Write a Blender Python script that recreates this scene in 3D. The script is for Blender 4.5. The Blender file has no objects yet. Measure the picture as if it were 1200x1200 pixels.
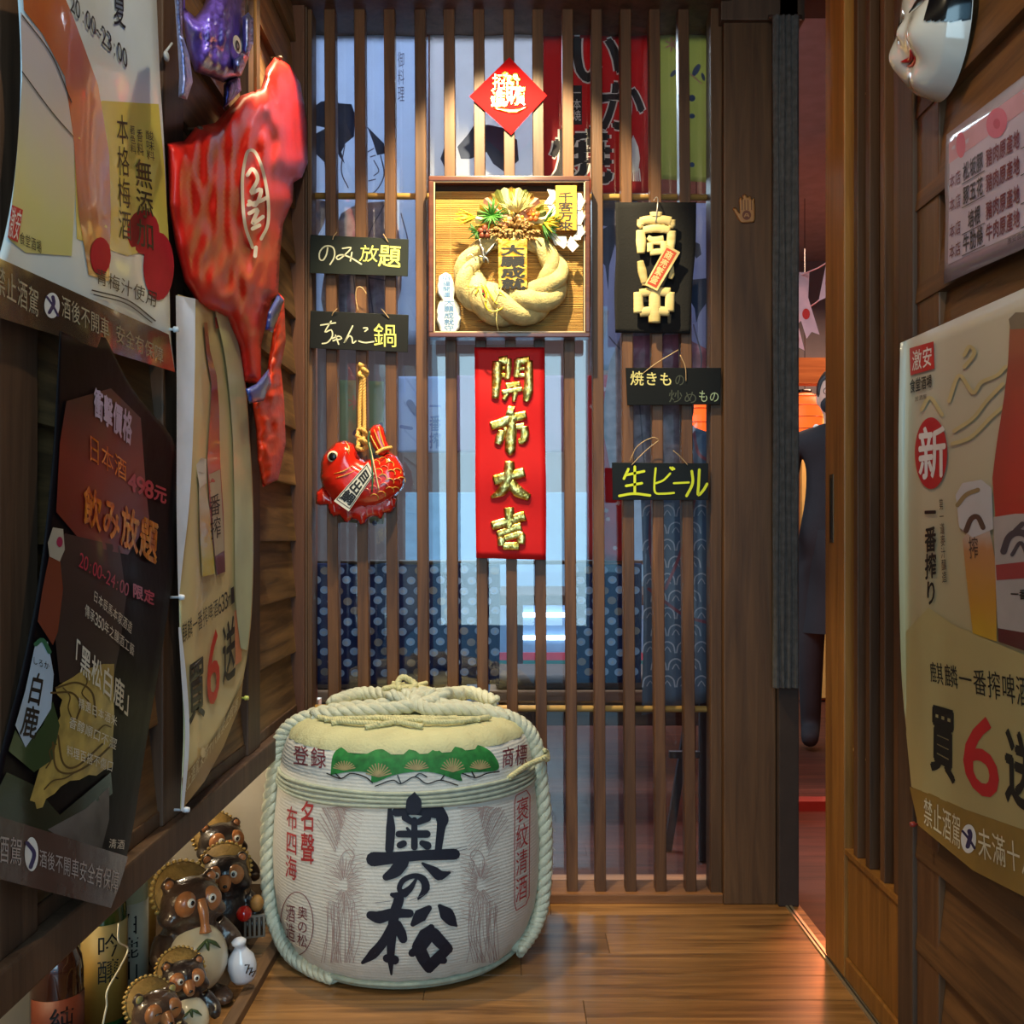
import bpy, bmesh, math, random
from mathutils import Vector, Matrix, noise
from mathutils.geometry import delaunay_2d_cdt
random.seed(7)
scn = bpy.context.scene
COL = scn.collection
PI = math.pi
# ------------------------------------------------------------------ camera, world, lights, exposure
CX, CY, F, H = 600.0, 630.0, 1200.0, 0.945
cam_data = bpy.data.cameras.new('camera'); cam = bpy.data.objects.new('camera', cam_data); COL.objects.link(cam)
cam.location = (0, 0, H); cam.rotation_euler = (PI/2, 0, 0)
cam_data.sensor_width = 36; cam_data.lens = 36.0*F/1200; cam_data.shift_y = (CY-600)/1200.0
cam_data.clip_start = 0.05; scn.camera = cam
vs = scn.view_settings
vs.view_transform = 'Standard'; vs.look = 'None'; vs.gamma = 1.0; vs.use_curve_mapping = False; vs.exposure = 0.0

def lin(c):
    return tuple(((v/255.0)/12.92 if v/255.0 <= .04045 else ((v/255.0+.055)/1.055)**2.4) for v in c)

w = bpy.data.worlds.new('street_daylight'); scn.world = w; w.use_nodes = True
bg = w.node_tree.nodes['Background']; bg.inputs[0].default_value = (*lin((140, 200, 235)), 1); bg.inputs[1].default_value = 1.6

def lamp(name, kind, loc, target, energy, color, size=.1, angle=None, blend=.3, size_y=None):
    d = bpy.data.lights.new(name, kind); d.energy = energy; d.color = color
    o = bpy.data.objects.new(name, d); COL.objects.link(o); o.location = loc
    if kind == 'SPOT':
        d.spot_size = math.radians(angle); d.spot_blend = blend; d.shadow_soft_size = size
    elif kind == 'POINT': d.shadow_soft_size = size
    elif kind == 'AREA':
        d.size = size
        if size_y: d.shape = 'RECTANGLE'; d.size_y = size_y
    if target is not None:
        o.rotation_euler = (Vector(target)-Vector(loc)).to_track_quat('-Z', 'Y').to_euler()
    return o
WARM = (1.0, .74, .38)
lamp('ceiling_spot', 'SPOT', (-.03, 2.12, 2.37), (.0, 2.64, 1.72), 135, (1.0, .82, .46), .015, 62, .5)
lamp('barrel_front_fill', 'SPOT', (-.30, 1.05, 2.36), (-.24, 2.2, .30), 58, (.92, .96, 1.0), .04, 30, .5)  # added cool fill to whiten the barrel front, stands for no ceiling fixture
lamp('ceiling_barrel_spot', 'SPOT', (-.40, 2.24, 2.37), (-.22, 2.30, .2), 85, (1.0, .80, .46), .03, 66, .4)
lamp('ceiling_bulb_entrance', 'SPOT', (.0, 1.0, 2.36), (-.25, 1.9, .8), 26, (1.0, .80, .5), .02, 150, .6)
lamp('entrance_daylight', 'AREA', (0, -.75, 1.35), (-.25, 2, 1.1), 22, (.55, .84, 1.0), .9, size_y=1.9)
lamp('alcove_bulb', 'POINT', (-.86, 1.62, .44), None, 3.0, (1.0, .78, .48), .02)
lamp('alcove_bulb_rear', 'POINT', (-.86, 2.45, .44), None, 2.2, (1.0, .84, .60), .02)
lamp('restaurant_ceiling_cool', 'AREA', (-.6, 4.3, 2.5), (-.6, 4.3, 0), 60, (.62, .84, 1.0), 1.8)
lamp('restaurant_ceiling_front', 'AREA', (-.1, 3.35, 2.5), (-.1, 2.8, 1.2), 60, (.72, .86, 1.0), 1.6, size_y=.3)
lamp('restaurant_red_lamp', 'POINT', (1.15, 3.35, .55), None, 22, (1.0, .22, .07), .12)
lamp('restaurant_hall_lamp', 'AREA', (2.0, 5.2, 2.4), (1.8, 5.2, 0), 60, (1.0, .62, .42), 1.2)

# ------------------------------------------------------------------ pixel rays and surfaces (world points on real surfaces)
def ray(x, y): return Vector(((x-CX)/F, 1.0, (CY-y)/F))
O0 = Vector((0, 0, H))
def PY(x, y, Y): return ray(x, y)*Y + O0
def PX(x, y, X):
    t = X*F/(x-CX); return ray(x, y)*t + O0
class SY:                                  # vertical surface facing the entrance
    def __init__(s, Y, off=None): s.Y = Y; s.off = off
    def hit(s, x, y, lift=0):
        Y = s.Y-lift
        p = PY(x, y, Y)
        if s.off:
            for _ in range(4): p = PY(x, y, Y-s.off(p.x, p.z))
        return p
class SX:                                  # surface on a side wall; n = +1 left wall, -1 right wall
    def __init__(s, X, n, off=None): s.X = X; s.n = n; s.off = off
    def hit(s, x, y, lift=0):
        X = s.X+s.n*lift
        p = PX(x, y, X)
        if s.off:
            for _ in range(6): p = PX(x, y, X+s.n*s.off(p.y, p.z))
        return p

# ------------------------------------------------------------------ materials
MATS = {}
def base_mat(name, rough=.6, metal=0.0, spec=.5):
    m = bpy.data.materials.new(name); m.use_nodes = True
    b = m.node_tree.nodes['Principled BSDF']
    b.inputs['Roughness'].default_value = rough; b.inputs['Metallic'].default_value = metal
    b.inputs['Specular IOR Level'].default_value = spec
    return m, m.node_tree, b
def M(name, rgb, rough=.6, metal=0.0, var=.10, scale=14.0, bump=.0, bscale=60.0, coat=0.0, spec=.5, sheen=0):
    if name in MATS: return MATS[name]
    m, nt, b = base_mat(name, rough, metal, spec)
    c = lin(rgb); n, l = nt.nodes, nt.links
    tc = n.new('ShaderNodeTexCoord'); nz = n.new('ShaderNodeTexNoise'); nz.inputs['Scale'].default_value = scale; nz.inputs['Detail'].default_value = 3
    l.new(tc.outputs['Object'], nz.inputs['Vector'])
    cr = n.new('ShaderNodeValToRGB'); cr.color_ramp.elements[0].position = .3; cr.color_ramp.elements[1].position = .7
    cr.color_ramp.elements[0].color = (*[v*(1-var) for v in c], 1); cr.color_ramp.elements[1].color = (*[min(1, v*(1+var)) for v in c], 1)
    l.new(nz.outputs[0], cr.inputs[0]); l.new(cr.outputs[0], b.inputs['Base Color'])
    if bump:
        n2 = n.new('ShaderNodeTexNoise'); n2.inputs['Scale'].default_value = bscale; n2.inputs['Detail'].default_value = 3
        l.new(tc.outputs['Object'], n2.inputs['Vector'])
        bp = n.new('ShaderNodeBump'); bp.inputs['Strength'].default_value = bump; bp.inputs['Distance'].default_value = .004
        l.new(n2.outputs[0], bp.inputs['Height']); l.new(bp.outputs[0], b.inputs['Normal'])
    if coat: b.inputs['Coat Weight'].default_value = coat; b.inputs['Coat Roughness'].default_value = .08
    MATS[name] = m; return m
def wood(name, c1, c2, axis=2, rough=.55, scale=1.0, bump=.25, coat=0.0, spec=.4, knots=True):
    if name in MATS: return MATS[name]
    m, nt, b = base_mat(name, rough, 0, spec); n, l = nt.nodes, nt.links
    tc = n.new('ShaderNodeTexCoord'); oi = n.new('ShaderNodeObjectInfo')
    add = n.new('ShaderNodeVectorMath'); add.operation = 'MULTIPLY_ADD'
    comb = n.new('ShaderNodeCombineXYZ')
    for i in range(3): l.new(oi.outputs['Random'], comb.inputs[i])
    add.inputs[1].default_value = (13, 17, 11); l.new(comb.outputs[0], add.inputs[0]); l.new(tc.outputs['Object'], add.inputs[2])
    mp = n.new('ShaderNodeMapping'); s = [26*scale]*3; s[axis] = 1.6*scale; mp.inputs['Scale'].default_value = s
    l.new(add.outputs[0], mp.inputs['Vector'])
    nz = n.new('ShaderNodeTexNoise'); nz.inputs['Scale'].default_value = 1.6; nz.inputs['Detail'].default_value = 8; nz.inputs['Roughness'].default_value = .62
    nz.inputs['Distortion'].default_value = .6
    l.new(mp.outputs[0], nz.inputs['Vector'])
    cr = n.new('ShaderNodeValToRGB'); e = cr.color_ramp.elements
    e[0].position = .32; e[1].position = .68; e[0].color = (*lin(c1), 1); e[1].color = (*lin(c2), 1)
    l.new(nz.outputs[0], cr.inputs[0])
    mp2 = n.new('ShaderNodeMapping'); s2 = [5*scale]*3; s2[axis] = .8*scale; mp2.inputs['Scale'].default_value = s2
    l.new(add.outputs[0], mp2.inputs['Vector'])
    n2 = n.new('ShaderNodeTexNoise'); n2.inputs['Scale'].default_value = 1.0; n2.inputs['Detail'].default_value = 3; l.new(mp2.outputs[0], n2.inputs['Vector'])
    mr = n.new('ShaderNodeMapRange'); mr.inputs[1].default_value = .3; mr.inputs[2].default_value = .7; mr.inputs[3].default_value = .72; mr.inputs[4].default_value = 1.18
    l.new(n2.outputs[0], mr.inputs[0])
    rv = n.new('ShaderNodeMapRange'); rv.inputs[3].default_value = .85; rv.inputs[4].default_value = 1.15; l.new(oi.outputs['Random'], rv.inputs[0])
    mu = n.new('ShaderNodeMath'); mu.operation = 'MULTIPLY'; l.new(mr.outputs[0], mu.inputs[0]); l.new(rv.outputs[0], mu.inputs[1])
    sc = n.new('ShaderNodeVectorMath'); sc.operation = 'SCALE'; l.new(cr.outputs[0], sc.inputs[0]); l.new(mu.outputs[0], sc.inputs['Scale'])
    l.new(sc.outputs[0], b.inputs['Base Color'])
    bp = n.new('ShaderNodeBump'); bp.inputs['Strength'].default_value = bump; bp.inputs['Distance'].default_value = .003
    l.new(nz.outputs[0], bp.inputs['Height']); l.new(bp.outputs[0], b.inputs['Normal'])
    if coat: b.inputs['Coat Weight'].default_value = coat; b.inputs['Coat Roughness'].default_value = .18
    MATS[name] = m; return m
def emit(name, rgb, strength):
    if name in MATS: return MATS[name]
    m, nt, b = base_mat(name, .5); b.inputs['Base Color'].default_value = (*lin(rgb), 1)
    b.inputs['Emission Color'].default_value = (*lin(rgb), 1); b.inputs['Emission Strength'].default_value = strength
    MATS[name] = m; return m
def glass_mat(name, tint=(1, 1, 1), refl=.07, alpha=None):
    if name in MATS: return MATS[name]
    m = bpy.data.materials.new(name); m.use_nodes = True; nt = m.node_tree; n, l = nt.nodes, nt.links
    n.clear(); out = n.new('ShaderNodeOutputMaterial'); mx = n.new('ShaderNodeMixShader')
    tr = n.new('ShaderNodeBsdfTransparent'); tr.inputs[0].default_value = (*tint, 1)
    gl = n.new('ShaderNodeBsdfGlossy'); gl.inputs['Roughness'].default_value = .01
    lw = n.new('ShaderNodeLayerWeight'); lw.inputs['Blend'].default_value = .25
    ma = n.new('ShaderNodeMath'); ma.operation = 'MULTIPLY_ADD'; ma.inputs[1].default_value = .8; ma.inputs[2].default_value = refl; ma.use_clamp = True
    l.new(lw.outputs['Fresnel'], ma.inputs[0]); l.new(ma.outputs[0], mx.inputs[0])
    l.new(tr.outputs[0], mx.inputs[1]); l.new(gl.outputs[0], mx.inputs[2]); l.new(mx.outputs[0], out.inputs[0])
    MATS[name] = m; return m
def foil(name, c1, c2, rough=.22):                     # crinkled metallic foil
    if name in MATS: return MATS[name]
    m, nt, b = base_mat(name, rough, 1.0); n, l = nt.nodes, nt.links
    tc = n.new('ShaderNodeTexCoord'); nz = n.new('ShaderNodeTexNoise'); nz.inputs['Scale'].default_value = 55; nz.inputs['Detail'].default_value = 2
    l.new(tc.outputs['Object'], nz.inputs['Vector'])
    cr = n.new('ShaderNodeValToRGB'); cr.color_ramp.elements[0].color = (*lin(c1), 1); cr.color_ramp.elements[1].color = (*lin(c2), 1)
    cr.color_ramp.elements[0].position = .35; cr.color_ramp.elements[1].position = .65
    l.new(nz.outputs[0], cr.inputs[0]); l.new(cr.outputs[0], b.inputs['Base Color'])
    bp = n.new('ShaderNodeBump'); bp.inputs['Strength'].default_value = .6; bp.inputs['Distance'].default_value = .006
    l.new(nz.outputs[0], bp.inputs['Height']); l.new(bp.outputs[0], b.inputs['Normal'])
    MATS[name] = m; return m
def grad(name, stops, axis, lo, hi, rough=.4, coat=0.0, noise_amt=.08, nscale=8, metal=0):   # printed colour blend along a world axis
    if name in MATS: return MATS[name]
    m, nt, b = base_mat(name, rough, metal); n, l = nt.nodes, nt.links
    tc = n.new('ShaderNodeTexCoord'); sp = n.new('ShaderNodeSeparateXYZ'); l.new(tc.outputs['Object'], sp.inputs[0])
    mr = n.new('ShaderNodeMapRange'); mr.inputs[1].default_value = lo; mr.inputs[2].default_value = hi; l.new(sp.outputs[axis], mr.inputs[0])
    nz = n.new('ShaderNodeTexNoise'); nz.inputs['Scale'].default_value = nscale; nz.inputs['Detail'].default_value = 3; l.new(tc.outputs['Object'], nz.inputs['Vector'])
    ma = n.new('ShaderNodeMath'); ma.operation = 'MULTIPLY_ADD'; ma.inputs[1].default_value = noise_amt*2; l.new(nz.outputs[0], ma.inputs[0]); l.new(mr.outputs[0], ma.inputs[2])
    sb = n.new('ShaderNodeMath'); sb.operation = 'SUBTRACT'; sb.inputs[1].default_value = noise_amt; l.new(ma.outputs[0], sb.inputs[0])
    cr = n.new('ShaderNodeValToRGB'); el = cr.color_ramp.elements
    el[0].position = stops[0][0]; el[0].color = (*lin(stops[0][1]), 1); el[1].position = stops[-1][0]; el[1].color = (*lin(stops[-1][1]), 1)
    for p, c in stops[1:-1]: e = el.new(p); e.color = (*lin(c), 1)
    l.new(sb.outputs[0], cr.inputs[0]); l.new(cr.outputs[0], b.inputs['Base Color'])
    if coat: b.inputs['Coat Weight'].default_value = coat; b.inputs['Coat Roughness'].default_value = .06
    MATS[name] = m; return m

# ------------------------------------------------------------------ object helpers
def props(o, label=None, cat=None, group=None, kind=None):
    if label: o['label'] = label
    if cat: o['category'] = cat
    if group: o['group'] = group
    if kind: o['kind'] = kind
    return o
def thing(name, loc, label=None, cat=None, group=None, kind=None, rot=(0, 0, 0)):
    o = bpy.data.objects.new(name, None); COL.objects.link(o); o.location = loc; o.rotation_euler = rot
    o.empty_display_size = .05
    return props(o, label, cat, group, kind)
def adopt(o, parent, local=False):
    o.parent = parent
    if not local:
        m = parent.matrix_basis.copy(); p = parent.parent
        if p is not None: m = p.matrix_basis @ p.matrix_basis.inverted() @ m if False else m
        o.matrix_parent_inverse = world_of(parent).inverted()
def world_of(o):
    if o.parent is None: return o.matrix_basis.copy()
    return world_of(o.parent) @ o.matrix_parent_inverse @ o.matrix_basis
def obj(name, bm, mat, parent=None, smooth=False, local=False, label=None, cat=None, group=None, kind=None, data=None):
    if data is None:
        me = bpy.data.meshes.new(name)
        bm.normal_update(); bm.to_mesh(me); bm.free()
        for mm in (mat if isinstance(mat, (list, tuple)) else [mat]): me.materials.append(mm)
        if smooth:
            for p in me.polygons: p.use_smooth = True
    else: me = data
    o = bpy.data.objects.new(name, me); COL.objects.link(o)
    if parent is not None: adopt(o, parent, local)
    return props(o, label, cat, group, kind)
def NB(): return bmesh.new()
def add_pts(bm, pts, faces):
    vs_ = [bm.verts.new(p) for p in pts]; out = []
    for f in faces:
        try: out.append(bm.faces.new([vs_[i] for i in f]))
        except ValueError: pass
    return vs_
BOXF = [(0, 3, 2, 1), (4, 5, 6, 7), (0, 1, 5, 4), (1, 2, 6, 5), (2, 3, 7, 6), (3, 0, 4, 7)]
def box(bm, a, b, bev=0.0):
    x0, y0, z0 = a; x1, y1, z1 = b
    if bev <= 0:
        add_pts(bm, [(x0, y0, z0), (x1, y0, z0), (x1, y1, z0), (x0, y1, z0), (x0, y0, z1), (x1, y0, z1), (x1, y1, z1), (x0, y1, z1)], BOXF); return bm
    t = bmesh.new(); add_pts(t, [(x0, y0, z0), (x1, y0, z0), (x1, y1, z0), (x0, y1, z0), (x0, y0, z1), (x1, y0, z1), (x1, y1, z1), (x0, y1, z1)], BOXF)
    bmesh.ops.bevel(t, geom=t.edges[:], offset=bev, segments=2, affect='EDGES', profile=.6)
    merge(bm, t); return bm
def merge(bm, t):
    t.verts.index_update()
    add_pts(bm, [v.co.copy() for v in t.verts], [[v.index for v in f.verts] for f in t.faces]); t.free()
def prism8(bm, bottom, top):          # two quads of 4 points
    add_pts(bm, list(bottom)+list(top), BOXF)
def sphere(bm, c, r, seg=16, rings=10, rot=None):
    r = (r, r, r) if not hasattr(r, '__len__') else r
    pts = []; fs = []; c = Vector(c)
    for i in range(rings+1):
        th = PI*i/rings
        for j in range(seg):
            a = 2*PI*j/seg
            v = Vector((r[0]*math.sin(th)*math.cos(a), r[1]*math.sin(th)*math.sin(a), r[2]*math.cos(th)))
            if rot is not None: v = rot @ v
            pts.append(c+v)
    for i in range(rings):
        for j in range(seg):
            a, b_ = i*seg+j, i*seg+(j+1) % seg
            fs.append((a, a+seg, b_+seg, b_))
    t = bmesh.new(); add_pts(t, pts, fs); bmesh.ops.remove_doubles(t, verts=t.verts[:], dist=1e-6); merge(bm, t)
def lathe(bm, prof, c=(0, 0, 0), seg=24, fn=None):
    pts = []; fs = []
    for (r, z) in prof:
        for j in range(seg):
            a = 2*PI*j/seg; rr = r*(fn(a, z) if fn else 1)
            pts.append((c[0]+rr*math.cos(a), c[1]+rr*math.sin(a), c[2]+z))
    for i in range(len(prof)-1):
        for j in range(seg):
            a, b_ = i*seg+j, i*seg+(j+1) % seg
            fs.append((a, b_, b_+seg, a+seg))
    t = bmesh.new(); add_pts(t, pts, fs); bmesh.ops.remove_doubles(t, verts=t.verts[:], dist=1e-6); merge(bm, t)
def cat(pts, n):                      # Catmull-Rom resample
    P = [Vector(p) for p in pts]; m = len(P)-1; out = []
    for k in range(n+1):
        u = k/n*m; i = min(int(u), m-1); t = u-i
        p1, p2 = P[i], P[i+1]; p0 = P[i-1] if i > 0 else p1*2-p2; p3 = P[i+2] if i+2 <= m else p2*2-p1
        out.append(.5*((2*p1)+(p2-p0)*t+(2*p0-5*p1+4*p2-p3)*t*t+(3*p1-p0-3*p2+p3)*t**3))
    return out
def lerp_list(L, u):
    x = u*(len(L)-1); i = min(int(x), len(L)-2); return L[i]*(1-(x-i))+L[i+1]*(x-i)
def frames(P, closed=False, up=Vector((0.13, .21, 1))):
    n = len(P); T = []
    for i in range(n):
        a = P[(i-1) % n] if closed else P[max(i-1, 0)]; b_ = P[(i+1) % n] if closed else P[min(i+1, n-1)]
        d = b_-a; T.append(d.normalized() if d.length > 1e-9 else Vector((0, 0, 1)))
    u = up - T[0]*up.dot(T[0]); u.normalize(); out = []
    for t in T:
        u = u - t*u.dot(t)
        u.normalize(); out.append((t, u, t.cross(u)))
    return out
def tube(bm, pts, R, seg=8, closed=False, caps=True, flat=None, up=Vector((0.13, .21, 1))):
    P = [Vector(p) for p in pts]; n = len(P); fr = frames(P, closed, up); vs_ = []
    for i, p in enumerate(P):
        r = R(i/(n-1)) if callable(R) else (lerp_list(R, i/(n-1)) if hasattr(R, '__len__') else R)
        t, u, v = fr[i]
        for j in range(seg):
            a = 2*PI*j/seg; d = u*math.cos(a)*r+v*math.sin(a)*r
            if flat is not None: d = d - flat[0]*d.dot(flat[0])*(1-flat[1])
            vs_.append(bm.verts.new(p+d))
    for i in range(n if closed else n-1):
        k = (i+1) % n
        for j in range(seg):
            try: bm.faces.new((vs_[i*seg+j], vs_[i*seg+(j+1) % seg], vs_[k*seg+(j+1) % seg], vs_[k*seg+j]))
            except ValueError: pass
    if caps and not closed:
        bm.faces.new(vs_[:seg][::-1]); bm.faces.new(vs_[-seg:])
    return bm
def rope(bm, pts, R, strands=3, pitch=.05, closed=False, seg=7, n=None, hair=0):
    P = [Vector(p) for p in pts]
    L = sum((P[i+1]-P[i]).length for i in range(len(P)-1)) + ((P[0]-P[-1]).length if closed else 0)
    if n is None: n = max(12, int(L/pitch*12))
    if closed: Q = cat(P[-2:]+P+P[:2], n+int(4*n/len(P)))
    if closed:
        full = cat(P+[P[0], P[1], P[2]], int(n*(len(P)+2)/len(P))); Q = full[:n]
        Q = [Vector(q) for q in Q]
    else: Q = cat(P, n)
    fr = frames(Q, closed); N = len(Q)
    turns = max(1, round(L/pitch))
    for s in range(strands):
        path = []; rad = []
        for i, p in enumerate(Q):
            u_ = i/(N if closed else N-1); r = R(u_) if callable(R) else R
            a = 2*PI*(turns*u_+s/strands); t, u, v = fr[i]
            path.append(p+(u*math.cos(a)+v*math.sin(a))*r*.48); rad.append(r*.60)
        tube(bm, path, rad, seg, closed)
    return bm
# ------------------------------------------------------------------ flat shapes drawn in the photo plane and laid on a surface
def cdt(poly, g, jitter=0):
    bnd = []
    for i in range(len(poly)):
        a = Vector(poly[i]); b_ = Vector(poly[(i+1) % len(poly)]); k = max(1, int((b_-a).length/g))
        for j in range(k): bnd.append(a.lerp(b_, j/k))
    xs = [p.x for p in bnd]; ys = [p.y for p in bnd]; pts = list(bnd)
    nb = len(bnd); segs = [(bnd[i], bnd[(i+1) % nb]) for i in range(nb)]
    def dist(p):
        d = 1e9
        for a, b_ in segs:
            ab = b_-a; t = max(0, min(1, (p-a).dot(ab)/max(ab.length_squared, 1e-9))); d = min(d, (a+ab*t-p).length_squared)
        return math.sqrt(d)
    def inside(p):
        c = False
        for a, b_ in segs:
            if (a.y > p.y) != (b_.y > p.y) and p.x < (b_.x-a.x)*(p.y-a.y)/(b_.y-a.y)+a.x: c = not c
        return c
    y = min(ys)+g*.5; row = 0
    D = [0.0]*nb
    while y < max(ys):
        x = min(xs)+(g*.5 if row % 2 else 0)
        while x < max(xs):
            p = Vector((x, y))
            if inside(p):
                d = dist(p)
                if d > g*.45: pts.append(p); D.append(d)
            x += g
        y += g*.87; row += 1
    V, E, Fc, ov, oe, of = delaunay_2d_cdt(pts, [], [list(range(nb))], 1, 1e-4)
    DD = []
    for k, v in enumerate(V): DD.append(D[ov[k][0]] if ov[k] else dist(v))
    return V, Fc, DD
def oval(cx, cy, rx, ry, n=28, rot=0):
    c, s = math.cos(rot), math.sin(rot)
    return [(cx+rx*math.cos(2*PI*i/n)*c-ry*math.sin(2*PI*i/n)*s, cy+rx*math.cos(2*PI*i/n)*s+ry*math.sin(2*PI*i/n)*c) for i in range(n)]
GLY = {}
def glyph(ch, bold=0.0, ext=0.0, bev=0.0):
    k = (ch, bold, ext, bev)
    if k in GLY: return GLY[k]
    c = bpy.data.curves.new('t', 'FONT'); c.body = ch; c.offset = bold; c.extrude = ext; c.bevel_depth = bev; c.bevel_resolution = 1; c.resolution_u = 3
    o = bpy.data.objects.new('t', c); COL.objects.link(o); bpy.context.view_layer.update()
    me = bpy.data.meshes.new_from_object(o.evaluated_get(bpy.context.evaluated_depsgraph_get()))
    r = ([v.co.copy() for v in me.vertices], [list(p.vertices) for p in me.polygons])
    bpy.data.objects.remove(o); bpy.data.curves.remove(c); bpy.data.meshes.remove(me)
    GLY[k] = r; return r
def quadmap(q, u, v):                 # q = TL, TR, BR, BL ; homography-free bilinear
    tl, tr, br, bl = [Vector(p) for p in q]
    return (tl*(1-u)+tr*u)*(1-v)+(bl*(1-u)+br*u)*v
class Layer:
    def __init__(s, surf, lift=.001): s.surf = surf; s.lift = lift; s.bm = NB(); s.k = 0; s.chars = []; s.cur = None
    def put(s, pts, faces, extra=None):
        s.k += 1; e = s.lift+(s.k % 40)*1.2e-5
        W = [s.surf.hit(p[0], p[1], e+(extra[i] if extra else 0)) for i, p in enumerate(pts)]
        if s.cur is not None:
            n0 = len(s.cur[0]); s.cur[0].extend(W); s.cur[1].extend([[q+n0 for q in f] for f in faces]); return s
        vs_ = [s.bm.verts.new(q) for q in W]
        for f in faces:
            if len(set(f)) < 3: continue
            try: s.bm.faces.new([vs_[i] for i in f])
            except ValueError: pass
        return s
    def poly(s, poly, g=12): V, Fc, D = cdt(poly, g); return s.put(V, Fc)
    def grid(s, left, right, n=16, m=24):
        Lf, Rt = cat([(*p, 0) for p in left], m), cat([(*p, 0) for p in right], m); pts = []; fs = []
        for i in range(m+1):
            for j in range(n+1): p = Lf[i].lerp(Rt[i], j/n); pts.append((p.x, p.y))
        for i in range(m):
            for j in range(n): a = i*(n+1)+j; fs.append((a, a+1, a+n+2, a+n+1))
        return s.put(pts, fs)
    def ch(s, c, q, bold=0.0, ext=0.0, bev=0.0, full=False, scale3=.01, shear=0):
        V, Fc = glyph(c, 0.0 if not ext else bold, ext, bev)
        if full or ord(c) < 0x2000:
            x0, x1 = min(v.x for v in V), max(v.x for v in V); y0, y1 = min(v.y for v in V), max(v.y for v in V)
            if not full: y0, y1 = -.02, .72
            if c == ':': x0, x1 = -.16, .40
        else: x0, x1, y0, y1 = 0.0, 1.0, -.12, .88
        hgt = (Vector(q[3])-Vector(q[0])).length
        sep = hgt >= 10
        if sep: s.cur = ([], [])
        for dx, dy in ([(0, 0)] if not bold or ext else [(-bold, 0), (bold, 0), (0, bold), (0, -bold), (0, 0)]):
            pts = []
            for v in V:
                vv = 1-(v.y+dy-y0)/(y1-y0); u = (v.x+dx-x0)/(x1-x0)+shear*(.5-vv); p = quadmap(q, u, vv); pts.append((p.x, p.y))
            s.put(pts, Fc, [v.z*scale3+ext*scale3 for v in V] if ext else None)
        if sep: s.chars.append(s.cur); s.cur = None
        return s
    def v(s, txt, q, **k):            # text set top to bottom
        n = len(txt)
        for i, c in enumerate(txt):
            if c == ' ': continue
            a, b_ = i/n, (i+1)/n
            s.ch(c, [quadmap(q, 0, a), quadmap(q, 1, a), quadmap(q, 1, b_), quadmap(q, 0, b_)], **k)
        return s
    def h(s, txt, q, gap=.04, **k):   # text set left to right
        ws = [(.62 if ord(c) < 0x2000 else 1.0) for c in txt]; W = sum(ws); x = 0
        for c, w_ in zip(txt, ws):
            a, b_ = (x+gap/2)/W, (x+w_-gap/2)/W; x += w_
            if c == ' ': continue
            s.ch(c, [quadmap(q, a, 0), quadmap(q, b_, 0), quadmap(q, b_, 1), quadmap(q, a, 1)], **k)
        return s
    def stroke(s, pts, rad, n=None, seg=10):   # brush stroke with varying half width, px
        P = [Vector((p[0], p[1], 0)) for p in pts]
        if n is None: n = max(2, int(sum((P[i+1]-P[i]).length for i in range(len(P)-1))/3.0))
        Q = cat(P, n) if len(P) > 2 else [P[0].lerp(P[-1], i/n) for i in range(n+1)]
        R = [lerp_list(rad, i/n) if hasattr(rad, '__len__') else rad for i in range(n+1)]
        lf, rt = [], []
        for i, q in enumerate(Q):
            d = Q[min(i+1, n)]-Q[max(i-1, 0)]; d = d.normalized() if d.length > 1e-9 else Vector((1, 0, 0)); nn = Vector((-d.y, d.x, 0))
            lf.append(q+nn*R[i]); rt.append(q-nn*R[i])
        pts2 = [(p.x, p.y) for p in lf]+[(p.x, p.y) for p in rt]; m = n+1
        s.put(pts2, [(i, i+1, m+i+1, m+i) for i in range(n)])
        for q, r in ((Q[0], R[0]), (Q[-1], R[-1])):
            if r > .5: s.put(oval(q.x, q.y, r, r, seg), [list(range(seg))])
        return s
    def build(s, name, mat, parent=None, smooth=False, **k):
        out = None
        if k.pop('recalc', False): bmesh.ops.recalc_face_normals(s.bm, faces=s.bm.faces[:])
        if len(s.bm.verts):
            if 'lettering' in name: k['kind'] = 'stuff'
            out = obj(name, s.bm, mat, parent, smooth, **k)
        for W, Fs in s.chars:
            bm = NB(); add_pts(bm, W, Fs); out = obj('character', bm, mat, parent, smooth)
        return out
def thick(surf, left, right, name, mat, parent, n=16, m=24, t=.0012, lift=0.0, **k):  # a sheet with real thickness
    bm = NB(); Lf, Rt = cat([(*p, 0) for p in left], m), cat([(*p, 0) for p in right], m)
    V = []
    for e in (lift, lift-t):
        for i in range(m+1):
            for j in range(n+1): p = Lf[i].lerp(Rt[i], j/n); V.append(bm.verts.new(surf.hit(p.x, p.y, e)))
    N = (n+1)*(m+1)
    for i in range(m):
        for j in range(n):
            a = i*(n+1)+j; bm.faces.new([V[q] for q in (a, a+1, a+n+2, a+n+1)]); bm.faces.new([V[N+q] for q in (a, a+n+1, a+n+2, a+1)])
    rim = [j for j in range(n)]+[(i*(n+1)+n) for i in range(m)]+[m*(n+1)+j for j in range(n, 0, -1)]+[i*(n+1) for i in range(m, 0, -1)]
    for a, b_ in zip(rim, rim[1:]+rim[:1]): bm.faces.new([V[a], V[N+a], V[N+b_], V[b_]])
    bmesh.ops.recalc_face_normals(bm, faces=bm.faces[:])
    return obj(name, bm, mat, parent, True, **k)
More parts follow.
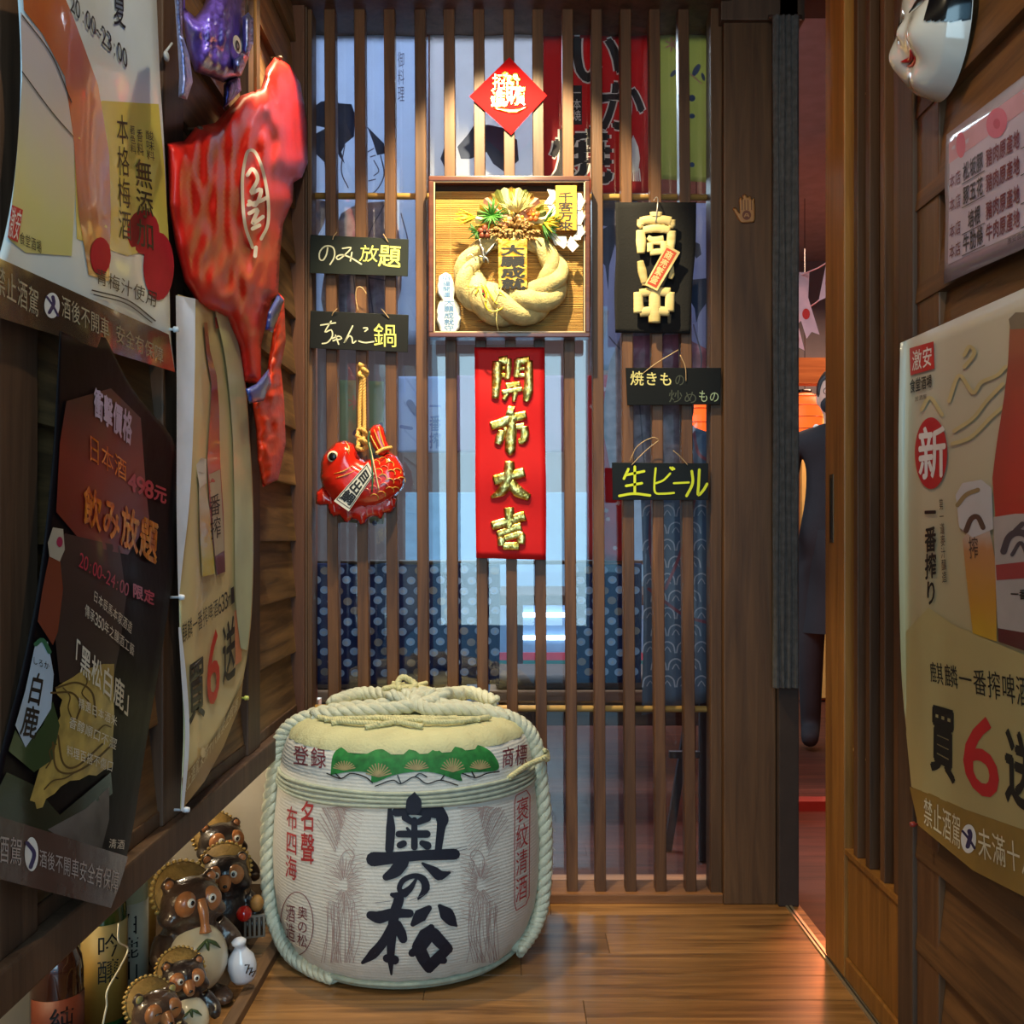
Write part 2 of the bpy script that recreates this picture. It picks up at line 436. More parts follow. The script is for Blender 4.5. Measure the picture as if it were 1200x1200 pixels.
def puffy(bm, surf, poly, T, R, g=6, lift=0.0, wr=0.0, back=.0, smooth=0, wf=25.0, stretch=(1, 1)):
    if smooth: poly = [(p.x, p.y) for p in cat([(*q, 0) for q in poly]+[(*poly[0], 0)], len(poly)*smooth)[:-1]]
    V, Fc, D = cdt(poly, g); fr, bk = [], []
    for v, d in zip(V, D):
        k = min(d/R, 1.0); hgt = T*math.sqrt(max(0, 1-(1-k)**2))
        if wr:
            hgt += wr*k*noise.noise(Vector((v.x/wf*stretch[0], v.y/wf*stretch[1], 3.1)))
        fr.append(bm.verts.new(surf.hit(v.x, v.y, lift+hgt)))
        bk.append(bm.verts.new(surf.hit(v.x, v.y, lift-back*k-.0008)) if d > 0 else None)
    for f in Fc:
        try:
            bm.faces.new([fr[i] for i in f]); bm.faces.new([(bk[i] or fr[i]) for i in reversed(f)])
        except ValueError: pass
    bmesh.ops.recalc_face_normals(bm, faces=bm.faces[:])
    return bm
# ------------------------------------------------------------------ wood materials
W_left = wood('siding_brown', (84, 62, 42), (150, 114, 74), axis=1, rough=.6)
W_right = wood('siding_right_brown', (74, 48, 26), (124, 84, 46), axis=1, rough=.6)
W_post = wood('post_dark', (66, 46, 34), (98, 72, 54), axis=2, rough=.6)
W_jamb = wood('jamb_brown', (76, 50, 30), (104, 72, 44), axis=2, rough=.5)
W_slat = wood('slat_wood', (74, 46, 30), (118, 80, 50), axis=2, rough=.45)
W_door = wood('door_wood', (130, 84, 36), (168, 114, 52), axis=2, rough=.42)
W_doord = wood('door_slat_dark', (78, 50, 30), (106, 72, 46), axis=2, rough=.5)
W_floor = wood('floor_laminate', (100, 66, 34), (184, 132, 76), axis=0, rough=.3, bump=.05, coat=.35, scale=.9)
W_dark = M('dark_backing', (28, 20, 16), .9)
RAIL = wood('rail_bamboo', (176, 132, 70), (214, 172, 104), axis=0, rough=.4)
PLAST = M('plaster_cream', (226, 214, 192), .85, var=.03, bump=.2)

def slab(name, a, b, mat, kind='structure', parent=None, bev=.0, label=None):
    return obj(name, box(NB(), a, b, bev), mat, parent, kind=kind if parent is None else None, label=label)

# floor ------------------------------------------------------------
floor = slab('floor', (-.95, -1.2, -.05), (.74, 2.80, -.006), M('floor_under', (50, 34, 22), .9))
pw = .118
k = 0
for r in range(26):
    y1 = 2.80-r*pw; y0 = y1-pw+.0015
    joints = [-.6]
    x = -.6+(.37+.53*((r*0.618) % 1))
    while x < .72: joints.append(x); x += 1.2
    joints.append(.74)
    if y0 < .2: joints = [-.6, .74]
    for a, b_ in zip(joints, joints[1:]):
        me = box(NB(), (-(b_-a)/2+.0006, -pw/2+.0008, -.008), ((b_-a)/2-.0006, pw/2-.0008, 0), .0008)
        o = obj('plank', me, W_floor, floor); o.location = ((a+b_)/2, (y0+y1)/2, 0)
# street outside the entrance, behind the camera
slab('floor_street', (-12, -24, -.12), (12, -1.2, -.05), M('street_wet', (70, 92, 112), .35, var=.2, scale=2))
# ceiling
ceil = slab('ceiling', (-.95, -.9, 2.39), (.9, 2.85, 2.45), M('ceiling_dark', (70, 52, 40), .85))
# outer side walls ------------------------------------------------------------
def board_mesh(L, hgt, thick_low, thick_top, n):      # lapped board, long axis Y, face toward +X
    bm = NB(); s = n
    sec = [(0, 0), (s*thick_low, 0), (s*thick_low, .004), (s*(thick_top), hgt+.012), (0, hgt+.012)]
    m = 2; ys = [-L/2, L/2]; V = []
    for y in ys: V.append([bm.verts.new((p[0], y, p[1])) for p in sec])
    kk = len(sec)
    for i in range(kk): bm.faces.new([V[0][i], V[0][(i+1) % kk], V[1][(i+1) % kk], V[1][i]])
    bm.faces.new(V[0][::-1]); bm.faces.new(V[1]); bmesh.ops.recalc_face_normals(bm, faces=bm.faces[:])
    return bm
wl = slab('wall_left', (-.625, -.9, .44), (-.585, 2.80, 2.39), W_dark)
pitch = .143; z0 = .937-pitch*4
first = None
posts_y = [.62, 1.14, 1.66, 2.18, 2.70]
spans = [(-.85, .62), (.62, 1.14), (1.14, 1.66), (1.66, 2.18), (2.18, 2.68)]
for si, (a, b_) in enumerate(spans):
    me = None
    for i in range(14):
        z = z0+i*pitch
        if z < .45: continue
        if me is None:
            o = obj('board', board_mesh(b_-a, pitch, .028, .012, 1), W_left, wl); me = o.data
        else: o = obj('board', None, None, wl, data=me)
        o.location = (-.585, (a+b_)/2, z)
for i, (y, wd) in enumerate(zip(posts_y, (.09, .09, .10, .10, .10))):
    x1 = -.548 if i < 4 else -.53
    p = slab('post', (-.60, y-wd/2, .490), (x1, y+wd/2, 2.39), W_post, parent=wl, bev=.003)
# sloping sill (horizontal rail) under the siding and its moulding
slab('sill_rail', (-.62, -.85, .440), (-.535, 2.66, .490), W_post, parent=wl, bev=.004)
slab('sill_rail', (-.60, -.85, .490), (-.554, 2.66, .515), W_post, parent=wl, bev=.003)
# left alcove ------------------------------------------------------------
slab('wall_left_alcove', (-.98, -.9, -.05), (-.93, 2.85, .50), PLAST)
slab('wall_back_alcove', (-.95, 2.80, -.05), (-.53, 2.85, .50), PLAST)
slab('ceiling_alcove', (-.98, -.9, .50), (-.60, 2.85, .54), W_dark)
slab('trim_1', (-.553, .2, -.02), (-.527, 2.62, .020), wood('kerb_wood', (70, 50, 36), (110, 82, 56), axis=1), bev=.002)
slab('trim_2', (-.97, .2, -.03), (-.553, 2.8, -.002), wood('alcove_floor_wood', (60, 44, 32), (96, 74, 50), axis=1))
# light wood board at front of alcove floor
# right wall ------------------------------------------------------------
wr = slab('wall_right', (.735, -.9, -.05), (.78, 1.80, 2.39), W_dark)
pr = .161; me = None
for i in range(15):
    z = .226-pr*1+i*pr-.0
    if me is None:
        o = obj('board', board_mesh(2.66, pr, .030, .012, -1), W_right, wr); me = o.data
    else: o = obj('board', None, None, wr, data=me)
    o.location = (.735, .47, z)
slab('trim_3', (.70, 1.79, 0), (.765, 1.86, 2.39), W_post, bev=.003)
slab('wall_right_far', (.74, 1.80, 2.345), (.78, 2.66, 2.75), W_jamb)
# pillar between lattice window and doorway
pil = slab('trim_4', (.545, 2.635, 0), (.68, 2.80, 2.39), W_jamb, bev=.004)
slab('trim_5', (.682, 2.62, 0), (.735, 2.78, 2.39), M('jamb_edge_dark', (62, 46, 38), .8, bump=.3), bev=.004)
slab('trim_6', (.535, 2.62, 2.27), (.75, 2.82, 2.39), W_post, bev=.003)
# corner post left
slab('trim_7', (-.60, 2.64, 0.0), (-.535, 2.82, 2.39), wood('corner_wood', (84, 50, 34), (112, 70, 48), axis=2), bev=.004)
slab('trim_8', (-.60, 2.60, 2.318), (.56, 2.84, 2.39), W_post, bev=.004)
# brass floor track at the doorway
trk = slab('trim_9', (.700, 1.9, 0), (.716, 2.66, .004), M('track_metal', (206, 196, 170), .35, .8))
slab('groove', (.705, 1.9, .004), (.709, 2.66, .0045), M('groove_dark', (50, 40, 30), .8), parent=trk)

# ------------------------------------------------------------------ lattice window
win = thing('window_1', (0, 2.7, 0), kind='structure')
TOPX = [386, 421, 456, 492, 526, 561, 596, 630, 665, 699, 733, 767, 801]
BOTX = [392, 427, 461, 497, 532, 567, 601.5, 635.5, 671, 704, 739.5, 775, 810]
for xt, xb in zip(TOPX, BOTX):
    pt, pb = PY(xt, 20, 2.66), PY(xb, 1045, 2.66); hw = .0142
    bm = NB(); t = Vector((pt.x, 2.66, 2.32)); b_ = Vector((pb.x, 2.66, .024))
    c = (t+b_)/2
    q = lambda p: [(p.x-hw-c.x, 0, p.z-c.z), (p.x+hw-c.x, 0, p.z-c.z), (p.x+hw-c.x, .04, p.z-c.z), (p.x-hw-c.x, .04, p.z-c.z)]
    prism8(bm, q(b_), q(t)); bmesh.ops.bevel(bm, geom=bm.edges[:], offset=.0015, segments=1, affect='EDGES')
    o = obj('slat', bm, W_slat, win); o.location = c
obj('sill', box(NB(), (-.535, 2.64, 0), (.545, 2.80, .025), .003), wood('sill_wood', (120, 76, 44), (160, 110, 66), axis=0), win)
for yy in (230, 829):
    z = PY(600, yy, 2.715).z
    bm = NB(); tube(bm, [(-.535, 2.713, z), (.545, 2.713, z-.004)], .0085, 12); obj('rail', bm, RAIL, win, True)
obj('side_stile', box(NB(), (.515, 2.655, .02), (.545, 2.72, 2.32), .003), W_jamb, win)
obj('side_stile', box(NB(), (-.535, 2.66, .02), (-.52, 2.72, 2.32), .003), W_jamb, win)
obj('pane', box(NB(), (-.535, 2.745, .025), (.545, 2.751, 2.32)), glass_mat('window_glass', refl=.055), win, label='large clear glass pane reflecting the bluish street')
# ------------------------------------------------------------------ sliding door right
door = thing('door_1', (.71, 2.1, 0), kind='structure')
Xd = .708
def dpy(x): return Xd*F/(x-CX)
def dbox(name, y0, y1, z0_, z1_, mat, dx=0.0, th=.034, bev=.003): return obj(name, box(NB(), (Xd+dx, y0, z0_), (Xd+dx+th, y1, z1_), bev), mat, door)
dbox('stile', dpy(989), dpy(967), .006, 2.34, W_door)
dbox('stile', 1.70, dpy(1052), .006, 2.34, W_doord)
zlow = .27
dbox('rail', dpy(1052), dpy(989), .006, .05, W_door, .002)
dbox('lower_panel', dpy(1052), dpy(989), .05, zlow, W_door, .008, .014)
dbox('rail', dpy(1052), dpy(989), zlow, zlow+.012, W_door, .001, .03, .001)
dbox('rail', dpy(1052), dpy(989), 2.30, 2.34, W_door)
for xs in (999, 1013, 1030, 1046):
    y = dpy(xs); dbox('slat', y-.013, y+.011, zlow+.012, 2.30, W_doord, .006, .02, .0015)
for xs, yb, yt in ((990, 871, 148), (1005, 880, 128), (1020, 892, 106), (1038, 903, 84)):
    for yp in (yb, yt):
        p = PX(xs, yp, Xd+.016)
        bm = NB(); tube(bm, [(Xd+.016, p.y-.012, p.z), (Xd+.016, p.y+.014, p.z)], .0055, 10); obj('dowel', bm, RAIL, door, True)
obj('backing', box(NB(), (Xd+.038, dpy(1052), zlow), (Xd+.042, dpy(989), 2.3)), M('door_backing', (44, 22, 16), .8), door)
hx = dpy(963.5+0) 
p0, p1 = PX(974.5, 556, Xd-.001), PX(974.5, 636, Xd-.001)
bm = NB(); box(bm, (Xd-.002, p0.y-.013, p1.z), (Xd+.001, p0.y+.013, p0.z), .0008); hd = obj('handle', bm, M('handle_metal', (90, 70, 50), .4, .7), door, label='recessed dark metal door pull')
bm = NB(); box(bm, (Xd-.0028, p0.y-.007, p1.z+.008), (Xd-.0018, p0.y+.007, p0.z-.008)); obj('recess', bm, M('handle_recess', (18, 14, 12), .5), hd)

# ------------------------------------------------------------------ restaurant behind
slab('floor_restaurant', (-2.2, 2.82, -.05), (3.6, 6.6, -.004), wood('floor_red_brown', (44, 26, 22), (78, 44, 34), axis=0, rough=.6, spec=.15))
slab('floor_passage', (.741, .9, -.05), (3.6, 2.82, -.004), wood('floor_red_brown', (0, 0, 0), (0, 0, 0)))
slab('wall_far', (-2.2, 6.5, 0), (3.6, 6.6, 2.7), M('wall_mauve', (116, 106, 106), .9, var=.05))
slab('wall_far_left', (-2.3, 2.82, 0), (-2.2, 6.5, 2.7), M('wall_grey', (150, 150, 150), .9))
slab('wall_far_right', (3.6, .9, 0), (3.7, 6.5, 2.7), M('wall_mauve', (0, 0, 0)))
slab('ceiling_restaurant', (-2.3, 2.86, 2.7), (3.7, 6.6, 2.75), M('ceil_grey', (150, 130, 128), .9))
slab('wall_near_right', (.9, .85, 0), (3.6, .9, 2.7), M('wall_mauve', (0, 0, 0)))
slab('ceiling_passage', (.86, .85, 2.7), (3.7, 2.86, 2.75), M('ceil_grey', (0, 0, 0)))
slab('wall_near_left', (-2.2, 2.80, -.05), (-.97, 2.85, 2.7), M('wall_grey', (0, 0, 0)))
# ------------------------------------------------------------------ LEFT WALL: posters, balloons
BLK = M('ink_black', (20, 18, 18), .5); WHT = M('ink_white', (226, 224, 222), .5); RED = M('ink_red', (190, 34, 34), .5)
GOLDI = M('ink_gold', (214, 160, 62), .35); PINK = M('ink_pink', (190, 50, 96), .5); YEL = M('ink_yellow', (222, 186, 40), .4)
def pins(parent, surf, pts, mat, label=None):
    for (x, y) in pts:
        p = surf.hit(x, y, .001); bm = NB(); n = Vector((getattr(surf, 'n', 0), 0 if hasattr(surf, 'n') else -1, 0))
        tube(bm, [p-n*.012, p+n*.004, p+n*.005, p+n*.012, p+n*.013], [.0022, .0022, .005, .004, .001], 10)
        obj('push_pin', bm, mat, parent, True, label=label)
# --- plum wine poster, upper left
s1 = SX(-.535, 1, lambda y, z: .012+.006*math.sin(y*16+z*5)+.004*math.sin(z*21)+max(0, (1.18-z))*.05)
pL = [(18, -40), (24, 60), (22, 150), (14, 230), (0, 296), (-16, 330), (-34, 362)]; pR = [(182, -40), (187, 80), (193, 180), (197, 290), (199, 350), (200, 392), (205, 436)]
t = thing('hanging_poster', s1.hit(110, 392), 'glossy cream and yellow plum wine poster hung highest on the left wall', 'poster')
thick(s1, pL, pR, 'sheet', M('poster_gloss_white', (206, 216, 220), .35, coat=.25, var=.03, bump=.25, bscale=18), t, 18, 26)
L = Layer(s1, .0007); L.poly([(120, 118), (186, 122), (193, 200), (198, 285), (150, 300), (90, 280), (86, 140)], 14)
L.build('yellow_field', grad('plum_yellow', [(0, (190, 172, 96)), (1, (206, 198, 60))], 2, 1.2, 1.75, .4, .2), t, True)
L = Layer(s1, .0010); L.poly([(25, -40), (60, -40), (86, 20), (115, 100), (128, 180), (130, 250), (128, 330), (104, 322), (92, 250), (86, 160), (76, 90), (50, 40), (28, 12)], 12)
L.build('plum_wine_glass', grad('plum_amber', [(0, (110, 48, 30)), (.35, (170, 80, 36)), (.7, (200, 130, 48)), (1, (206, 130, 60))], 2, 1.25, 1.85, .3, .5, .2, 14), t, True)
L = Layer(s1, .0009); L.poly([(24, 14), (48, 40), (74, 90), (86, 150), (88, 230), (84, 300), (30, 296), (10, 280), (20, 180), (26, 90)], 12)
L.build('ice_glass', grad('ice_mauve', [(0, (196, 190, 120)), (.4, (190, 178, 180)), (1, (196, 184, 206))], 2, 1.3, 1.7, .4, .2, .15, 10), t, True)
L = Layer(s1, .0013)
for (x, y, rx, ry) in ((168, 272, 19, 26), (186, 312, 18, 40), (118, 300, 12, 22)):
    L = Layer(s1, .0013); L.poly(oval(x, y, rx, ry, 20), 8); L.build('plum', M('plum_skin', (176, 40, 50), .6, spec=.08, var=.2), t, True)
L = Layer(s1, .0016)
L.v('本格梅酒', [(136, 132), (150, 134), (155, 284), (139, 280)]); L.v('無添加', [(158, 184), (178, 188), (182, 296), (160, 288)], bold=.008)
L.v('酸味料', [(170, 152), (180, 154), (182, 190), (172, 186)]); L.v('香料', [(160, 150), (167, 151), (169, 184), (161, 182)]); L.v('著色料', [(152, 146), (158, 147), (160, 182), (153, 179)])
L.v('夏', [(132, -20), (147, -14), (148, 36), (133, 30)])
L.h('20:00~23:00', [(82, -10), (149, 58), (150, 82), (82, 12)]); L.h('青梅汁使用', [(112, 312), (186, 342), (184, 362), (112, 332)])
L.stroke([(108, 340), (150, 352), (182, 376)], .8); L.stroke([(110, 345), (148, 356), (178, 378)], .6)
L.stroke([(26, 18), (60, 64), (84, 120)], .6); L.stroke([(26, 84), (60, 130), (86, 160)], .6)
L.h('食堂酒場', [(23, 270), (49, 282), (49, 298), (23, 286)])
L.build('lettering', BLK, t)
L = Layer(s1, .0018); q = [(14, 240), (27, 246), (21, 284), (9, 278)]; L.poly(q, 10); L.build('logo_seal', RED, t)
L = Layer(s1, .0021); L.h('激安', q, shear=.1); L.build('logo_lettering', WHT, t)
L = Layer(s1, .0012); L.grid([(-24, 292), (-30, 330), (-34, 362)], [(198, 392), (201, 412), (205, 436)], 18, 4)
L.build('warning_band', M('band_brown_black', (44, 34, 28), .25, coat=.8, bump=.3, bscale=20), t, True)
L = Layer(s1, .0016); L.h('禁止酒駕', [(-6, 306), (46, 340), (46, 374), (-6, 344)]); L.h('酒後不開車 安全有保障', [(72, 344), (192, 408), (192, 428), (72, 372)])
L.build('lettering', M('ink_grey_gold', (176, 166, 140), .5), t)
L = Layer(s1, .0018); L.poly(oval(61, 358, 9, 15), 6); L.build('badge', WHT, t); L = Layer(s1, .002); L.stroke([(55, 348), (62, 358), (68, 370)], 1.2); L.stroke([(58, 366), (63, 356), (62, 348)], 2); L.build('badge_symbol', M('ink_navy', (50, 44, 90), .5), t)
pins(t, s1, [(200, 386)], M('pin_clear', (210, 220, 230), .2))
# --- black sake poster
def off2(y, z): return .010+.012*max(0, math.sin((y-1.12)*9.0))+.010*math.sin(z*12+y*8)*.5+.035*max(0, .62-z)+.02*max(0, z-.98)
s2 = SX(-.54, 1, off2)
t = thing('hanging_poster', s2.hit(90, 1040), 'wrinkled glossy black and dark red sake poster on the left wall', 'poster')
pL = [(70, 386), (66, 460), (62, 530), (53, 620), (42, 700), (24, 790), (6, 860), (-12, 940), (-24, 1024)]
pR = [(124, 396), (158, 460), (205, 520), (209, 590), (205, 660), (190, 760), (170, 880), (153, 985), (130, 1064)]
thick(s2, pL, pR, 'sheet', M('poster_black', (18, 13, 16), .45, coat=0, var=.2, bump=.35, bscale=14, spec=.06), t, 20, 34)
L = Layer(s2, .0022)
L.poly([(78, 470), (130, 455), (165, 490), (170, 560), (175, 610), (150, 650), (100, 640), (66, 600), (70, 520)], 11)
L.build('red_field', grad('sake_red', [(0, (96, 16, 14)), (.5, (104, 18, 14)), (1, (40, 12, 14))], 2, .93, 1.12, .4, .06, .25, 10), t, True)
L = Layer(s2, .0023); L.poly([(60, 650), (76, 625), (140, 640), (148, 700), (140, 760), (132, 800), (70, 800), (64, 740)], 11); L.build('rock_print', grad('rock', [(0, (34, 26, 24)), (1, (44, 30, 30))], 2, .6, .8, .5, .1, .3, 20), t, True)
L = Layer(s2, .0024)
L.poly([(65, 806), (74, 800), (85, 794), (96, 786), (108, 782), (121, 778), (134, 778), (133, 808), (134, 840), (132, 870), (132, 899), (122, 902), (113, 909), (104, 908), (93, 914), (82, 915), (71, 922), (64, 930), (54, 936), (50, 946), (43, 948), (41, 940), (35, 938), (40, 922), (44, 908), (47, 899), (43, 890), (45, 880), (54, 872), (61, 865), (64, 852), (71, 839), (70, 830), (73, 820), (67, 814)], 7)
L.build('gold_sheet', M('poster_gold', (176, 148, 74), .35, var=.3, scale=40, coat=.2), t, True)
L = Layer(s2, .0027)
for pts in ([(66, 806), (90, 800), (108, 812), (112, 840)], [(62, 870), (66, 900), (84, 906), (110, 892), (134, 870)], [(68, 862), (74, 894), (90, 898), (120, 872)], [(60, 812), (84, 812), (94, 826), (90, 842)]): L.stroke(pts, 1.2)

for pts in ([(74, 806), (82, 816), (80, 830), (86, 846)], [(100, 790), (102, 800), (96, 812), (104, 822)], [(54, 900), (60, 890), (58, 880), (66, 872)], [(52, 925), (62, 915), (76, 912), (88, 905)], [(112, 860), (122, 850), (130, 852)]): L.stroke(pts, .8)
L.build('gold_folds', M('gold_dark', (92, 68, 28), .5), t)
L = Layer(s2, .0023); L.poly([(-14, 948), (8, 905), (40, 920), (70, 955), (130, 905), (132, 930), (90, 960), (52, 980), (-18, 966)], 10); L.build('leaf_print', M('poster_leaf', (24, 40, 26), .22, coat=.15), t, True)
L = Layer(s2, .0024); L.poly([(56, 972), (100, 948), (128, 922), (128, 960), (118, 1000), (84, 990)], 10); L.build('stone_print', grad('ston', [(0, (70, 60, 56)), (.5, (20, 18, 20)), (1, (100, 94, 92))], 2, .5, .62, .5, .1, .5, 20), t, True)
# sake bottle print, slanting
L = Layer(s2, .0026); L.poly([(58, 650), (70, 652), (74, 690), (68, 740), (62, 756), (44, 728), (50, 690)], 8); L.build('bottle_print', M('bottle_amber', (116, 54, 36), .2, coat=.15), t, True)
L = Layer(s2, .0028); L.poly([(62, 618), (74, 620), (76, 644), (70, 658), (58, 652), (56, 636)], 8); L.build('bottle_neck_label', M('tea_grey', (166, 156, 140), .3), t, True)
L = Layer(s2, .0028); L.poly([(30, 808), (42, 752), (56, 752), (63, 790), (60, 830), (48, 850), (30, 876), (18, 850)], 8); L.build('bottle_label', M('label_pale_blue', (176, 194, 214), .3, coat=.5), t, True)
L = Layer(s2, .0027); L.poly([(18, 855), (30, 876), (50, 850), (62, 822), (70, 850), (62, 890), (40, 905), (10, 880)], 8); L.build('bottle_green_band', M('label_green', (30, 66, 34), .3, coat=.5), t, True)
L = Layer(s2, .0032); L.v('白鹿', [(38, 786), (54, 790), (42, 868), (22, 862)], bold=.02); L.h('しろか', [(38, 768), (58, 776), (58, 786), (38, 778)]); L.build('label_calligraphy', BLK, t)
L = Layer(s2, .0032); L.stroke([(42, 755), (50, 750), (58, 764)], 2.5); L.build('label_crest', M('label_green2', (40, 100, 70), .4), t)
L = Layer(s2, .0033); L.poly(oval(70, 635, 3.6, 6), 3); L.build('neck_crest', M('crest_magenta', (150, 30, 70), .4), t)
L = Layer(s2, .0032); L.h('衝擊價格', [(110, 452), (156, 484), (154, 524), (110, 488)], bold=.03); L.build('lettering', M('ink_lilac', (178, 172, 206), .3), t, label='lilac heading characters')
L = Layer(s2, .0032); L.h('日本酒', [(103, 504), (149, 540), (149, 566), (103, 540)], bold=.0)
L.h('飲み放題', [(98, 566), (187, 612), (184, 664), (97, 614)], bold=.03); L.build('lettering', foil('ink_gold_foil', (196, 120, 30), (240, 196, 70), .4), t, label='gold foil characters')
L = Layer(s2, .0032); L.h('498元', [(150, 552), (197, 572), (195, 592), (150, 574)], bold=.03); L.h('限定', [(155, 682), (182, 694), (181, 710), (155, 700)], bold=.03); L.h('20:00~24:00', [(94, 646), (152, 684), (150, 700), (92, 664)]); L.build('lettering', M('ink_crimson', (176, 30, 62), .3), t, label='crimson price and hours')
L = Layer(s2, .0032); L.h('日本辰馬本家酒造', [(110, 690), (156, 730), (154, 744), (109, 704)]); L.h('傳承350年之釀酒工藝', [(100, 706), (158, 756), (157, 770), (99, 722)])
L.h('「黑松白鹿」', [(82, 740), (160, 812), (158, 848), (80, 776)], bold=.015)
L.h('精選日本酒米', [(92, 816), (138, 840), (137, 852), (92, 830)]); L.h('香醇順口不澀', [(82, 838), (138, 866), (136, 880), (80, 852)]); L.h('料理百搭不傷口', [(78, 872), (134, 892), (132, 906), (78, 886)]); L.h('清酒', [(128, 982), (147, 984), (146, 996), (127, 994)])
L.build('lettering', M('ink_cream', (214, 206, 190), .4), t, label='cream body text')
L = Layer(s2, .0026); L.grid([(-22, 950), (-22, 985), (-24, 1024)], [(150, 1004), (142, 1032), (130, 1064)], 16, 4); L.build('warning_band', M('band_mauve', (78, 56, 50), .25, coat=.15, bump=.4, bscale=18), t, True)
L = Layer(s2, .0031); L.h('禁止酒駕', [(-34, 970), (27, 982), (26, 1016), (-35, 1006)]); L.h('酒後不開車安全有保障', [(46, 994), (141, 1020), (138, 1048), (46, 1016)]); L.build('lettering', M('ink_grey', (170, 160, 160), .4), t, label='pale grey warning text')
L = Layer(s2, .0032); L.poly(oval(37, 1001, 8, 20), 6); L.build('badge', WHT, t); L = Layer(s2, .0036); L.stroke([(32, 988), (40, 1000), (36, 1016)], 2.4); L.build('badge_symbol', M('ink_navy', (50, 44, 90), .5), t)
# --- beer poster on the left wall, rolled edges
def off3(y, z):
    k = (y-1.68)/.48; return .014+.010*math.exp(-((k-.02)/.13)**2)+.016*math.exp(-((k-1.02)/.25)**2)+.005*math.sin(z*6)
s3 = SX(-.545, 1, off3)
t = thing('hanging_poster', s3.hit(250, 870), 'narrow view of curled beige beer poster with red bottle on the left wall', 'poster')
pL = [(208, 345), (208, 450), (208, 560), (209, 660), (211, 760), (215, 850), (211, 950)]; pR = [(268, 360), (284, 420), (292, 500), (297, 600), (296, 700), (291, 760), (283, 806)]
thick(s3, pL, pR, 'sheet', M('poster_beige', (206, 186, 136), .45, coat=.15, var=.05), t, 24, 30)
L = Layer(s3, .0060); L.grid([(206, 346), (207, 450), (207, 560), (207, 600), (208, 660), (209, 700)], [(229, 350), (228, 450), (225, 540), (221, 600), (214, 660), (210, 700)], 6, 20); L.build('rolled_edge', M('roll_white', (222, 230, 244), .5), t, True, label='white back of the rolled poster edge')
L = Layer(s3, .0060); L.grid([(209, 735), (213, 800), (217, 860), (212, 950)], [(212, 735), (219, 800), (222, 870), (215, 952)], 3, 12); L.build('rolled_edge', M('roll_white', (214, 222, 236)), t, True)
L = Layer(s3, .0050); L.grid([(252, 364), (264, 420), (272, 500), (275, 600), (276, 700), (282, 760)], [(267, 360), (283, 420), (291, 500), (296, 600), (295, 700), (290, 762)], 6, 20); L.build('rolled_edge', M('roll_cream', (196, 200, 160), .4, coat=.3), t, True, label='pale cream curled right edge')
L = Layer(s3, .0028); L.poly([(239, 378), (243, 378), (246, 410), (254, 440), (257, 480), (258, 540), (262, 600), (264, 670), (254, 674), (246, 600), (243, 540), (246, 490), (248, 450), (242, 415)], 8); L.build('bottle_print', grad('beer_red_l', [(0, (96, 30, 34)), (.3, (160, 62, 46)), (1, (150, 62, 40))], 2, .9, 1.2, .35, .4, .05), t, True)
L = Layer(s3, .0030); L.poly([(245, 556), (258, 550), (263, 645), (252, 652)], 8); L.build('bottle_label', M('label_grey', (176, 160, 136), .5), t, True)
L = Layer(s3, .0027); L.poly([(233, 570), (240, 565), (246, 600), (252, 672), (237, 676), (234, 620)], 8); L.build('beer_glass', grad('beer_y', [(0, (190, 170, 40)), (.6, (200, 150, 60)), (1, (190, 180, 160))], 2, .91, 1.0, .4, .2, .1), t, True)
L = Layer(s3, .0028); L.poly([(230, 545), (236, 536), (242, 538), (242, 566), (234, 572)], 6); L.build('foam', M('foam_white', (196, 192, 190), .6), t, True)
L = Layer(s3, .0026); L.poly([(213, 912), (240, 880), (262, 850), (285, 796), (282, 825), (262, 875), (240, 915), (214, 948)], 10); L.build('warning_band', M('band_tan', (146, 112, 62), .45), t, True)
L = Layer(s3, .0032); L.h('麒麟一番搾啤酒633ml', [(213, 730), (274, 686), (275, 706), (214, 756)]); L.v('買', [(220, 776), (240, 762), (241, 840), (221, 852)], bold=.02); L.v('送', [(260, 734), (276, 716), (276, 794), (261, 806)], bold=.02); L.v('番搾', [(245, 580), (258, 576), (260, 630), (247, 634)]); L.build('lettering', BLK, t, label='black characters')
L = Layer(s3, .0032); L.ch('6', [(243, 746), (258, 734), (257, 818), (243, 830)], bold=.01, full=True); L.build('lettering', M('ink_red_orange', (196, 44, 26), .5), t, label='red numeral')
L = Layer(s3, .0032); L.ch('1', [(275, 716), (284, 708), (283, 774), (276, 780)], full=True); L.build('lettering', M('ink_orange', (210, 130, 90), .5), t, label='orange numeral')
L = Layer(s3, .0032); L.h('禁止酒駕未滿十八歲禁止飲酒', [(214, 916), (280, 814), (278, 832), (214, 936)]); L.poly(oval(238, 882, 3, 6), 3); L.build('lettering', M('ink_palecream', (206, 190, 150), .5), t, label='pale warning text')
L = Layer(s3, .0032); L.poly([(252, 372), (259, 370), (260, 384), (253, 385)], 6); L.build('logo_seal', RED, t)
pins(t, s3, [(213, 949), (207, 700)], M('pin_white', (220, 222, 230), .3)); pins(t, s3, [(284, 818), (267, 364)], M('pin_yellow', (190, 190, 90), .3))

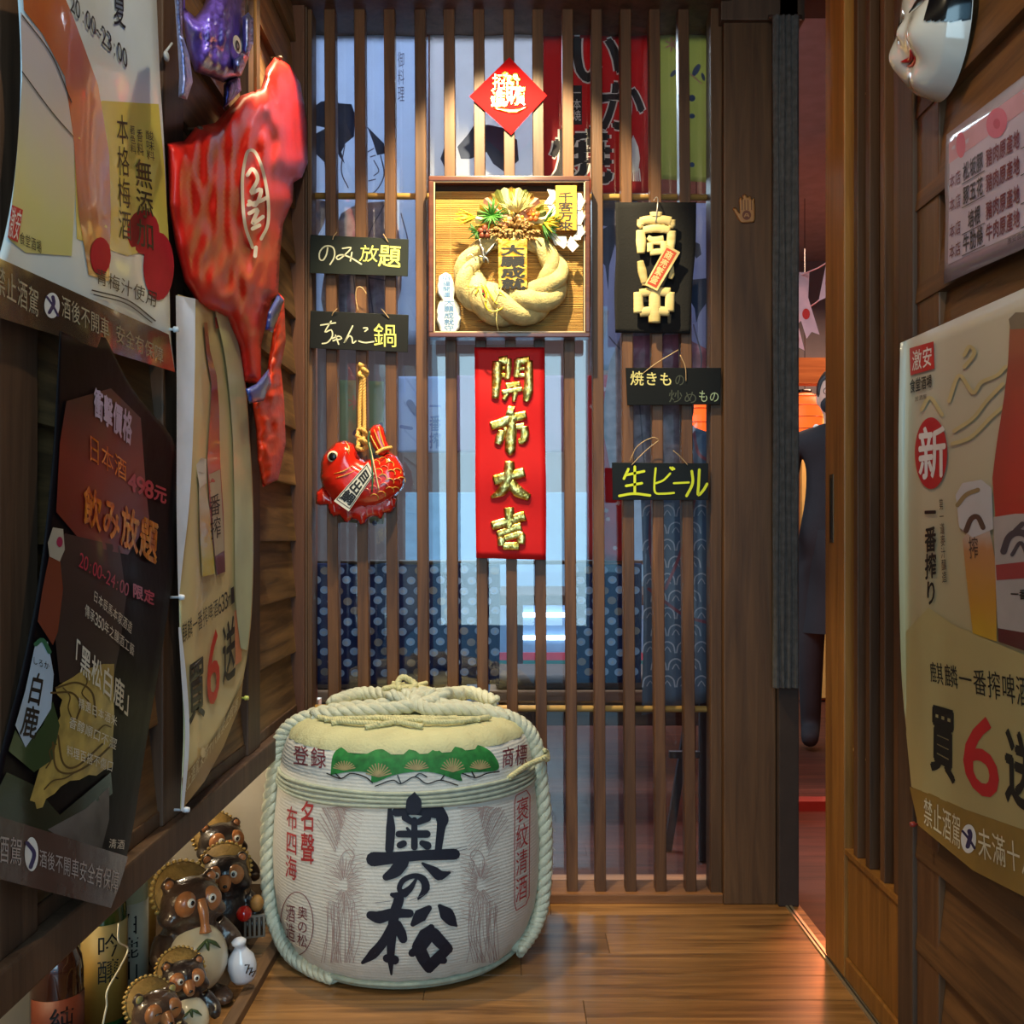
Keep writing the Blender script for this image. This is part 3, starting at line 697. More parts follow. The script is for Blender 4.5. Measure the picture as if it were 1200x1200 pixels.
# --- red deflated balloon
s4 = SX(-.524, 1)
RV = M('red_vinyl', (206, 34, 24), .42, var=.15, scale=9, bump=.18, bscale=20, coat=.12, spec=.35)
t = thing('vinyl_balloon', s4.hit(290, 560), 'sagging red vinyl balloon costume with white oval emblem on left wall', 'balloon')
body = [(322, 67), (340, 76), (352, 98), (360, 140), (361, 190), (354, 208), (344, 214), (343, 236), (332, 262), (328, 300), (326, 345), (318, 352), (306, 405), (306, 450), (286, 448), (281, 410), (266, 372), (232, 356), (216, 330), (206, 290), (198, 240), (196, 168), (216, 165), (229, 149), (252, 144), (282, 112), (306, 104), (312, 80)]
obj('body', puffy(NB(), s4, body, .026, 30, 4.0, wr=.008, wf=12, stretch=(1.3, .35)), RV, t, True)
arm = [(326, 342), (333, 350), (335, 400), (329, 430), (333, 470), (335, 520), (326, 562), (308, 571), (302, 540), (300, 505), (296, 474), (300, 455), (312, 440), (318, 400)]
obj('sleeve', puffy(NB(), s4, arm, .020, 14, 4, lift=.010, wr=.010, wf=9), M('red_orange_vinyl', (226, 56, 22), .4, var=.15, coat=.12, bump=.4, bscale=34), t, True)
BV = M('blue_vinyl', (46, 70, 150), .3, coat=.4, var=.15)
for pl in ([(326, 344), (333, 352), (320, 390), (311, 386), (314, 366)], [(288, 456), (300, 450), (315, 432), (318, 450), (309, 470), (292, 473)]):
    obj('band', puffy(NB(), s4, pl, .008, 8, 3, lift=.029), BV, t, True, label='blue band')
class On:                                       # print laid just above a puffed surface
    def __init__(s, surf, e): s.s = surf; s.e = e
    def hit(s, x, y, lift=0): return s.s.hit(x, y, s.e+lift)
class OnPuff:
    def __init__(s, surf, poly, T, R, lift=0, wr=0, wf=12, stretch=(1, 1)): s.__dict__.update(locals()); s.sg = [(Vector(poly[i]), Vector(poly[(i+1) % len(poly)])) for i in range(len(poly))]
    def hit(s, x, y, lift=0):
        p = Vector((x, y)); d = 1e9
        for a, b_ in s.sg: ab = b_-a; q = max(0, min(1, (p-a).dot(ab)/ab.length_squared)); d = min(d, (a+ab*q-p).length)
        k = min(d/s.R, 1); h_ = s.T*math.sqrt(max(0, 1-(1-k)**2))+(s.wr*k*noise.noise(Vector((x/s.wf*s.stretch[0], y/s.wf*s.stretch[1], 3.1))) if s.wr else 0)
        return s.surf.hit(x, y, s.lift+h_+lift)
L = Layer(OnPuff(s4, body, .026, 30, 0, .008, 12, (1.3, .35)), .003)
for seg_ in ([(296, 290), (287, 262), (284, 215), (288, 184), (293, 176), (300, 180), (308, 200), (314, 232), (314, 262), (306, 280)],): L.stroke(seg_, 1.9)
for seg_ in ([(290, 205), (296, 198), (302, 210), (294, 226), (306, 222), (300, 240), (292, 236)], [(291, 240), (304, 236), (312, 232)], [(292, 250), (302, 246), (296, 262), (308, 254)], [(296, 268), (304, 264)], [(300, 290), (299, 300)]): L.stroke(seg_, 2.3)
L.build('emblem', WHT, t, True, label='white oval emblem with brush letters')
pins(t, s4, [(324, 68), (229, 151)], M('pin_brown', (90, 60, 40), .5))
# --- purple fish balloon
s5 = SX(-.485, 1)
t = thing('fish_balloon', s5.hit(255, 118), 'crinkled purple fish balloon with lilac fins at top of left wall', 'balloon')
PV = M('purple_vinyl', (104, 78, 172), .32, var=.4, scale=45, bump=.6, bscale=50, coat=.5)
fish = [(216, -24), (217, 10), (229, 20), (238, 8), (250, -24), (288, -24), (287, 20), (292, 66), (283, 88), (262, 97), (246, 90), (228, 84), (220, 60), (214, 20)]
obj('body', puffy(NB(), s5, fish, .04, 24, 4, wr=.012, wf=9, stretch=(1.6, .4)), PV, t, True)
LV = foil('lilac_foil', (120, 130, 200), (176, 184, 230), .45)
for nm, pl in (('fin', [(203, -24), (213, -24), (214, 40), (222, 66), (226, 96), (219, 117), (209, 114), (210, 88), (208, 50)]), ('fin', [(284, 20), (291, 14), (297, 22), (297, 50), (291, 66), (284, 62)])):
    obj(nm, puffy(NB(), s5, pl, .025, 9, 3, lift=.03), LV, t, True, label='lilac side fin')
obj('tail', puffy(NB(), s5, [(266, 92), (281, 88), (283, 106), (262, 128), (262, 100)], .02, 9, 3, lift=-.005), foil('blue_foil', (30, 30, 100), (96, 100, 190), .4), t, True, label='dark blue tail')
obj('snout', puffy(NB(), s5, [(272, 70), (284, 62), (287, 76), (281, 88), (274, 86)], .03, 9, 3, lift=.032), LV, t, True)
L = Layer(s5, .049); L.poly(oval(278, 52, 4.6, 11, rot=-.2), 3); e = L.build('eye', WHT, t, True)
L = Layer(s5, .0505); L.poly(oval(278.5, 53, 2.2, 6, rot=-.2), 2); L.build('eye_ring', BLK, e)
L = Layer(s5, .052); L.poly(oval(278.5, 54, 1.1, 3), 2); L.build('pupil', M('pupil_grey', (120, 110, 120), .4), e)
# hanging cord between the balloons
c0 = SX(-.52, 1).hit(299, -20); c1 = SX(-.52, 1).hit(299, 108)
obj('cord', tube(NB(), [c0, (c0+c1)/2, c1], .003, 8), M('cord_tan', (150, 104, 50), .7), t, True, label='thin tan hanging cord')
# small clear hook by the purple fish
p = SX(-.545, 1).hit(192, 66, .0); bm = NB(); sphere(bm, p+Vector((.004, 0, 0)), (.004, .010, .008)); tube(bm, [p+Vector((.002, .0, .006)), p+Vector((.006, .02, .03))], .002, 6)
obj('adhesive_hook', bm, M('pin_clear', (0, 0, 0)), None, True, label='tiny clear plastic hook on left post near the fish balloon', cat='hook')

# ------------------------------------------------------------------ RIGHT WALL
# --- meat origin notice
s6 = SX(.70, -1, lambda y, z: .004+.003*math.sin(z*30+y*9))
t = thing('meat_origin_notice', s6.hit(1150, 330), 'laminated pinkish white notice listing meat origins on right wall', 'notice')
NL = [(1109, 158), (1107, 215), (1108, 250), (1106, 333)]; NR = [(1216, 76), (1216, 150), (1216, 200), (1216, 284)]
thick(s6, NL, NR, 'sheet', M('laminate_lilac', (176, 160, 176), .2, coat=.7, var=.04, bump=.1), t, 12, 10, .0008)
L = Layer(s6, .0008); L.grid([(1113, 170), (1112, 240), (1111, 310)], [(1216, 96), (1216, 180), (1216, 262)], 8, 8); L.build('paper', M('notice_paper', (186, 172, 194), .5, var=.03), t, True)
L = Layer(s6, .0011); L.poly([(1112, 168), (1216, 92), (1216, 118), (1112, 192)], 12); L.build('header_band', M('notice_pink', (190, 140, 156), .5, var=.1), t, True)
L = Layer(s6, .0014); L.poly(oval(1168, 144, 12, 18, rot=.2), 6); L.build('flower_print', M('flower_pink', (196, 90, 116), .5), t, True); L = Layer(s6, .0014); L.poly(oval(1126, 170, 5.5, 15), 5); L.build('flower_print', M('flower_pink', (196, 90, 116), .5), t, True)
L = Layer(s6, .0017); L.poly(oval(1168, 145, 4, 6), 4); L.build('flower_centre', M('flower_red', (176, 50, 80), .5), t)
L = Layer(s6, .0018)
rows = [('本店', '松坂豚', '豬肉原產地', 192, 222, 0), ('本店', '豚五花', '豬肉原產地', 222, 250, 1), ('本店', '培根', '豬肉原產地', 252, 281, 2), ('本店', '牛肋條', '牛肉原產地', 280, 305, 3)]
La = Layer(s6, .0018)
def rowq(x0, x1, yb, hgt, sl=-.50):   # slanted row box
    y0 = yb+(x0-1112)*sl; y1 = yb+(x1-1112)*sl; return [(x0, y0-hgt), (x1, y1-hgt*1.08), (x1, y1), (x0, y0)]
for i, (a, b_, c, y0, y1, k) in enumerate(rows):
    yb = y1+(0 if i else 1); sl = (-.60, -.55, -.52, -.47)[i]
    La.h(a, rowq(1112, 1126, yb, 17, sl)); L.h(b_, rowq(1128 if len(b_) > 2 else 1134, 1152 if len(b_) > 2 else 1149, yb, 22, sl), bold=.02); La.h(c, rowq(1155, 1195, yb, 22, sl), bold=.02)
    x0, x1 = 1127, 1154; L.stroke([(x0, yb+(x0-1112)*sl+2), (x1, yb+(x1-1112)*sl+2)], .5, seg=4); L.stroke([(1196, yb+84*sl+2), (1214, yb+102*sl+2)], .5, seg=4)
L.h('激安食堂酒場', rowq(1180, 1214, 318, 8, -.45))
L.build('lettering', M('ink_greyblack', (52, 46, 58), .5), t, label='dark grey handwritten entries'); La.build('lettering', M('ink_maroon', (110, 40, 58), .5), t, label='maroon printed lines')
# --- beer poster right
def off7(y, z): return .012+.045*math.exp(-((1.80-y)/.09)**2)+.006*math.sin(z*7+1)
s7 = SX(.70, -1, off7)
t = thing('hanging_poster', s7.hit(1130, 1000), 'large beige beer poster with red bottle and red circle on right wall', 'poster')
pL = [(1055, 402), (1053, 500), (1053, 600), (1054, 700), (1057, 800), (1065, 880), (1075, 965)]; pR = [(1222, 328), (1222, 450), (1222, 600), (1222, 700), (1222, 850), (1222, 950), (1222, 1060)]
thick(s7, pL, pR, 'sheet', grad('beer_paper', [(0, (190, 172, 118)), (.35, (186, 168, 122)), (1, (196, 188, 172))], 2, .45, 1.3, .42, .15, .03), t, 26, 30)
L = Layer(s7, .0025); L.poly([(1066, 922), (1090, 930), (1130, 948), (1222, 980), (1222, 1062), (1140, 1020), (1076, 967)], 12); L.build('warning_band', M('band_ochre', (150, 116, 52), .45), t, True)
L = Layer(s7, .0024); L.poly([(1088, 712), (1120, 734), (1222, 776), (1222, 980), (1130, 948), (1068, 922), (1062, 860), (1062, 740)], 14); L.build('lower_field', M('beer_lower', (184, 164, 110), .42, var=.03), t, True)
L = Layer(s7, .0025)
for pts in ([(1112, 470), (1124, 440), (1140, 460), (1150, 448), (1168, 440), (1178, 430)], [(1118, 505), (1140, 490), (1156, 470), (1175, 450)], [(1116, 520), (1138, 512), (1160, 490), (1176, 476)], [(1130, 416), (1136, 406), (1142, 414), (1130, 430)], [(1080, 480), (1090, 466), (1104, 486)]): L.stroke(pts, 2.2)
L.build('dragon_pattern', M('pattern_gold', (198, 178, 128), .5), t)
L = Layer(s7, .0028); L.poly([(1184, 372), (1204, 366), (1222, 366), (1222, 770), (1170, 752), (1166, 600), (1163, 560), (1168, 520), (1176, 470), (1181, 430)], 11)
L.build('bottle_print', grad('beer_red', [(0, (60, 20, 26)), (.3, (110, 30, 32)), (.45, (168, 48, 40)), (1, (150, 70, 56))], 2, .72, 1.25, .3, .3, .05), t, True)
L = Layer(s7, .0031); L.poly([(1182, 374), (1190, 366), (1206, 366), (1222, 368), (1222, 384), (1184, 386)], 8); L.build('bottle_cap', M('cap_grey', (120, 110, 100), .4, .3), t, True)
L = Layer(s7, .0032); L.poly([(1164, 606), (1190, 602), (1222, 602), (1222, 745), (1169, 736), (1166, 660)], 10); L.build('bottle_label', M('label_silver', (176, 164, 160), .4), t, True)
L = Layer(s7, .0036); L.poly([(1167, 662), (1222, 656), (1222, 676), (1168, 680)], 10); L.build('label_ribbon', M('ribbon_red', (160, 60, 60), .4), t, True)
L = Layer(s7, .0038); L.stroke([(1176, 646), (1182, 630), (1192, 624), (1204, 628), (1210, 644)], 4); L.stroke([(1186, 650), (1196, 636), (1204, 652)], 2.2); L.stroke([(1190, 622), (1198, 614)], 3); L.build('label_beast', M('ink_slate', (70, 62, 70), .5), t)
L = Layer(s7, .0038); L.h('一番搾', [(1184, 690), (1214, 690), (1214, 704), (1184, 702)], bold=.02); L.build('label_lettering', BLK, t)
L = Layer(s7, .0027); L.poly([(1128, 632), (1136, 620), (1160, 622), (1167, 660), (1168, 752), (1140, 742), (1134, 690)], 9); L.build('beer_glass', grad('beer_glass_r', [(0, (214, 180, 20)), (.5, (200, 140, 40)), (.85, (190, 130, 80)), (1, (196, 180, 170))], 2, .74, .96, .35, .3, .12, 12), t, True)
L = Layer(s7, .0030); L.poly([(1120, 580), (1128, 566), (1150, 562), (1162, 572), (1164, 620), (1140, 630), (1124, 618)], 9); L.build('foam', M('foam_lilac', (196, 188, 190), .6, var=.06), t, True)
L = Layer(s7, .0035); L.stroke([(1122, 592), (1132, 580), (1146, 574)], 2.5); L.build('foam_outline', M('foam_tan', (150, 124, 84), .6), t)
L = Layer(s7, .0035); L.stroke([(1132, 622), (1138, 608), (1146, 606), (1152, 618)], 3); L.v('搾', [(1134, 628), (1146, 628), (1147, 655), (1136, 656)]); L.build('glass_crest', M('ink_brown', (84, 60, 50), .5), t)
L = Layer(s7, .0029); L.poly(oval(1091, 531, 19, 42, 36), 8); L.build('red_disc', M('disc_red', (186, 32, 40), .45, var=.03), t, True)
L = Layer(s7, .0035); L.ch('新', [(1075, 500), (1109, 496), (1109, 560), (1076, 566)], bold=.02); L.build('disc_lettering', M('ink_white2', (226, 214, 210), .5), t)
L = Layer(s7, .0029); q = [(1066, 408), (1094, 400), (1095, 432), (1067, 440)]; L.poly(q, 10); L.build('logo_seal', RED, t)
L = Layer(s7, .0032); q2 = [(1068, 411), (1092, 404), (1093, 429), (1069, 436)]; L.h('激安', q2, shear=.12, bold=.01); L.build('logo_lettering', M('ink_white2', (0, 0, 0)), t)
L = Layer(s7, .0031)
L.h('食堂酒場', [(1066, 444), (1092, 438), (1092, 454), (1066, 462)], bold=.02); L.h('居酒屋', [(1072, 465), (1086, 461), (1086, 467), (1072, 471)])
L.v('一番搾り', [(1083, 585), (1097, 585), (1098, 708), (1084, 712)], bold=.025); L.v('第一道麥汁釀造', [(1100, 584), (1105, 584), (1110, 682), (1104, 684)])
L.h('麒麟一番搾啤酒', [(1088, 774), (1206, 792), (1208, 832), (1090, 800)], bold=.0)
L.ch('買', [(1090, 820), (1120, 828), (1120, 922), (1089, 902)], bold=.03); L.ch('送', [(1176, 850), (1216, 862), (1216, 960), (1178, 940)], bold=.03)
L.build('lettering', BLK, t, label='black characters')
L = Layer(s7, .0032); L.ch('6', [(1129, 836), (1169, 844), (1170, 942), (1130, 920)], bold=.01, full=True); L.build('lettering', M('ink_red2', (200, 34, 40), .45), t, label='red numeral')
L = Layer(s7, .0032); L.h('禁止酒駕', [(1082, 932), (1126, 956), (1126, 998), (1082, 966)]); L.h('未滿十八', [(1144, 966), (1212, 994), (1214, 1032), (1146, 1006)]); L.build('lettering', M('ink_pale', (220, 208, 180), .5), t, label='pale warning text')
L = Layer(s7, .0032); L.poly(oval(1135, 983, 9, 17), 6); L.build('badge', WHT, t); L = Layer(s7, .0035); L.stroke([(1128, 974), (1136, 984), (1142, 994)], 1.4); L.stroke([(1134, 992), (1137, 980), (1136, 974)], 2.6); L.build('badge_symbol', M('ink_navy', (0, 0, 0)), t)
pins(t, s7, [(1075, 966)], M('pin_red', (150, 50, 40), .4))
# ------------------------------------------------------------------ things hung on the lattice
GOLD = foil('gold_foil', (200, 156, 60), (255, 236, 150), .3)
WIRE = M('tie_wire', (190, 160, 120), .5)
# --- red diamond
sd = SY(2.655)
t = thing('fortune_diamond', sd.hit(597, 112), 'red paper diamond with gold treasure character pinned high on the lattice', 'paper ornament')
dm = [(597, 67), (641, 112), (599, 158), (550, 113)]
REDP = M('red_paper', (214, 24, 28), .75, var=.04, spec=.08)
L = Layer(sd, 0)
bm = NB(); V0 = [bm.verts.new(sd.hit(*p, .0)) for p in dm]; V1 = [bm.verts.new(sd.hit(*p, .0015)) for p in dm]
bm.faces.new(V1); bm.faces.new(V0[::-1])
for i in range(4): bm.faces.new([V0[i], V0[(i+1) % 4], V1[(i+1) % 4], V1[i]])
bmesh.ops.recalc_face_normals(bm, faces=bm.faces[:]); obj('paper', bm, REDP, t)
L = Layer(sd, .0018)
kw = dict(ext=.03, bev=.012, scale3=.03)
L.ch('招', [(577, 86), (593, 86), (593, 106), (577, 106)], bold=.012, **kw); L.ch('財', [(592, 94), (610, 94), (610, 124), (592, 124)], bold=.012, **kw)
L.ch('進', [(575, 104), (593, 104), (593, 126), (575, 126)], bold=.012, **kw); L.ch('寶', [(603, 100), (616, 100), (616, 124), (603, 124)], bold=.012, **kw)
L.build('lettering', GOLD, t, True)
bm = NB()
def fl3(bm, surf, pts, R, lift, n=14, flatk=.4, seg=8):   # raised flattened stroke, px
    P = [surf.hit(x, y, lift) for x, y in pts]; Q = cat(P, n) if len(P) > 2 else [P[0].lerp(P[1], i/n) for i in range(n+1)]
    sc_ = (surf.hit(600, 600)-surf.hit(601, 600)).length if not isinstance(surf, SX) else .002
    RR = [lerp_list([r*sc_ for r in R], i/n) for i in range(n+1)] if hasattr(R, '__len__') else [R*sc_]*(n+1)
    tube(bm, Q, lambda u: lerp_list(RR, u), seg, flat=(Vector((0, 1, 0)), flatk), up=Vector((.1, .9, .2)))
fl3(bm, sd, [(579, 127), (595, 130), (606, 130), (618, 125)], [1, 2.4, 2.8, .6], .003)
fl3(bm, sd, [(575, 114), (578, 122), (584, 128)], [1, 1.8, .8], .003)
obj('boat', bm, GOLD, t, True, label='gold boat shaped underline')
bm = NB()
for x, y, r in ((592, 88, 5), (597, 92, 5.5), (604, 90, 5), (600, 98, 4.5), (608, 93, 3)):
    p = sd.hit(x, y, .003); sphere(bm, p, (r*.0022, .0018, r*.0022), 12, 6)
obj('blossom', bm, GOLD, t, True, label='gold blossom cluster')

# --- chalk boards
BOARD = M('chalkboard', (27, 34, 32), .6, var=.12, scale=20, spec=.2)
CHY = M('chalk_yellow', (208, 212, 112), .9); CHP = M('chalk_pale', (198, 200, 176), .9)
def chalkboard(q, label, mat=BOARD, strings=()):
    sb = SY(2.648); cx_ = sum(p[0] for p in q)/4; cy_ = sum(p[1] for p in q)/4
    t = thing('chalkboard', sb.hit(cx_, cy_), label, 'sign', group=None)
    bm = NB(); V0 = [bm.verts.new(sb.hit(*p, 0)) for p in q]; V1 = [bm.verts.new(sb.hit(*p, .006)) for p in q]
    bm.faces.new(V1); bm.faces.new(V0[::-1])
    for i in range(4): bm.faces.new([V0[i], V0[(i+1) % 4], V1[(i+1) % 4], V1[i]])
    bmesh.ops.recalc_face_normals(bm, faces=bm.faces[:]); bmesh.ops.bevel(bm, geom=bm.edges[:], offset=.0008, segments=1, affect='EDGES')
    obj('board', bm, mat, t)
    for s_ in strings:
        bm = NB(); tube(bm, cat([sb.hit(x, y, l_) for x, y, l_ in s_], 16), .0011, 6); obj('string', bm, WIRE, t, True)
    return t, sb
def chalk(t, sb, strokes, mat, r=.9, lift=.0068, name='chalk_stroke'):
    for st in strokes:
        L = Layer(sb, lift); L.stroke(st, r); L.build(name, mat, t)
def c1(x, y): return (340+x/5.4545, 260+y/5.4545)
def C1(L_): return [[c1(*p) for p in s_] for s_ in L_]
t, sb = chalkboard([(364, 275), (479, 280.5), (478, 324), (363, 320)], 'upper left chalkboard reading のみ放題 in yellow chalk', BOARD, [[(390, 281, .007), (391, 277, .010), (395, 272, .012)], [(455, 284, .007), (452, 279, .010), (449, 274, .012)]])
chalk(t, sb, C1([[(240, 165), (232, 210), (210, 245), (188, 235), (190, 190), (225, 155), (270, 160), (285, 195), (278, 235), (255, 272)], [(335, 170), (390, 165), (350, 210), (310, 240), (296, 225), (330, 210), (390, 230), (455, 270)], [(395, 195), (385, 250)]]), CHP, .85)
L = Layer(sb, .0068); L.ch('放', [(421, 286), (444, 287), (444, 308), (421, 307)], shear=.1); L.ch('題', [(444, 285), (471, 287), (470, 315), (442, 313)], bold=.012); L.build('lettering', CHY, t)
t, sb = chalkboard([(364, 364), (479, 369), (478, 413), (363, 408)], 'lower left chalkboard reading ちゃんこ鍋 in chalk', M('chalkboard_dark', (17, 20, 23), .6, var=.1, spec=.2), [[(389, 370, .007), (391, 366, .010), (395, 362, .012)], [(456, 373, .007), (452, 368, .010), (447, 362, .012)], [(420, 366, .007), (417, 350, .010), (418, 338, .014), (424, 337, .014), (430, 345, .010)]])
chalk(t, sb, C1([[(195, 660), (290, 645)], [(262, 635), (222, 705), (262, 690), (270, 730), (240, 770), (205, 778)], [(270, 745), (310, 730), (330, 745), (300, 755)], [(290, 725), (310, 782)], [(275, 760), (300, 750)], [(400, 665), (345, 775), (375, 730), (395, 740), (400, 775), (420, 762)], [(470, 678), (500, 680), (478, 700)], [(438, 762), (480, 772), (535, 765)]]), CHP, .8)
L = Layer(sb, .0068); L.ch('鍋', [(437, 378), (466, 379), (466, 408), (437, 407)], bold=.0); L.build('lettering', CHY, t)
def c2(x, y): return (690+x/5.714, 400+y/5.714)
def C2(L_): return [[c2(*p) for p in s_] for s_ in L_]
BB = M('chalkboard_black', (13, 16, 20), .6, var=.1, spec=.2)
t, sb = chalkboard([(733, 431), (845, 431), (844, 474), (735, 475)], 'black chalkboard reading 焼きもの and 炒めもの, partly rubbed out', BB, [[(754, 437, .007), (770, 425, .010), (795, 410, .012)], [(804, 447, .008), (803, 430, .012), (797, 416, .012)]])
L = Layer(sb, .0068); L.h('焼きも', [(738, 434), (789, 436), (789, 453), (738, 452)], bold=.01); L.build('lettering', M('chalk_cream', (214, 206, 140), .9), t)
L = Layer(sb, .0068); L.h('の', [(790, 437), (803, 437), (803, 453), (790, 453)]); L.h('炒め', [(783, 456), (818, 458), (818, 474), (783, 472)]); L.build('lettering', M('chalk_faint', (66, 72, 66), .9), t)
L = Layer(sb, .0068); L.h('もの', [(818, 456), (844, 458), (843, 472), (818, 472)]); L.build('lettering', M('chalk_green', (160, 180, 150), .9), t)
t, sb = chalkboard([(717, 542), (830, 543), (830, 586), (718, 586)], 'lowest right chalkboard reading 生ビール in large yellow chalk', M('chalkboard_blue', (15, 23, 31), .6, var=.1, spec=.2), [[(738, 541, .002), (747, 523, .010), (764, 513, .012), (772, 515, .012)], [(740, 545, .007), (757, 528, .010), (772, 516, .012)], [(806, 545, .007), (798, 536, .010), (789, 528, .012)]])
YG = M('chalk_yellowgreen', (204, 218, 56), .9)
chalk(t, sb, C2([[(265, 855), (235, 920)], [(250, 895), (370, 870)], [(308, 840), (308, 1015)], [(250, 968), (355, 950)], [(205, 1035), (300, 1020), (410, 1032)]]), YG, 1.5)
chalk(t, sb, C2([[(448, 850), (440, 940), (445, 1012), (500, 1020), (570, 1015)], [(545, 885), (500, 930), (450, 950)], [(545, 845), (560, 860)], [(560, 845), (572, 855)], [(570, 950), (670, 945)]]), YG, 1.2)
chalk(t, sb, C2([[(690, 870), (695, 950), (655, 1035)], [(740, 860), (735, 960), (732, 1028), (765, 1000), (792, 955)]]), YG, 1.6)

# --- red vertical banner with gold characters
def offb(x, z): return .002*math.sin(z*30)+.002*math.sin(x*40+z*13)
sr = SY(2.652, lambda x, z: offb(x, z)+.003)
t = thing('opening_banner', sr.hit(598, 408), 'vertical red paper banner with four gold characters 開市大吉', 'banner')
thick(sr, [(556, 407), (557, 490), (557, 570), (558, 654)], [(638, 407), (638, 490), (640, 570), (640, 656)], 'paper', M('banner_red', (196, 16, 22), .6, spec=.25, var=.05), t, 12, 30, .001)
def c3(x, y): return (540+x/4.2857, 390+y/4.2857)
g1 = [('frame_left', None)]
def gold_strokes(name, LS):
    o = thing('character', sr.hit(*c3(*LS[0][0][0]))); o.parent = t; o.matrix_parent_inverse = world_of(t).inverted()
    for pts, R in LS:
        bm = NB(); fl3(bm, sr, [c3(*p) for p in pts], [r*1.6/4.2857 for r in R], .0025, max(6, 6*len(pts)), .35, 10)
        obj('brush_stroke', bm, GOLD, o, True)
for nm, LS in (('kai', [([(185, 145), (180, 230), (172, 330)], [18, 17, 12]), ([(190, 140), (235, 138)], [12, 16]), ([(240, 130), (238, 170), (232, 235)], [10, 12, 10]), ([(195, 178), (228, 176)], [7, 8]), ([(195, 215), (235, 212)], [8, 8]),
                        ([(290, 135), (285, 180), (280, 225)], [14, 12, 10]), ([(280, 140), (345, 140)], [10, 16]), ([(340, 140), (342, 230), (338, 300), (325, 345)], [14, 15, 17, 10]), ([(290, 180), (330, 178)], [7, 7]), ([(290, 215), (330, 214)], [7, 7]),
                        ([(225, 265), (300, 255)], [8, 8]), ([(205, 300), (310, 282)], [8, 8]), ([(240, 262), (235, 300), (215, 338)], [8, 8, 8]), ([(275, 250), (272, 300), (265, 345)], [9, 10, 6])]),
               ('ichi', [([(232, 388), (262, 398)], [16, 20]), ([(150, 470), (210, 450), (270, 425), (330, 412)], [15, 16, 15, 14]), ([(205, 490), (195, 530), (185, 560)], [12, 15, 12]), ([(215, 488), (270, 475), (320, 468)], [8, 9, 12]), ([(318, 470), (322, 510), (310, 540), (288, 545)], [14, 15, 14, 8]), ([(255, 400), (252, 500), (248, 590), (245, 615)], [14, 19, 18, 5])]),
               ('dai', [([(165, 742), (240, 722), (320, 700)], [17, 18, 17]), ([(245, 645), (240, 720), (210, 790), (150, 828)], [16, 21, 18, 4]), ([(250, 745), (285, 795), (345, 828)], [14, 20, 12])]),
               ('kichi', [([(155, 972), (240, 945), (325, 918)], [15, 15, 18]), ([(240, 878), (245, 930), (240, 985)], [17, 17, 14]), ([(182, 1015), (250, 990), (305, 972)], [12, 13, 14]), ([(205, 1030), (205, 1070)], [16, 14]), ([(215, 1035), (300, 1015), (300, 1060)], [9, 12, 16]), ([(210, 1072), (295, 1070)], [12, 14])])):
    gold_strokes(nm, LS)

# --- black cloth with wooden open-for-business sign
sk = SY(2.650, lambda x, z: .003+.003*math.sin(x*60)+.002*math.sin(z*23+x*20))
t = thing('black_cloth_banner', sk.hit(765, 236), 'plain black cloth hung behind the wooden character sign', 'cloth')
thick(sk, [(721, 237), (722, 290), (720, 340), (721, 390)], [(816, 237), (815, 290), (811, 340), (809, 391)], 'cloth', M('black_cloth', (18, 17, 20), .95, var=.15, bump=.3, bscale=200), t, 22, 26, .001)
so = SY(2.628)
t = thing('wooden_sign', so.hit(768, 240), 'pale carved wooden sign of 商い中 with red printed tag hanging on wire', 'sign')
def c4(x, y): return (690+x/5.714, 220+y/5.714)
WD = wood('sign_wood', (196, 172, 112), (226, 206, 150), axis=0, rough=.5, bump=.1)
def carve(nm, LS, k=1):
    bm = NB()
    for pts, R in LS: fl3(bm, so, [c4(*p) for p in pts], [r*1.22/5.714 for r in R], .002, max(6, 5*len(pts)), .42, 10)
    obj(nm, bm, WD, t, True, kind='stuff')
carve('carved_character', [([(450, 165), (450, 195)], [36, 32]), ([(345, 225), (400, 215), (500, 215), (550, 225)], [22, 24, 24, 26]), ([(350, 215), (348, 250), (360, 262)], [22, 22, 10]), ([(555, 215), (553, 250), (540, 262)], [22, 22, 10]), ([(345, 285), (350, 360), (350, 440)], [24, 30, 22]), ([(365, 285), (450, 272), (545, 285)], [20, 24, 22]), ([(555, 290), (552, 350), (545, 420)], [24, 26, 22]), ([(415, 255), (405, 300)], [16, 16]), ([(490, 250), (500, 300)], [16, 18]), ([(395, 330), (430, 350), (500, 340)], [14, 18, 18]), ([(410, 370), (412, 430)], [18, 18]), ([(420, 365), (500, 365)], [14, 16]), ([(500, 360), (505, 420)], [20, 20]), ([(410, 435), (500, 425)], [18, 18])])
carve('carved_character', [([(345, 490), (358, 560), (375, 640)], [18, 26, 20]), ([(560, 520), (555, 580), (545, 610)], [8, 16, 12]), ([(360, 640), (400, 650)], [14, 8])])
carve('carved_character', [([(330, 700), (335, 840)], [26, 30]), ([(340, 705), (440, 695), (545, 700)], [22, 24, 26]), ([(545, 700), (540, 830)], [26, 28]), ([(340, 835), (440, 825), (540, 830)], [26, 28, 26]), ([(440, 670), (442, 800), (440, 905)], [32, 34, 34])])
tg = [(457, 335), (520, 475)]
Lq = [c4(520, 380), c4(612, 432), c4(458, 690), c4(374, 650)]
bm = NB(); V0 = [bm.verts.new(so.hit(*p, .010)) for p in Lq]; V1 = [bm.verts.new(so.hit(*p, .013)) for p in Lq]
bm.faces.new(V1); bm.faces.new(V0[::-1])
for i in range(4): bm.faces.new([V0[i], V0[(i+1) % 4], V1[(i+1) % 4], V1[i]])
bmesh.ops.recalc_face_normals(bm, faces=bm.faces[:]); tagb = obj('tag', bm, WD, t, label='small slanted wooden tag printed in red')
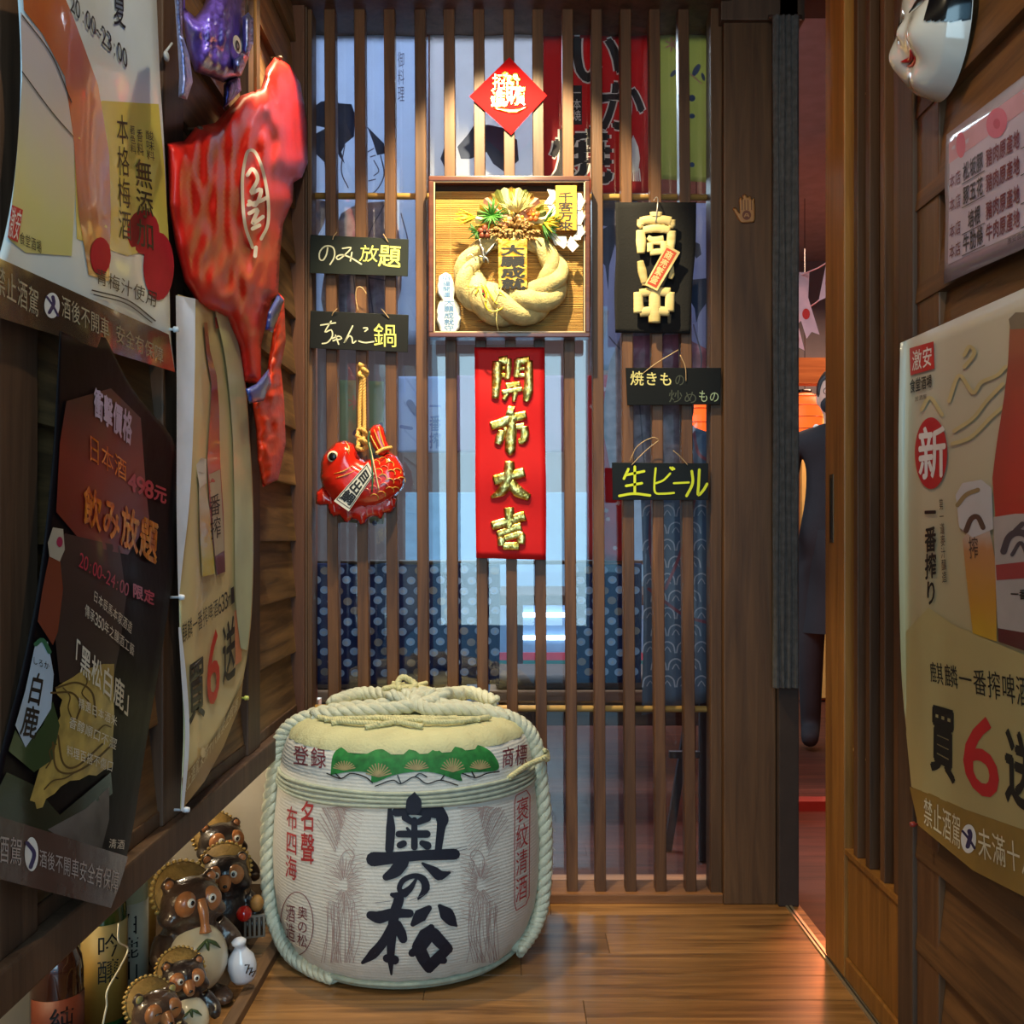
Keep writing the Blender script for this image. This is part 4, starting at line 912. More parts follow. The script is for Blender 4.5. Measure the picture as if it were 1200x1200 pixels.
L = Layer(so, .0134); q = [c4(522, 400), c4(590, 436), c4(452, 672), c4(390, 640)]; L.poly(q, 10); L.build('tag_print', M('tag_red', (186, 66, 36), .6), tagb)
L = Layer(so, .0138); L.v('商売繁盛', [c4(526, 412), c4(574, 438), c4(448, 652), c4(402, 630)], bold=.02); L.build('tag_lettering', M('tag_cream', (226, 196, 140), .6), tagb)
obj('wire', tube(NB(), cat([so.hit(768, 262, .006), so.hit(770, 245, .010), so.hit(771, 234, .002), so.hit(769, 231, -.016), so.hit(766, 235, -.012)], 16), .0013, 8), M('steel_wire', (200, 196, 200), .3, .8), t, True)

# --- hand-shaped tag on the pillar
sp = SY(2.635)
t = thing('hand_plaque', sp.hit(873, 250), 'small pale wooden open hand plaque on the right pillar', 'plaque')
def c5(x, y): return (690+x/5.714, 220+y/5.714)
hnd = [c5(*p) for p in ((1000, 215), (965, 150), (965, 133), (985, 132), (1008, 165), (1003, 80), (1012, 62), (1024, 64), (1028, 75), (1030, 52), (1044, 42), (1058, 48), (1062, 62), (1072, 54), (1086, 58), (1090, 76), (1100, 66), (1114, 74), (1116, 215), (1104, 236), (1020, 238))]
obj('hand', puffy(NB(), sp, hnd, .008, 2.0, 1.5), M('hand_wood', (176, 124, 74), .5, var=.05), t, True)
for x in (1026, 1045, 1066, 1089):
    L = Layer(sp, .0083); L.stroke([c5(x, 82), c5(x+1, 148)], .55, seg=4); L.build('finger_groove', M('groove_brown', (104, 66, 40), .6), t)
L = Layer(sp, .0086); cc = c5(1057, 183); L.poly(oval(cc[0], cc[1], 5.2, 5.6, 20), 3); rr = L.build('palm_disc', M('disc_brown', (112, 60, 40), .5), t)
L = Layer(sp, .009); L.stroke([(cc[0]-2.6, cc[1]+1.8), (cc[0], cc[1]-2.4), (cc[0]+2.6, cc[1]+1.8)], .7, seg=5); L.stroke([(cc[0]-2, cc[1]+.8), (cc[0]+2, cc[1]+.8)], .5, seg=4); L.build('palm_mark', M('hand_wood', (0, 0, 0)), rr)

# --- framed straw wreath
Yf = 2.652
def FP(x, y, d=0): return PY(x, y, Yf-d)
t = thing('framed_straw_wreath', FP(597, 400), 'square dark wood frame with braided straw wreath on bamboo matting', 'framed ornament')
FR = wood('frame_wood', (70, 34, 24), (104, 54, 38), axis=0, rough=.3, coat=.5)
a0, a1 = FP(504, 213, .0), FP(690, 399, .0); D = .045; fw = .0125
X0, X1, Z1, Z0 = a0.x, a1.x, a0.z, a1.z
for (xa, xb, za, zb) in ((X0, X1, Z1-fw, Z1), (X0, X1, Z0, Z0+fw), (X0, X0+fw, Z0+fw, Z1-fw), (X1-fw, X1, Z0+fw, Z1-fw)):
    r_ = obj('frame_rail', box(NB(), (xa, Yf-D, za), (xb, Yf, zb), .0025), FR, t)
    gx = .0022; o_ = .0008
    if xb-xa > .1: zz = za-o_-gx if za > (Z0+Z1)/2 else zb+o_; obj('inner_bead', box(NB(), (X0+fw, Yf-D+.004, zz), (X1-fw, Yf-D+.007, zz+gx)), M('bead_cream', (224, 206, 170), .35), r_)
    else: xx = xb+o_ if xa < (X0+X1)/2 else xa-o_-gx; obj('inner_bead', box(NB(), (xx, Yf-D+.004, Z0+fw), (xx+gx, Yf-D+.007, Z1-fw)), M('bead_cream', (0, 0, 0)), r_)
obj('backing', box(NB(), (X0+fw, Yf-.006, Z0+fw), (X1-fw, Yf-.001, Z1-fw)), M('backing_dark', (64, 44, 26), .8), t)
bm = NB(); z = Z0+fw+.002
while z < Z1-fw-.016:
    tube(bm, [(X0+fw+.003, Yf-.0075, z), (X1-fw-.003, Yf-.0075, z+random.uniform(-.0006, .0006))], .0016, 5, caps=False); z += .0036
obj('bamboo_matting', bm, wood('matting', (176, 126, 60), (222, 178, 96), axis=0, rough=.6, scale=2), t, True, kind='stuff')
for xx in (.13, .5, .87):
    x = X0+(X1-X0)*xx; obj('mat_thread', tube(NB(), [(x, Yf-.0098, Z0+fw+.002), (x, Yf-.0098, Z1-fw-.016)], .0007, 5), M('thread', (190, 160, 100), .8), t)
def w8(x, y): return (480+x/5.4545, 200+y/5.4545)
def W8(x, y, d): return FP(*w8(x, y), d)
STR = M('straw_rope', (208, 190, 132), .85, var=.22, scale=40, bump=.7, bscale=260)
def Rw(u): a = 2*PI*u; k = (1-math.cos(a))/2; return .017+.034*k**.8
ring = []
for i in range(24):
    a = 2*PI*i/24; k = (1-math.cos(a))/2; rr = .098-.006*k
    cx_, cy_ = w8(650, 660); c = FP(cx_, cy_, .033+.004*k); ring.append(c+Vector((math.sin(a)*rr*1.17, 0, math.cos(a)*rr*.92)))
rp = thing('straw_wreath', FP(600, 325, .03)); rp.parent = t; rp.matrix_parent_inverse = world_of(t).inverted()
# the ring is laid as three strands, each its own mesh
full = [Vector(q) for q in cat(ring+[ring[0]], 150)][:150]
for s_ in range(3):
    path, rad = [], []
    for i, p_ in enumerate(full):
        u = i/150; a = 2*PI*(3*u+s_/3); rad_dir = Vector((math.sin(2*PI*u), 0, math.cos(2*PI*u))); r_ = Rw(u)
        q_ = p_+(rad_dir*math.cos(a)+Vector((0, -.75, 0))*math.sin(a))*r_*.50; path.append(q_); rad.append(r_*.56)
    bm = NB(); n_ = len(path)
    fr = frames(path, True); rings_ = []
    for i, p_ in enumerate(path):
        tt, uu, vv = fr[i]; rings_.append([bm.verts.new(p_+(uu*math.cos(2*PI*j/14)+vv*math.sin(2*PI*j/14))*rad[i]*(1+.05*noise.noise(Vector((j*1.9, i*.35, s_*9))))) for j in range(14)])
    for i in range(n_):
        k = (i+1) % n_
        for j in range(14): bm.faces.new((rings_[i][j], rings_[i][(j+1) % 14], rings_[k][(j+1) % 14], rings_[k][j]))
    obj('strand', bm, STR, rp, True)
# fan at the top
fan = thing('fan', W8(650, 300, .05)); fan.parent = t; fan.matrix_parent_inverse = world_of(t).inverted()
FG = [foil('fan_gold', (190, 150, 60), (250, 230, 150), .35), M('fan_green', (96, 104, 50), .5, var=.3, scale=60), M('fan_pink', (190, 140, 130), .5, var=.3, scale=60), M('fan_cream', (226, 214, 160), .5)]
C_ = W8(652, 345, .046)
nf = 17
for i in range(nf):
    a0_ = math.radians(-10+200*i/nf); a1_ = math.radians(-10+200*(i+1)/nf); ro = .092
    bm = NB(); pts = []
    for (a_, dd) in ((a0_, 0), ((a0_+a1_)/2, .004), (a1_, 0)):
        for r_ in (.012, ro*(1.02 if dd else .99)): pts.append(C_+Vector((math.cos(a_)*r_, -dd*2-.002, math.sin(a_)*r_)))
    add_pts(bm, pts, [(0, 1, 3, 2), (2, 3, 5, 4)]); add_pts(bm, [p_+Vector((0, .0012, 0)) for p_ in pts], [(2, 3, 1, 0), (4, 5, 3, 2)])
    obj('fan_fold', bm, FG[(0, 3, 1, 0, 2, 0, 1, 3)[i % 8]], fan)
def spray(name, c, n, L_, R0, mats, ang=(0, 360), tilt=.4, flatk=1, rad=.0009, lab=None, seedv=1):
    random.seed(seedv); bm = NB()
    for i in range(n):
        a_ = math.radians(random.uniform(*ang)); l_ = 2.3*L_*random.uniform(.55, 1.0); d_ = Vector((math.cos(a_), -random.uniform(.05, tilt), math.sin(a_))).normalized()
        b0 = c+d_*R0; tube(bm, [b0, b0+d_*l_*.5+Vector((0, -.001, 0)), b0+d_*l_], [rad*1.5, rad*2.0, rad*.4], 5)
    return obj(name, bm, mats, t, True, kind='stuff', label=lab)
spray('gold_tinsel', W8(690, 270, .066), 80, .024, .001, M('straw_bright', (232, 220, 150), .5, var=.1), (20, 160), .8, rad=.0008, lab='cream straw spray', seedv=2)
spray('leaf_spray', W8(525, 290, .060), 34, .020, .001, M('leaf_bright', (84, 150, 66), .5, var=.3, scale=80), (0, 360), .8, rad=.0014, lab='bright green leaves', seedv=3)
spray('leaf_spray', W8(420, 300, .056), 26, .024, .001, M('yellow_straw', (226, 190, 50), .5, var=.2, scale=80), (150, 215), .5, rad=.0013, lab='yellow rice ears', seedv=4)
spray('leaf_spray', W8(850, 350, .056), 40, .024, .001, M('leaf_deep', (60, 110, 44), .5, var=.4, scale=80), (-80, 60), .6, rad=.0012, lab='deep green pine sprig', seedv=5)
spray('leaf_spray', W8(860, 330, .060), 14, .02, .001, M('yellow_straw', (0, 0, 0)), (-70, 50), .6, rad=.0015, lab='yellow buds', seedv=6)
spray('leaf_spray', W8(430, 390, .056), 24, .013, .001, M('leaf_deep', (0, 0, 0)), (120, 360), .6, rad=.0013, lab='deep green pine sprig', seedv=7)
# pine cone of many scales
random.seed(9); cone = thing('pine_cone', W8(655, 400, .06)); cone.parent = t; cone.matrix_parent_inverse = world_of(t).inverted()
PC = M('cone_tan', (178, 142, 88), .6, var=.35, scale=120)
bm = NB()
for i in range(130):
    a_ = random.uniform(0, 2*PI); rr = random.uniform(0, 1)**.6*.044; c_ = W8(670, 385, .060)+Vector((math.cos(a_)*rr*1.25, -.016*(1-rr/.044), math.sin(a_)*rr*.62))
    d_ = Vector((math.cos(a_)*.6+random.uniform(-.3, .3), -.6, math.sin(a_)*.6-.35)).normalized(); tube(bm, [c_, c_+d_*.012, c_+d_*.018], [.0022, .0034, .0005], 5)
obj('cone_scales', bm, PC, cone, True, kind='stuff')
# flowers / ornaments
def flower(c, r, n, mat, cm, lab, nm='flower'):
    r *= 1.9
    f_ = thing(nm, c, lab); f_.parent = t; f_.matrix_parent_inverse = world_of(t).inverted()
    for i in range(n):
        a_ = 2*PI*i/n+.3; bm = NB(); sphere(bm, c+Vector((math.cos(a_)*r*.55, 0, math.sin(a_)*r*.55)), (r*.5, r*.28, r*.42), 10, 6, Matrix.Rotation(-a_, 3, 'Y')); obj('petal', bm, mat, f_, True)
    bm = NB(); sphere(bm, c+Vector((0, -r*.25, 0)), r*.28, 10, 6); obj('flower_centre', bm, cm, f_, True)
BRN = M('flower_brown', (132, 62, 36), .5, var=.2); ORG = M('flower_orange', (214, 112, 50), .5, var=.2); YC = M('flower_yellow', (230, 190, 60), .5)
flower(W8(480, 392, .068), .0095, 5, BRN, M('flower_dark', (60, 30, 22), .6), 'brown wooden flower'); flower(W8(790, 285, .064), .009, 5, ORG, YC, 'orange flower'); flower(W8(610, 320, .066), .010, 6, M('flower_salmon', (206, 150, 120), .5, var=.2), YC, 'pale salmon flower'); flower(W8(720, 300, .062), .009, 5, M('flower_salmon', (0, 0, 0)), YC, 'salmon flower')
flower(W8(470, 790, .075), .006, 5, M('flower_red2', (150, 40, 40), .5, var=.3), M('leaf_deep', (0, 0, 0)), 'small red and green bud')
# silver crane ornament upper left of wreath
bm = NB(); SV = foil('silver', (110, 112, 112), (210, 208, 196), .4)
for pts, R_ in (([(450, 470), (470, 520), (475, 585)], [.004, .007, .003]), ([(545, 465), (520, 500), (480, 540)], [.003, .005, .004]), ([(440, 545), (490, 560), (505, 590)], [.002, .004, .002]), ([(445, 440), (460, 490)], [.003, .003])):
    tube(bm, cat([W8(x, y, .072) for x, y in pts], 8), R_, 7)
obj('ribbon_bow', bm, SV, t, True, kind='stuff', label='silvery paper bow')
for pts, R_ in (([(360, 560), (385, 535), (410, 550), (425, 575)], [.0015, .002, .0015]),):
    bm = NB(); tube(bm, cat([W8(x, y, .08) for x, y in pts], 10), R_, 6); obj('paper_cord', bm, SV, t, True)
# yellow ribbon lower left
bm = NB(); YR = M('ribbon_yellow', (226, 200, 40), .3, coat=.4)
for pts in ([(455, 720), (490, 790), (485, 860), (520, 900), (590, 880), (615, 820), (570, 770)], [(480, 730), (520, 800), (560, 850), (600, 820)], [(370, 740), (440, 745), (420, 790)]): tube(bm, cat([W8(x, y, .080) for x, y in pts], 20), .0022, 6, flat=(Vector((0, 1, 0)), .5))
obj('ribbon', bm, YR, t, True, kind='stuff', label='thin yellow ribbon loops')
obj('paper_cord', tube(NB(), cat([W8(560, 880, .08), W8(555, 960, .08), W8(567, 1025, .07)], 10), .001, 6), M('straw_bright', (0, 0, 0)), t, True)
bm = NB()
for pts in ([(540, 720), (560, 780), (600, 800)], [(590, 740), (560, 800), (530, 860)], [(440, 750), (470, 810), (500, 840)]): tube(bm, cat([W8(x, y, .083) for x, y in pts], 8), [.0008, .0016, .0006], 5)
obj('leaf_spray', bm, M('straw_bright', (0, 0, 0)), t, True, kind='stuff')
# gold tablet
p0_, p1_ = W8(568, 470, .03), W8(750, 775, .03)
tb = obj('tablet', box(NB(), (p0_.x, Yf-.076, p1_.z), (p1_.x, Yf-.070, p0_.z), .0008), foil('tablet_gold', (190, 140, 50), (230, 186, 90), .45), t, label='gold tablet with black characters')
st = SY(Yf-.0763); L = Layer(st, .0004); L.v('大願成就', [w8(582, 472), w8(738, 472), w8(738, 758), w8(582, 758)], bold=.045); L.build('tablet_lettering', BLK, tb)
# prayer card upper right with zigzag papers
p0_, p1_ = W8(930, 118, .03), W8(1064, 402, .03)
cd = obj('prayer_card', box(NB(), (p0_.x, Yf-.058, p1_.z), (p1_.x, Yf-.055, p0_.z), .0008), M('card_gold', (220, 160, 44), .5, var=.05), t, label='upright gold card reading 千客万来')
st = SY(Yf-.0583); L = Layer(st, .0004); L.v('千客万來', [w8(948, 135), w8(1046, 135), w8(1046, 385), w8(948, 385)], bold=.012); L.build('card_lettering', BLK, cd)
SHI = M('shide_white', (232, 230, 224), .7, var=.02)
for sx_, pts in ((0, [(900, 130), (925, 160), (885, 205), (925, 250), (890, 290), (930, 340), (905, 400), (955, 470)]), (1, [(1070, 150), (1100, 195), (1072, 240), (1098, 290), (1072, 335), (1100, 395), (1060, 430)])):
    for i in range(len(pts)-1):
        (xa, ya), (xb, yb) = pts[i], pts[i+1]; bm = NB()
        q = [(xa-22, ya-12), (xa+26, ya-6), (xb+22, yb+12), (xb-26, yb+6)]; dep = .048+.0025*(i % 2)
        add_pts(bm, [W8(x, y, dep) for x, y in q]+[W8(x, y, dep-.0008) for x, y in q], BOXF); obj('paper_zigzag', bm, SHI, t)
for q in ([(940, 420), (1000, 420), (1010, 470), (985, 500), (940, 465)], [(1030, 415), (1082, 480), (1042, 522), (1000, 475)], [(1060, 420), (1095, 395), (1095, 440), (1062, 445)]):
    L = Layer(SY(Yf), .060); L.poly([w8(*p_) for p_ in q], 8); L.build('paper_zigzag', SHI, t)
# gourd shaped white card
g_ = [w8(*p_) for p_ in [(230, 650), (262, 665), (285, 720), (290, 780), (283, 815), (318, 870), (330, 940), (318, 1010), (285, 1045), (240, 1050), (195, 1030), (172, 970), (172, 890), (190, 840), (205, 822), (180, 790), (176, 730), (190, 672)]]
gm = obj('gourd_card', puffy(NB(), SY(Yf-.03), g_, .0012, 2, 4), M('card_white', (222, 230, 232), .6, var=.02), t, True, label='white gourd shaped card printed in blue')
L = Layer(SY(Yf-.03), .0016); L.v('招福開運', [w8(205, 668), w8(262, 668), w8(262, 810), w8(212, 810)], bold=.02); L.v('大願成就守', [w8(218, 820), w8(285, 820), w8(285, 1030), w8(218, 1030)], bold=.02); L.build('card_lettering', M('ink_blue', (90, 130, 180), .6), gm)

# --- red ceramic sea bream
sf = SY(2.640)
def c6(x, y): return (350+x/6.0, 420+y/6.0)
t = thing('ceramic_sea_bream', sf.hit(425, 430), 'glossy red ceramic sea bream hanging on a twisted gold cord', 'ornament')
FRD = M('fish_red', (206, 36, 22), .18, var=.18, scale=30, coat=.9)
FG2 = M('fish_gold', (222, 170, 72), .35, coat=.4)
bodyp = [c6(*p) for p in ((215, 635), (260, 590), (330, 578), (390, 600), (410, 640), (430, 690), (470, 715), (520, 700), (560, 690), (600, 670), (640, 655), (690, 690), (735, 760), (748, 840), (735, 910), (690, 960), (640, 1000), (560, 1035), (470, 1050), (380, 1045), (290, 1030), (220, 990), (170, 920), (152, 840), (158, 730), (175, 680))]
bb = obj('body', puffy(NB(), sf, bodyp, .045, 22, 2.5, back=.01), FRD, t, True)
finp = []
import math as _m
base = [(125, 940), (118, 1020), (150, 1035), (200, 1030), (215, 1090), (245, 1110), (290, 1105), (320, 1150), (345, 1155), (375, 1130), (410, 1140), (435, 1170), (465, 1160), (490, 1120), (540, 1110), (580, 1130), (600, 1090), (650, 1080), (680, 1040), (690, 985), (640, 960), (400, 1000), (240, 980), (170, 900)]
obj('belly_fin', puffy(NB(), sf, [c6(*p) for p in base], .014, 9, 2.2, lift=.0), FRD, t, True, label='scalloped red lower fin')
obj('tail', puffy(NB(), sf, [c6(*p) for p in ((495, 500), (530, 468), (570, 462), (598, 490), (620, 580), (650, 640), (600, 690), (560, 680), (520, 620), (498, 560))], .016, 8, 2, lift=.012), FRD, t, True)
for q in ([(530, 500), (560, 580), (590, 640)], [(562, 480), (582, 560), (605, 625)], [(505, 540), (535, 600), (565, 650)]):
    bm = NB(); fl3(bm, sf, [c6(*p) for p in q], [.4, 1.0, .5], .030, 8, .5, 6); obj('tail_ray', bm, FG2, t, True)
onf = OnPuff(sf, bodyp, .045, 22)
for (x, y) in [(590, 720), (640, 750), (690, 800), (720, 860), (600, 780), (650, 810), (690, 870), (590, 840), (640, 870), (680, 930), (540, 740), (560, 800), (600, 900), (640, 930), (550, 860), (520, 920), (580, 960), (500, 860), (470, 940), (530, 980)]:
    bm = NB(); P_ = [onf.hit(*c6(x+30*math.cos(a_), y+26*math.sin(a_)), .001) for a_ in [math.radians(v) for v in (-150, -105, -60, -15, 25)]]
    tube(bm, cat(P_, 10), .0011, 6); obj('scale', bm, FG2 if (x+y) % 3 else M('scale_pink', (226, 110, 86), .3, coat=.5), bb, True)
for q, r_ in (([(250, 810), (320, 790), (380, 755)], 1.0), ([(262, 840), (340, 815), (420, 775)], .8), ([(300, 590), (340, 640), (355, 675)], 1.2), ([(330, 582), (352, 620), (358, 660)], .9)):
    bm = NB(); P_ = [onf.hit(*c6(*p), .001) for p in q]; tube(bm, cat(P_, 10), [.0006, .0011*r_+.0004, .0006], 6); obj('gill_line', bm, FG2, bb, True)
ec = onf.hit(*c6(241, 691), .000)
bm = NB(); sphere(bm, ec, (.0150, .006, .0150), 20, 10); ew = obj('eye', bm, M('eye_white', (226, 216, 190), .25, coat=.6), bb, True)
bm = NB(); sphere(bm, ec+Vector((0, -.0045, 0)), (.0105, .003, .0105), 18, 8); obj('pupil', bm, M('eye_black', (22, 22, 22), .2), bb, True)
for i, (x, y) in enumerate([(175, 985), (250, 1060), (345, 1100), (440, 1110), (520, 1075), (590, 1050), (655, 1015), (480, 1085), (225, 1000)]):
    bm = NB(); fl3(bm, sf, [c6(x-4, y-30), c6(x+4, y+20)], [.6, .9], .0155, 5, .5, 6); obj('fin_line', bm, M('fin_pink', (216, 120, 110), .3, coat=.5), t, True)
sb2 = SY(2.640-.047)
q = [c6(485, 725), c6(530, 800), c6(350, 1075), c6(250, 1000)]
q = [c6(488, 728), c6(532, 812), c6(352, 1076), c6(248, 1003)]
bm = NB(); V0 = [bm.verts.new(sb2.hit(*p, 0)) for p in q]; V1 = [bm.verts.new(sb2.hit(*p, .0015)) for p in q]; bm.faces.new(V1); bm.faces.new(V0[::-1])
for i in range(4): bm.faces.new([V0[i], V0[(i+1) % 4], V1[(i+1) % 4], V1[i]])
bmesh.ops.recalc_face_normals(bm, faces=bm.faces[:]); lb = obj('paper_label', bm, M('label_white', (226, 224, 216), .6, var=.02), t, label='white slanted label with black border and characters')
def inset(q, k): c_ = sum((Vector(p) for p in q), Vector((0, 0)))/4; return [tuple(Vector(p).lerp(c_, k)) for p in q]
L = Layer(sb2, .0018); qi = inset(q, .12)
for i in range(4): L.stroke([qi[i], qi[(i+1) % 4]], .45, seg=4)
L.build('label_border', BLK, lb)
L = Layer(sb2, .002); L.v('目出鯛', inset(q, .2), bold=.035); L.build('label_lettering', BLK, lb)
CORD = M('gold_cord', (204, 160, 84), .6, var=.15)
cdn = thing('gold_cord', sf.hit(425, 430)); cdn.parent = t; cdn.matrix_parent_inverse = world_of(t).inverted()
for dx in (-2.6, 2.6):
    obj('cord_strand', rope(NB(), [PY(425+dx*.5, 438, 2.645), PY(424+dx, 470, 2.645), PY(424+dx*1.1, 500, 2.640), PY(423+dx, 520, 2.62)], .0052, 3, .020), CORD, cdn, True)
for (cx_, cy_, r_, yy) in ((425, 437, .010, 2.644), (423, 508, .011, 2.630), (424, 521, .013, 2.612)):
    c_ = PY(cx_, cy_, yy); k_ = [c_+Vector((math.cos(a_)*r_*(.9+.3*math.cos(3*a_)), -.006*math.sin(2*a_), math.sin(a_)*r_)) for a_ in [i*2*PI/14 for i in range(15)]]
    obj('knot', rope(NB(), k_, .0055, 3, .018, n=60), CORD, cdn, True)
obj('tassel', tube(NB(), [PY(424, 434, 2.645), PY(423, 428, 2.643), PY(424, 426, 2.643)], [.006, .0085, .008], 9), CORD, cdn, True)
obj('tail_tie', rope(NB(), [sf.hit(*c6(545, 670), .050), sf.hit(*c6(590, 640), .040), sf.hit(*c6(655, 625), .030)], .0045, 3, .016), CORD, t, True)
bm = NB()
tube(bm, cat([PY(*c6(500, 510), 2.60), PY(*c6(490, 590), 2.595), PY(*c6(510, 680), 2.592), PY(*c6(520, 830), 2.592), PY(*c6(515, 940), 2.595)], 20), .0022, 6); obj('ribbon', bm, M('ribbon_green', (50, 100, 70), .4), t, True, label='dark green ribbon')
bm = NB(); tube(bm, cat([PY(*c6(495, 590), 2.598), PY(*c6(530, 750), 2.590), PY(*c6(565, 925), 2.592)], 20), .0016, 6); obj('ribbon', bm, M('ribbon_cream', (226, 214, 170), .5), t, True, label='cream ribbon')

# --- grey gathered curtain beside the doorway
bm = NB(); xs_ = 40; zt, zb = 2.27, .945-(806-630)*2.6/1200; V = []
for k in range(2):
    for i in range(2): V.append([])
X0_, X1_ = PY(906, 300, 2.60).x, PY(936, 300, 2.60).x
prof = [(X0_+(X1_-X0_)*i/xs_, 2.602-.010*abs(math.sin(i/xs_*PI*4))-.002*math.sin(i*2.1)) for i in range(xs_+1)]
rows_ = 14
G = [[bm.verts.new((x+.0015*math.sin(r*1.3+i*.2), y, zb+(zt-zb)*r/rows_)) for i, (x, y) in enumerate(prof)] for r in range(rows_+1)]
G2 = [[bm.verts.new((x, 2.614, zb+(zt-zb)*r/rows_)) for i, (x, y) in enumerate(prof)] for r in range(rows_+1)]
for r in range(rows_):
    for i in range(xs_): bm.faces.new((G[r][i], G[r][i+1], G[r+1][i+1], G[r+1][i])); bm.faces.new((G2[r][i+1], G2[r][i], G2[r+1][i], G2[r+1][i+1]))
for r in range(rows_):
    bm.faces.new((G[r][0], G[r+1][0], G2[r+1][0], G2[r][0])); bm.faces.new((G[r][-1], G2[r][-1], G2[r+1][-1], G[r+1][-1]))
bmesh.ops.recalc_face_normals(bm, faces=bm.faces[:])
t = thing('gathered_curtain', ((X0_+X1_)/2, 2.608, zt), 'narrow grey gathered cloth strip hanging beside the doorway', 'curtain')
obj('cloth', bm, M('curtain_grey', (84, 80, 78), .95, var=.25, scale=60, bump=.6, bscale=260), t, True)
obj('curtain_rod', tube(NB(), [(X0_-.01, 2.608, zt), (X1_+.01, 2.608, zt)], .006, 10), M('rod_dark', (60, 44, 34), .5), t, True)

# --- white laughing mask, upper right
MC = Vector((.700, 1.652, 1.772))
def mdepth(y, z):                    # y: + away from camera, z up, metres from the mask centre
    r2 = (y/.098)**2+(z/(.118 if z < 0 else .125))**2
    if r2 >= 1: return 0
    d = .062*(1-r2)**.42
    g = lambda a, b_, sa, sb, k: k*math.exp(-((y-a)/sa)**2-((z-b_)/sb)**2)
    d += g(.045, -.035, .030, .034, .022)+g(-.045, -.035, .030, .034, .022)+g(0, -.092, .026, .018, .012)+g(0, -.012, .014, .018, .014)+g(0, .05, .05, .04, .008)
    d -= g(0, -.060, .020, .008, .007)+g(.036, .016, .02, .007, .008)+g(-.036, .016, .02, .007, .008)
    return d*min(1, (1-r2)*6)**.5
def MP(y, z, e=0):
    d = mdepth(y, z); return MC+Vector((-(d+e), y, z))
t = thing('laughing_mask', (MC.x, MC.y, MC.z-.118), 'glossy white smiling woman mask with black hair and red lips on right wall', 'mask')
def mask_patch(test, e, N=70, thickness=True):
    bm = NB(); G = {}; 
    for i in range(N+1):
        for j in range(N+1):
            a = -1+2*i/N; b_ = -1+2*j/N
            y = a*math.sqrt(1-b_*b_/2)*.098; z0_ = b_*math.sqrt(1-a*a/2); z = z0_*(.118 if z0_ < 0 else .125)
            if test(y, z): G[i, j] = bm.verts.new(MP(y, z, e if mdepth(y, z) > .002 else e*.3))
    for i in range(N):
        for j in range(N):
            k = [(i, j), (i+1, j), (i+1, j+1), (i, j+1)]
            if all(q in G for q in k): bm.faces.new([G[q] for q in k])
    return bm
obj('face', mask_patch(lambda y, z: True, 0), M('mask_white', (208, 208, 204), .12, coat=1.0, var=.01), t, True)
obj('hair', mask_patch(lambda y, z: (z > -.046+(.098-abs(y))*.55) and (abs(y) > .066-.10*max(0, z) or z > .080) , .004), M('mask_black', (14, 14, 18), .15, coat=.8), t, True)
for s_ in (-1, 1):
    bm = NB(); tube(bm, [MP(s_*(.036+.021*k), .012+.009*(1-k*k), .0012) for k in [i/6-1 for i in range(13)]], [.0008, .0026, .003, .0026, .0008], 7); obj('eye_slit', bm, M('mask_eye', (24, 22, 22), .3), t, True)
    bm = NB(); tube(bm, [MP(s_*(.034+.012*k), .066+.003*(1-k*k), .0012) for k in [i/4-1 for i in range(9)]], [.003, .005, .003], 7); obj('brow_mark', bm, M('mask_black', (0, 0, 0)), t, True)
bm = NB(); tube(bm, [MP(.020*k, -.054+.004*k*k, .0005) for k in [i/5-1 for i in range(11)]], [.0012, .0042, .0050, .0042, .0012], 8); obj('upper_lip', bm, M('lip_red', (176, 20, 34), .15, coat=.8), t, True)
bm = NB(); tube(bm, [MP(.016*k, -.063+.004*k*k, .0005) for k in [i/5-1 for i in range(11)]], [.001, .0036, .0044, .0036, .001], 8); obj('lower_lip', bm, M('lip_red', (0, 0, 0)), t, True)
bm = NB(); tube(bm, [MP(.012*k, -.0585, .0022) for k in [i/4-1 for i in range(9)]], [.0004, .0012, .0004], 6); obj('mouth_gap', bm, M('mask_eye', (0, 0, 0)), t, True)

# ------------------------------------------------------------------ SAKE BARREL
BC = Vector((-.240, 2.375, 0))
PROF = [(0, 0.004), (.20, .004), (.235, .010), (.262, .030), (.282, .065), (.296, .11), (.304, .17), (.306, .24), (.303, .31), (.297, .37), (.291, .42), (.286, .46), (.276, .492), (.262, .513), (.235, .530), (.19, .539), (.1, .542), (0, .543)]
def rz(z):
    for (r0, z0_), (r1, z1_) in zip(PROF, PROF[1:]):
        if z0_ <= z <= z1_ and z1_ > z0_: return r0+(r1-r0)*(z-z0_)/(z1_-z0_)
    return 0
class SB:
    def hit(s, x, y, lift=0):
        d = ray(x, y); t0 = 1.85
        while t0 < 2.9:
            p = O0+d*t0; q = p-BC
            if q.z < .543 and math.hypot(q.x, q.y) < rz(max(q.z, .005)): break
            t0 += .01
        a, b_ = t0-.01, t0
        for _ in range(14):
            m = (a+b_)/2; q = O0+d*m-BC
            if q.z < .543 and math.hypot(q.x, q.y) < rz(max(q.z, .005)): b_ = m
            else: a = m
        p = O0+d*a; q = p-BC; h_ = math.hypot(q.x, q.y)
        if q.z > .53: return p+Vector((0, 0, lift))
        n = Vector((q.x/h_, q.y/h_, 0)); return p+n*lift
t = thing('sake_barrel', BC, 'large white straw wrapped sake barrel with thick rope and big black calligraphy on floor', 'barrel')
def wrinkle(a, z):
    k = max(0, (z-.47)/.07)+max(0, (.07-z)/.07); return 1+.012*min(k, 1)*math.sin(a*26+2*math.sin(a*5))+.002*math.sin(a*60)*1
mt = M('straw_mat_white', (214, 210, 200), .85, var=.04, bump=.35, bscale=120)
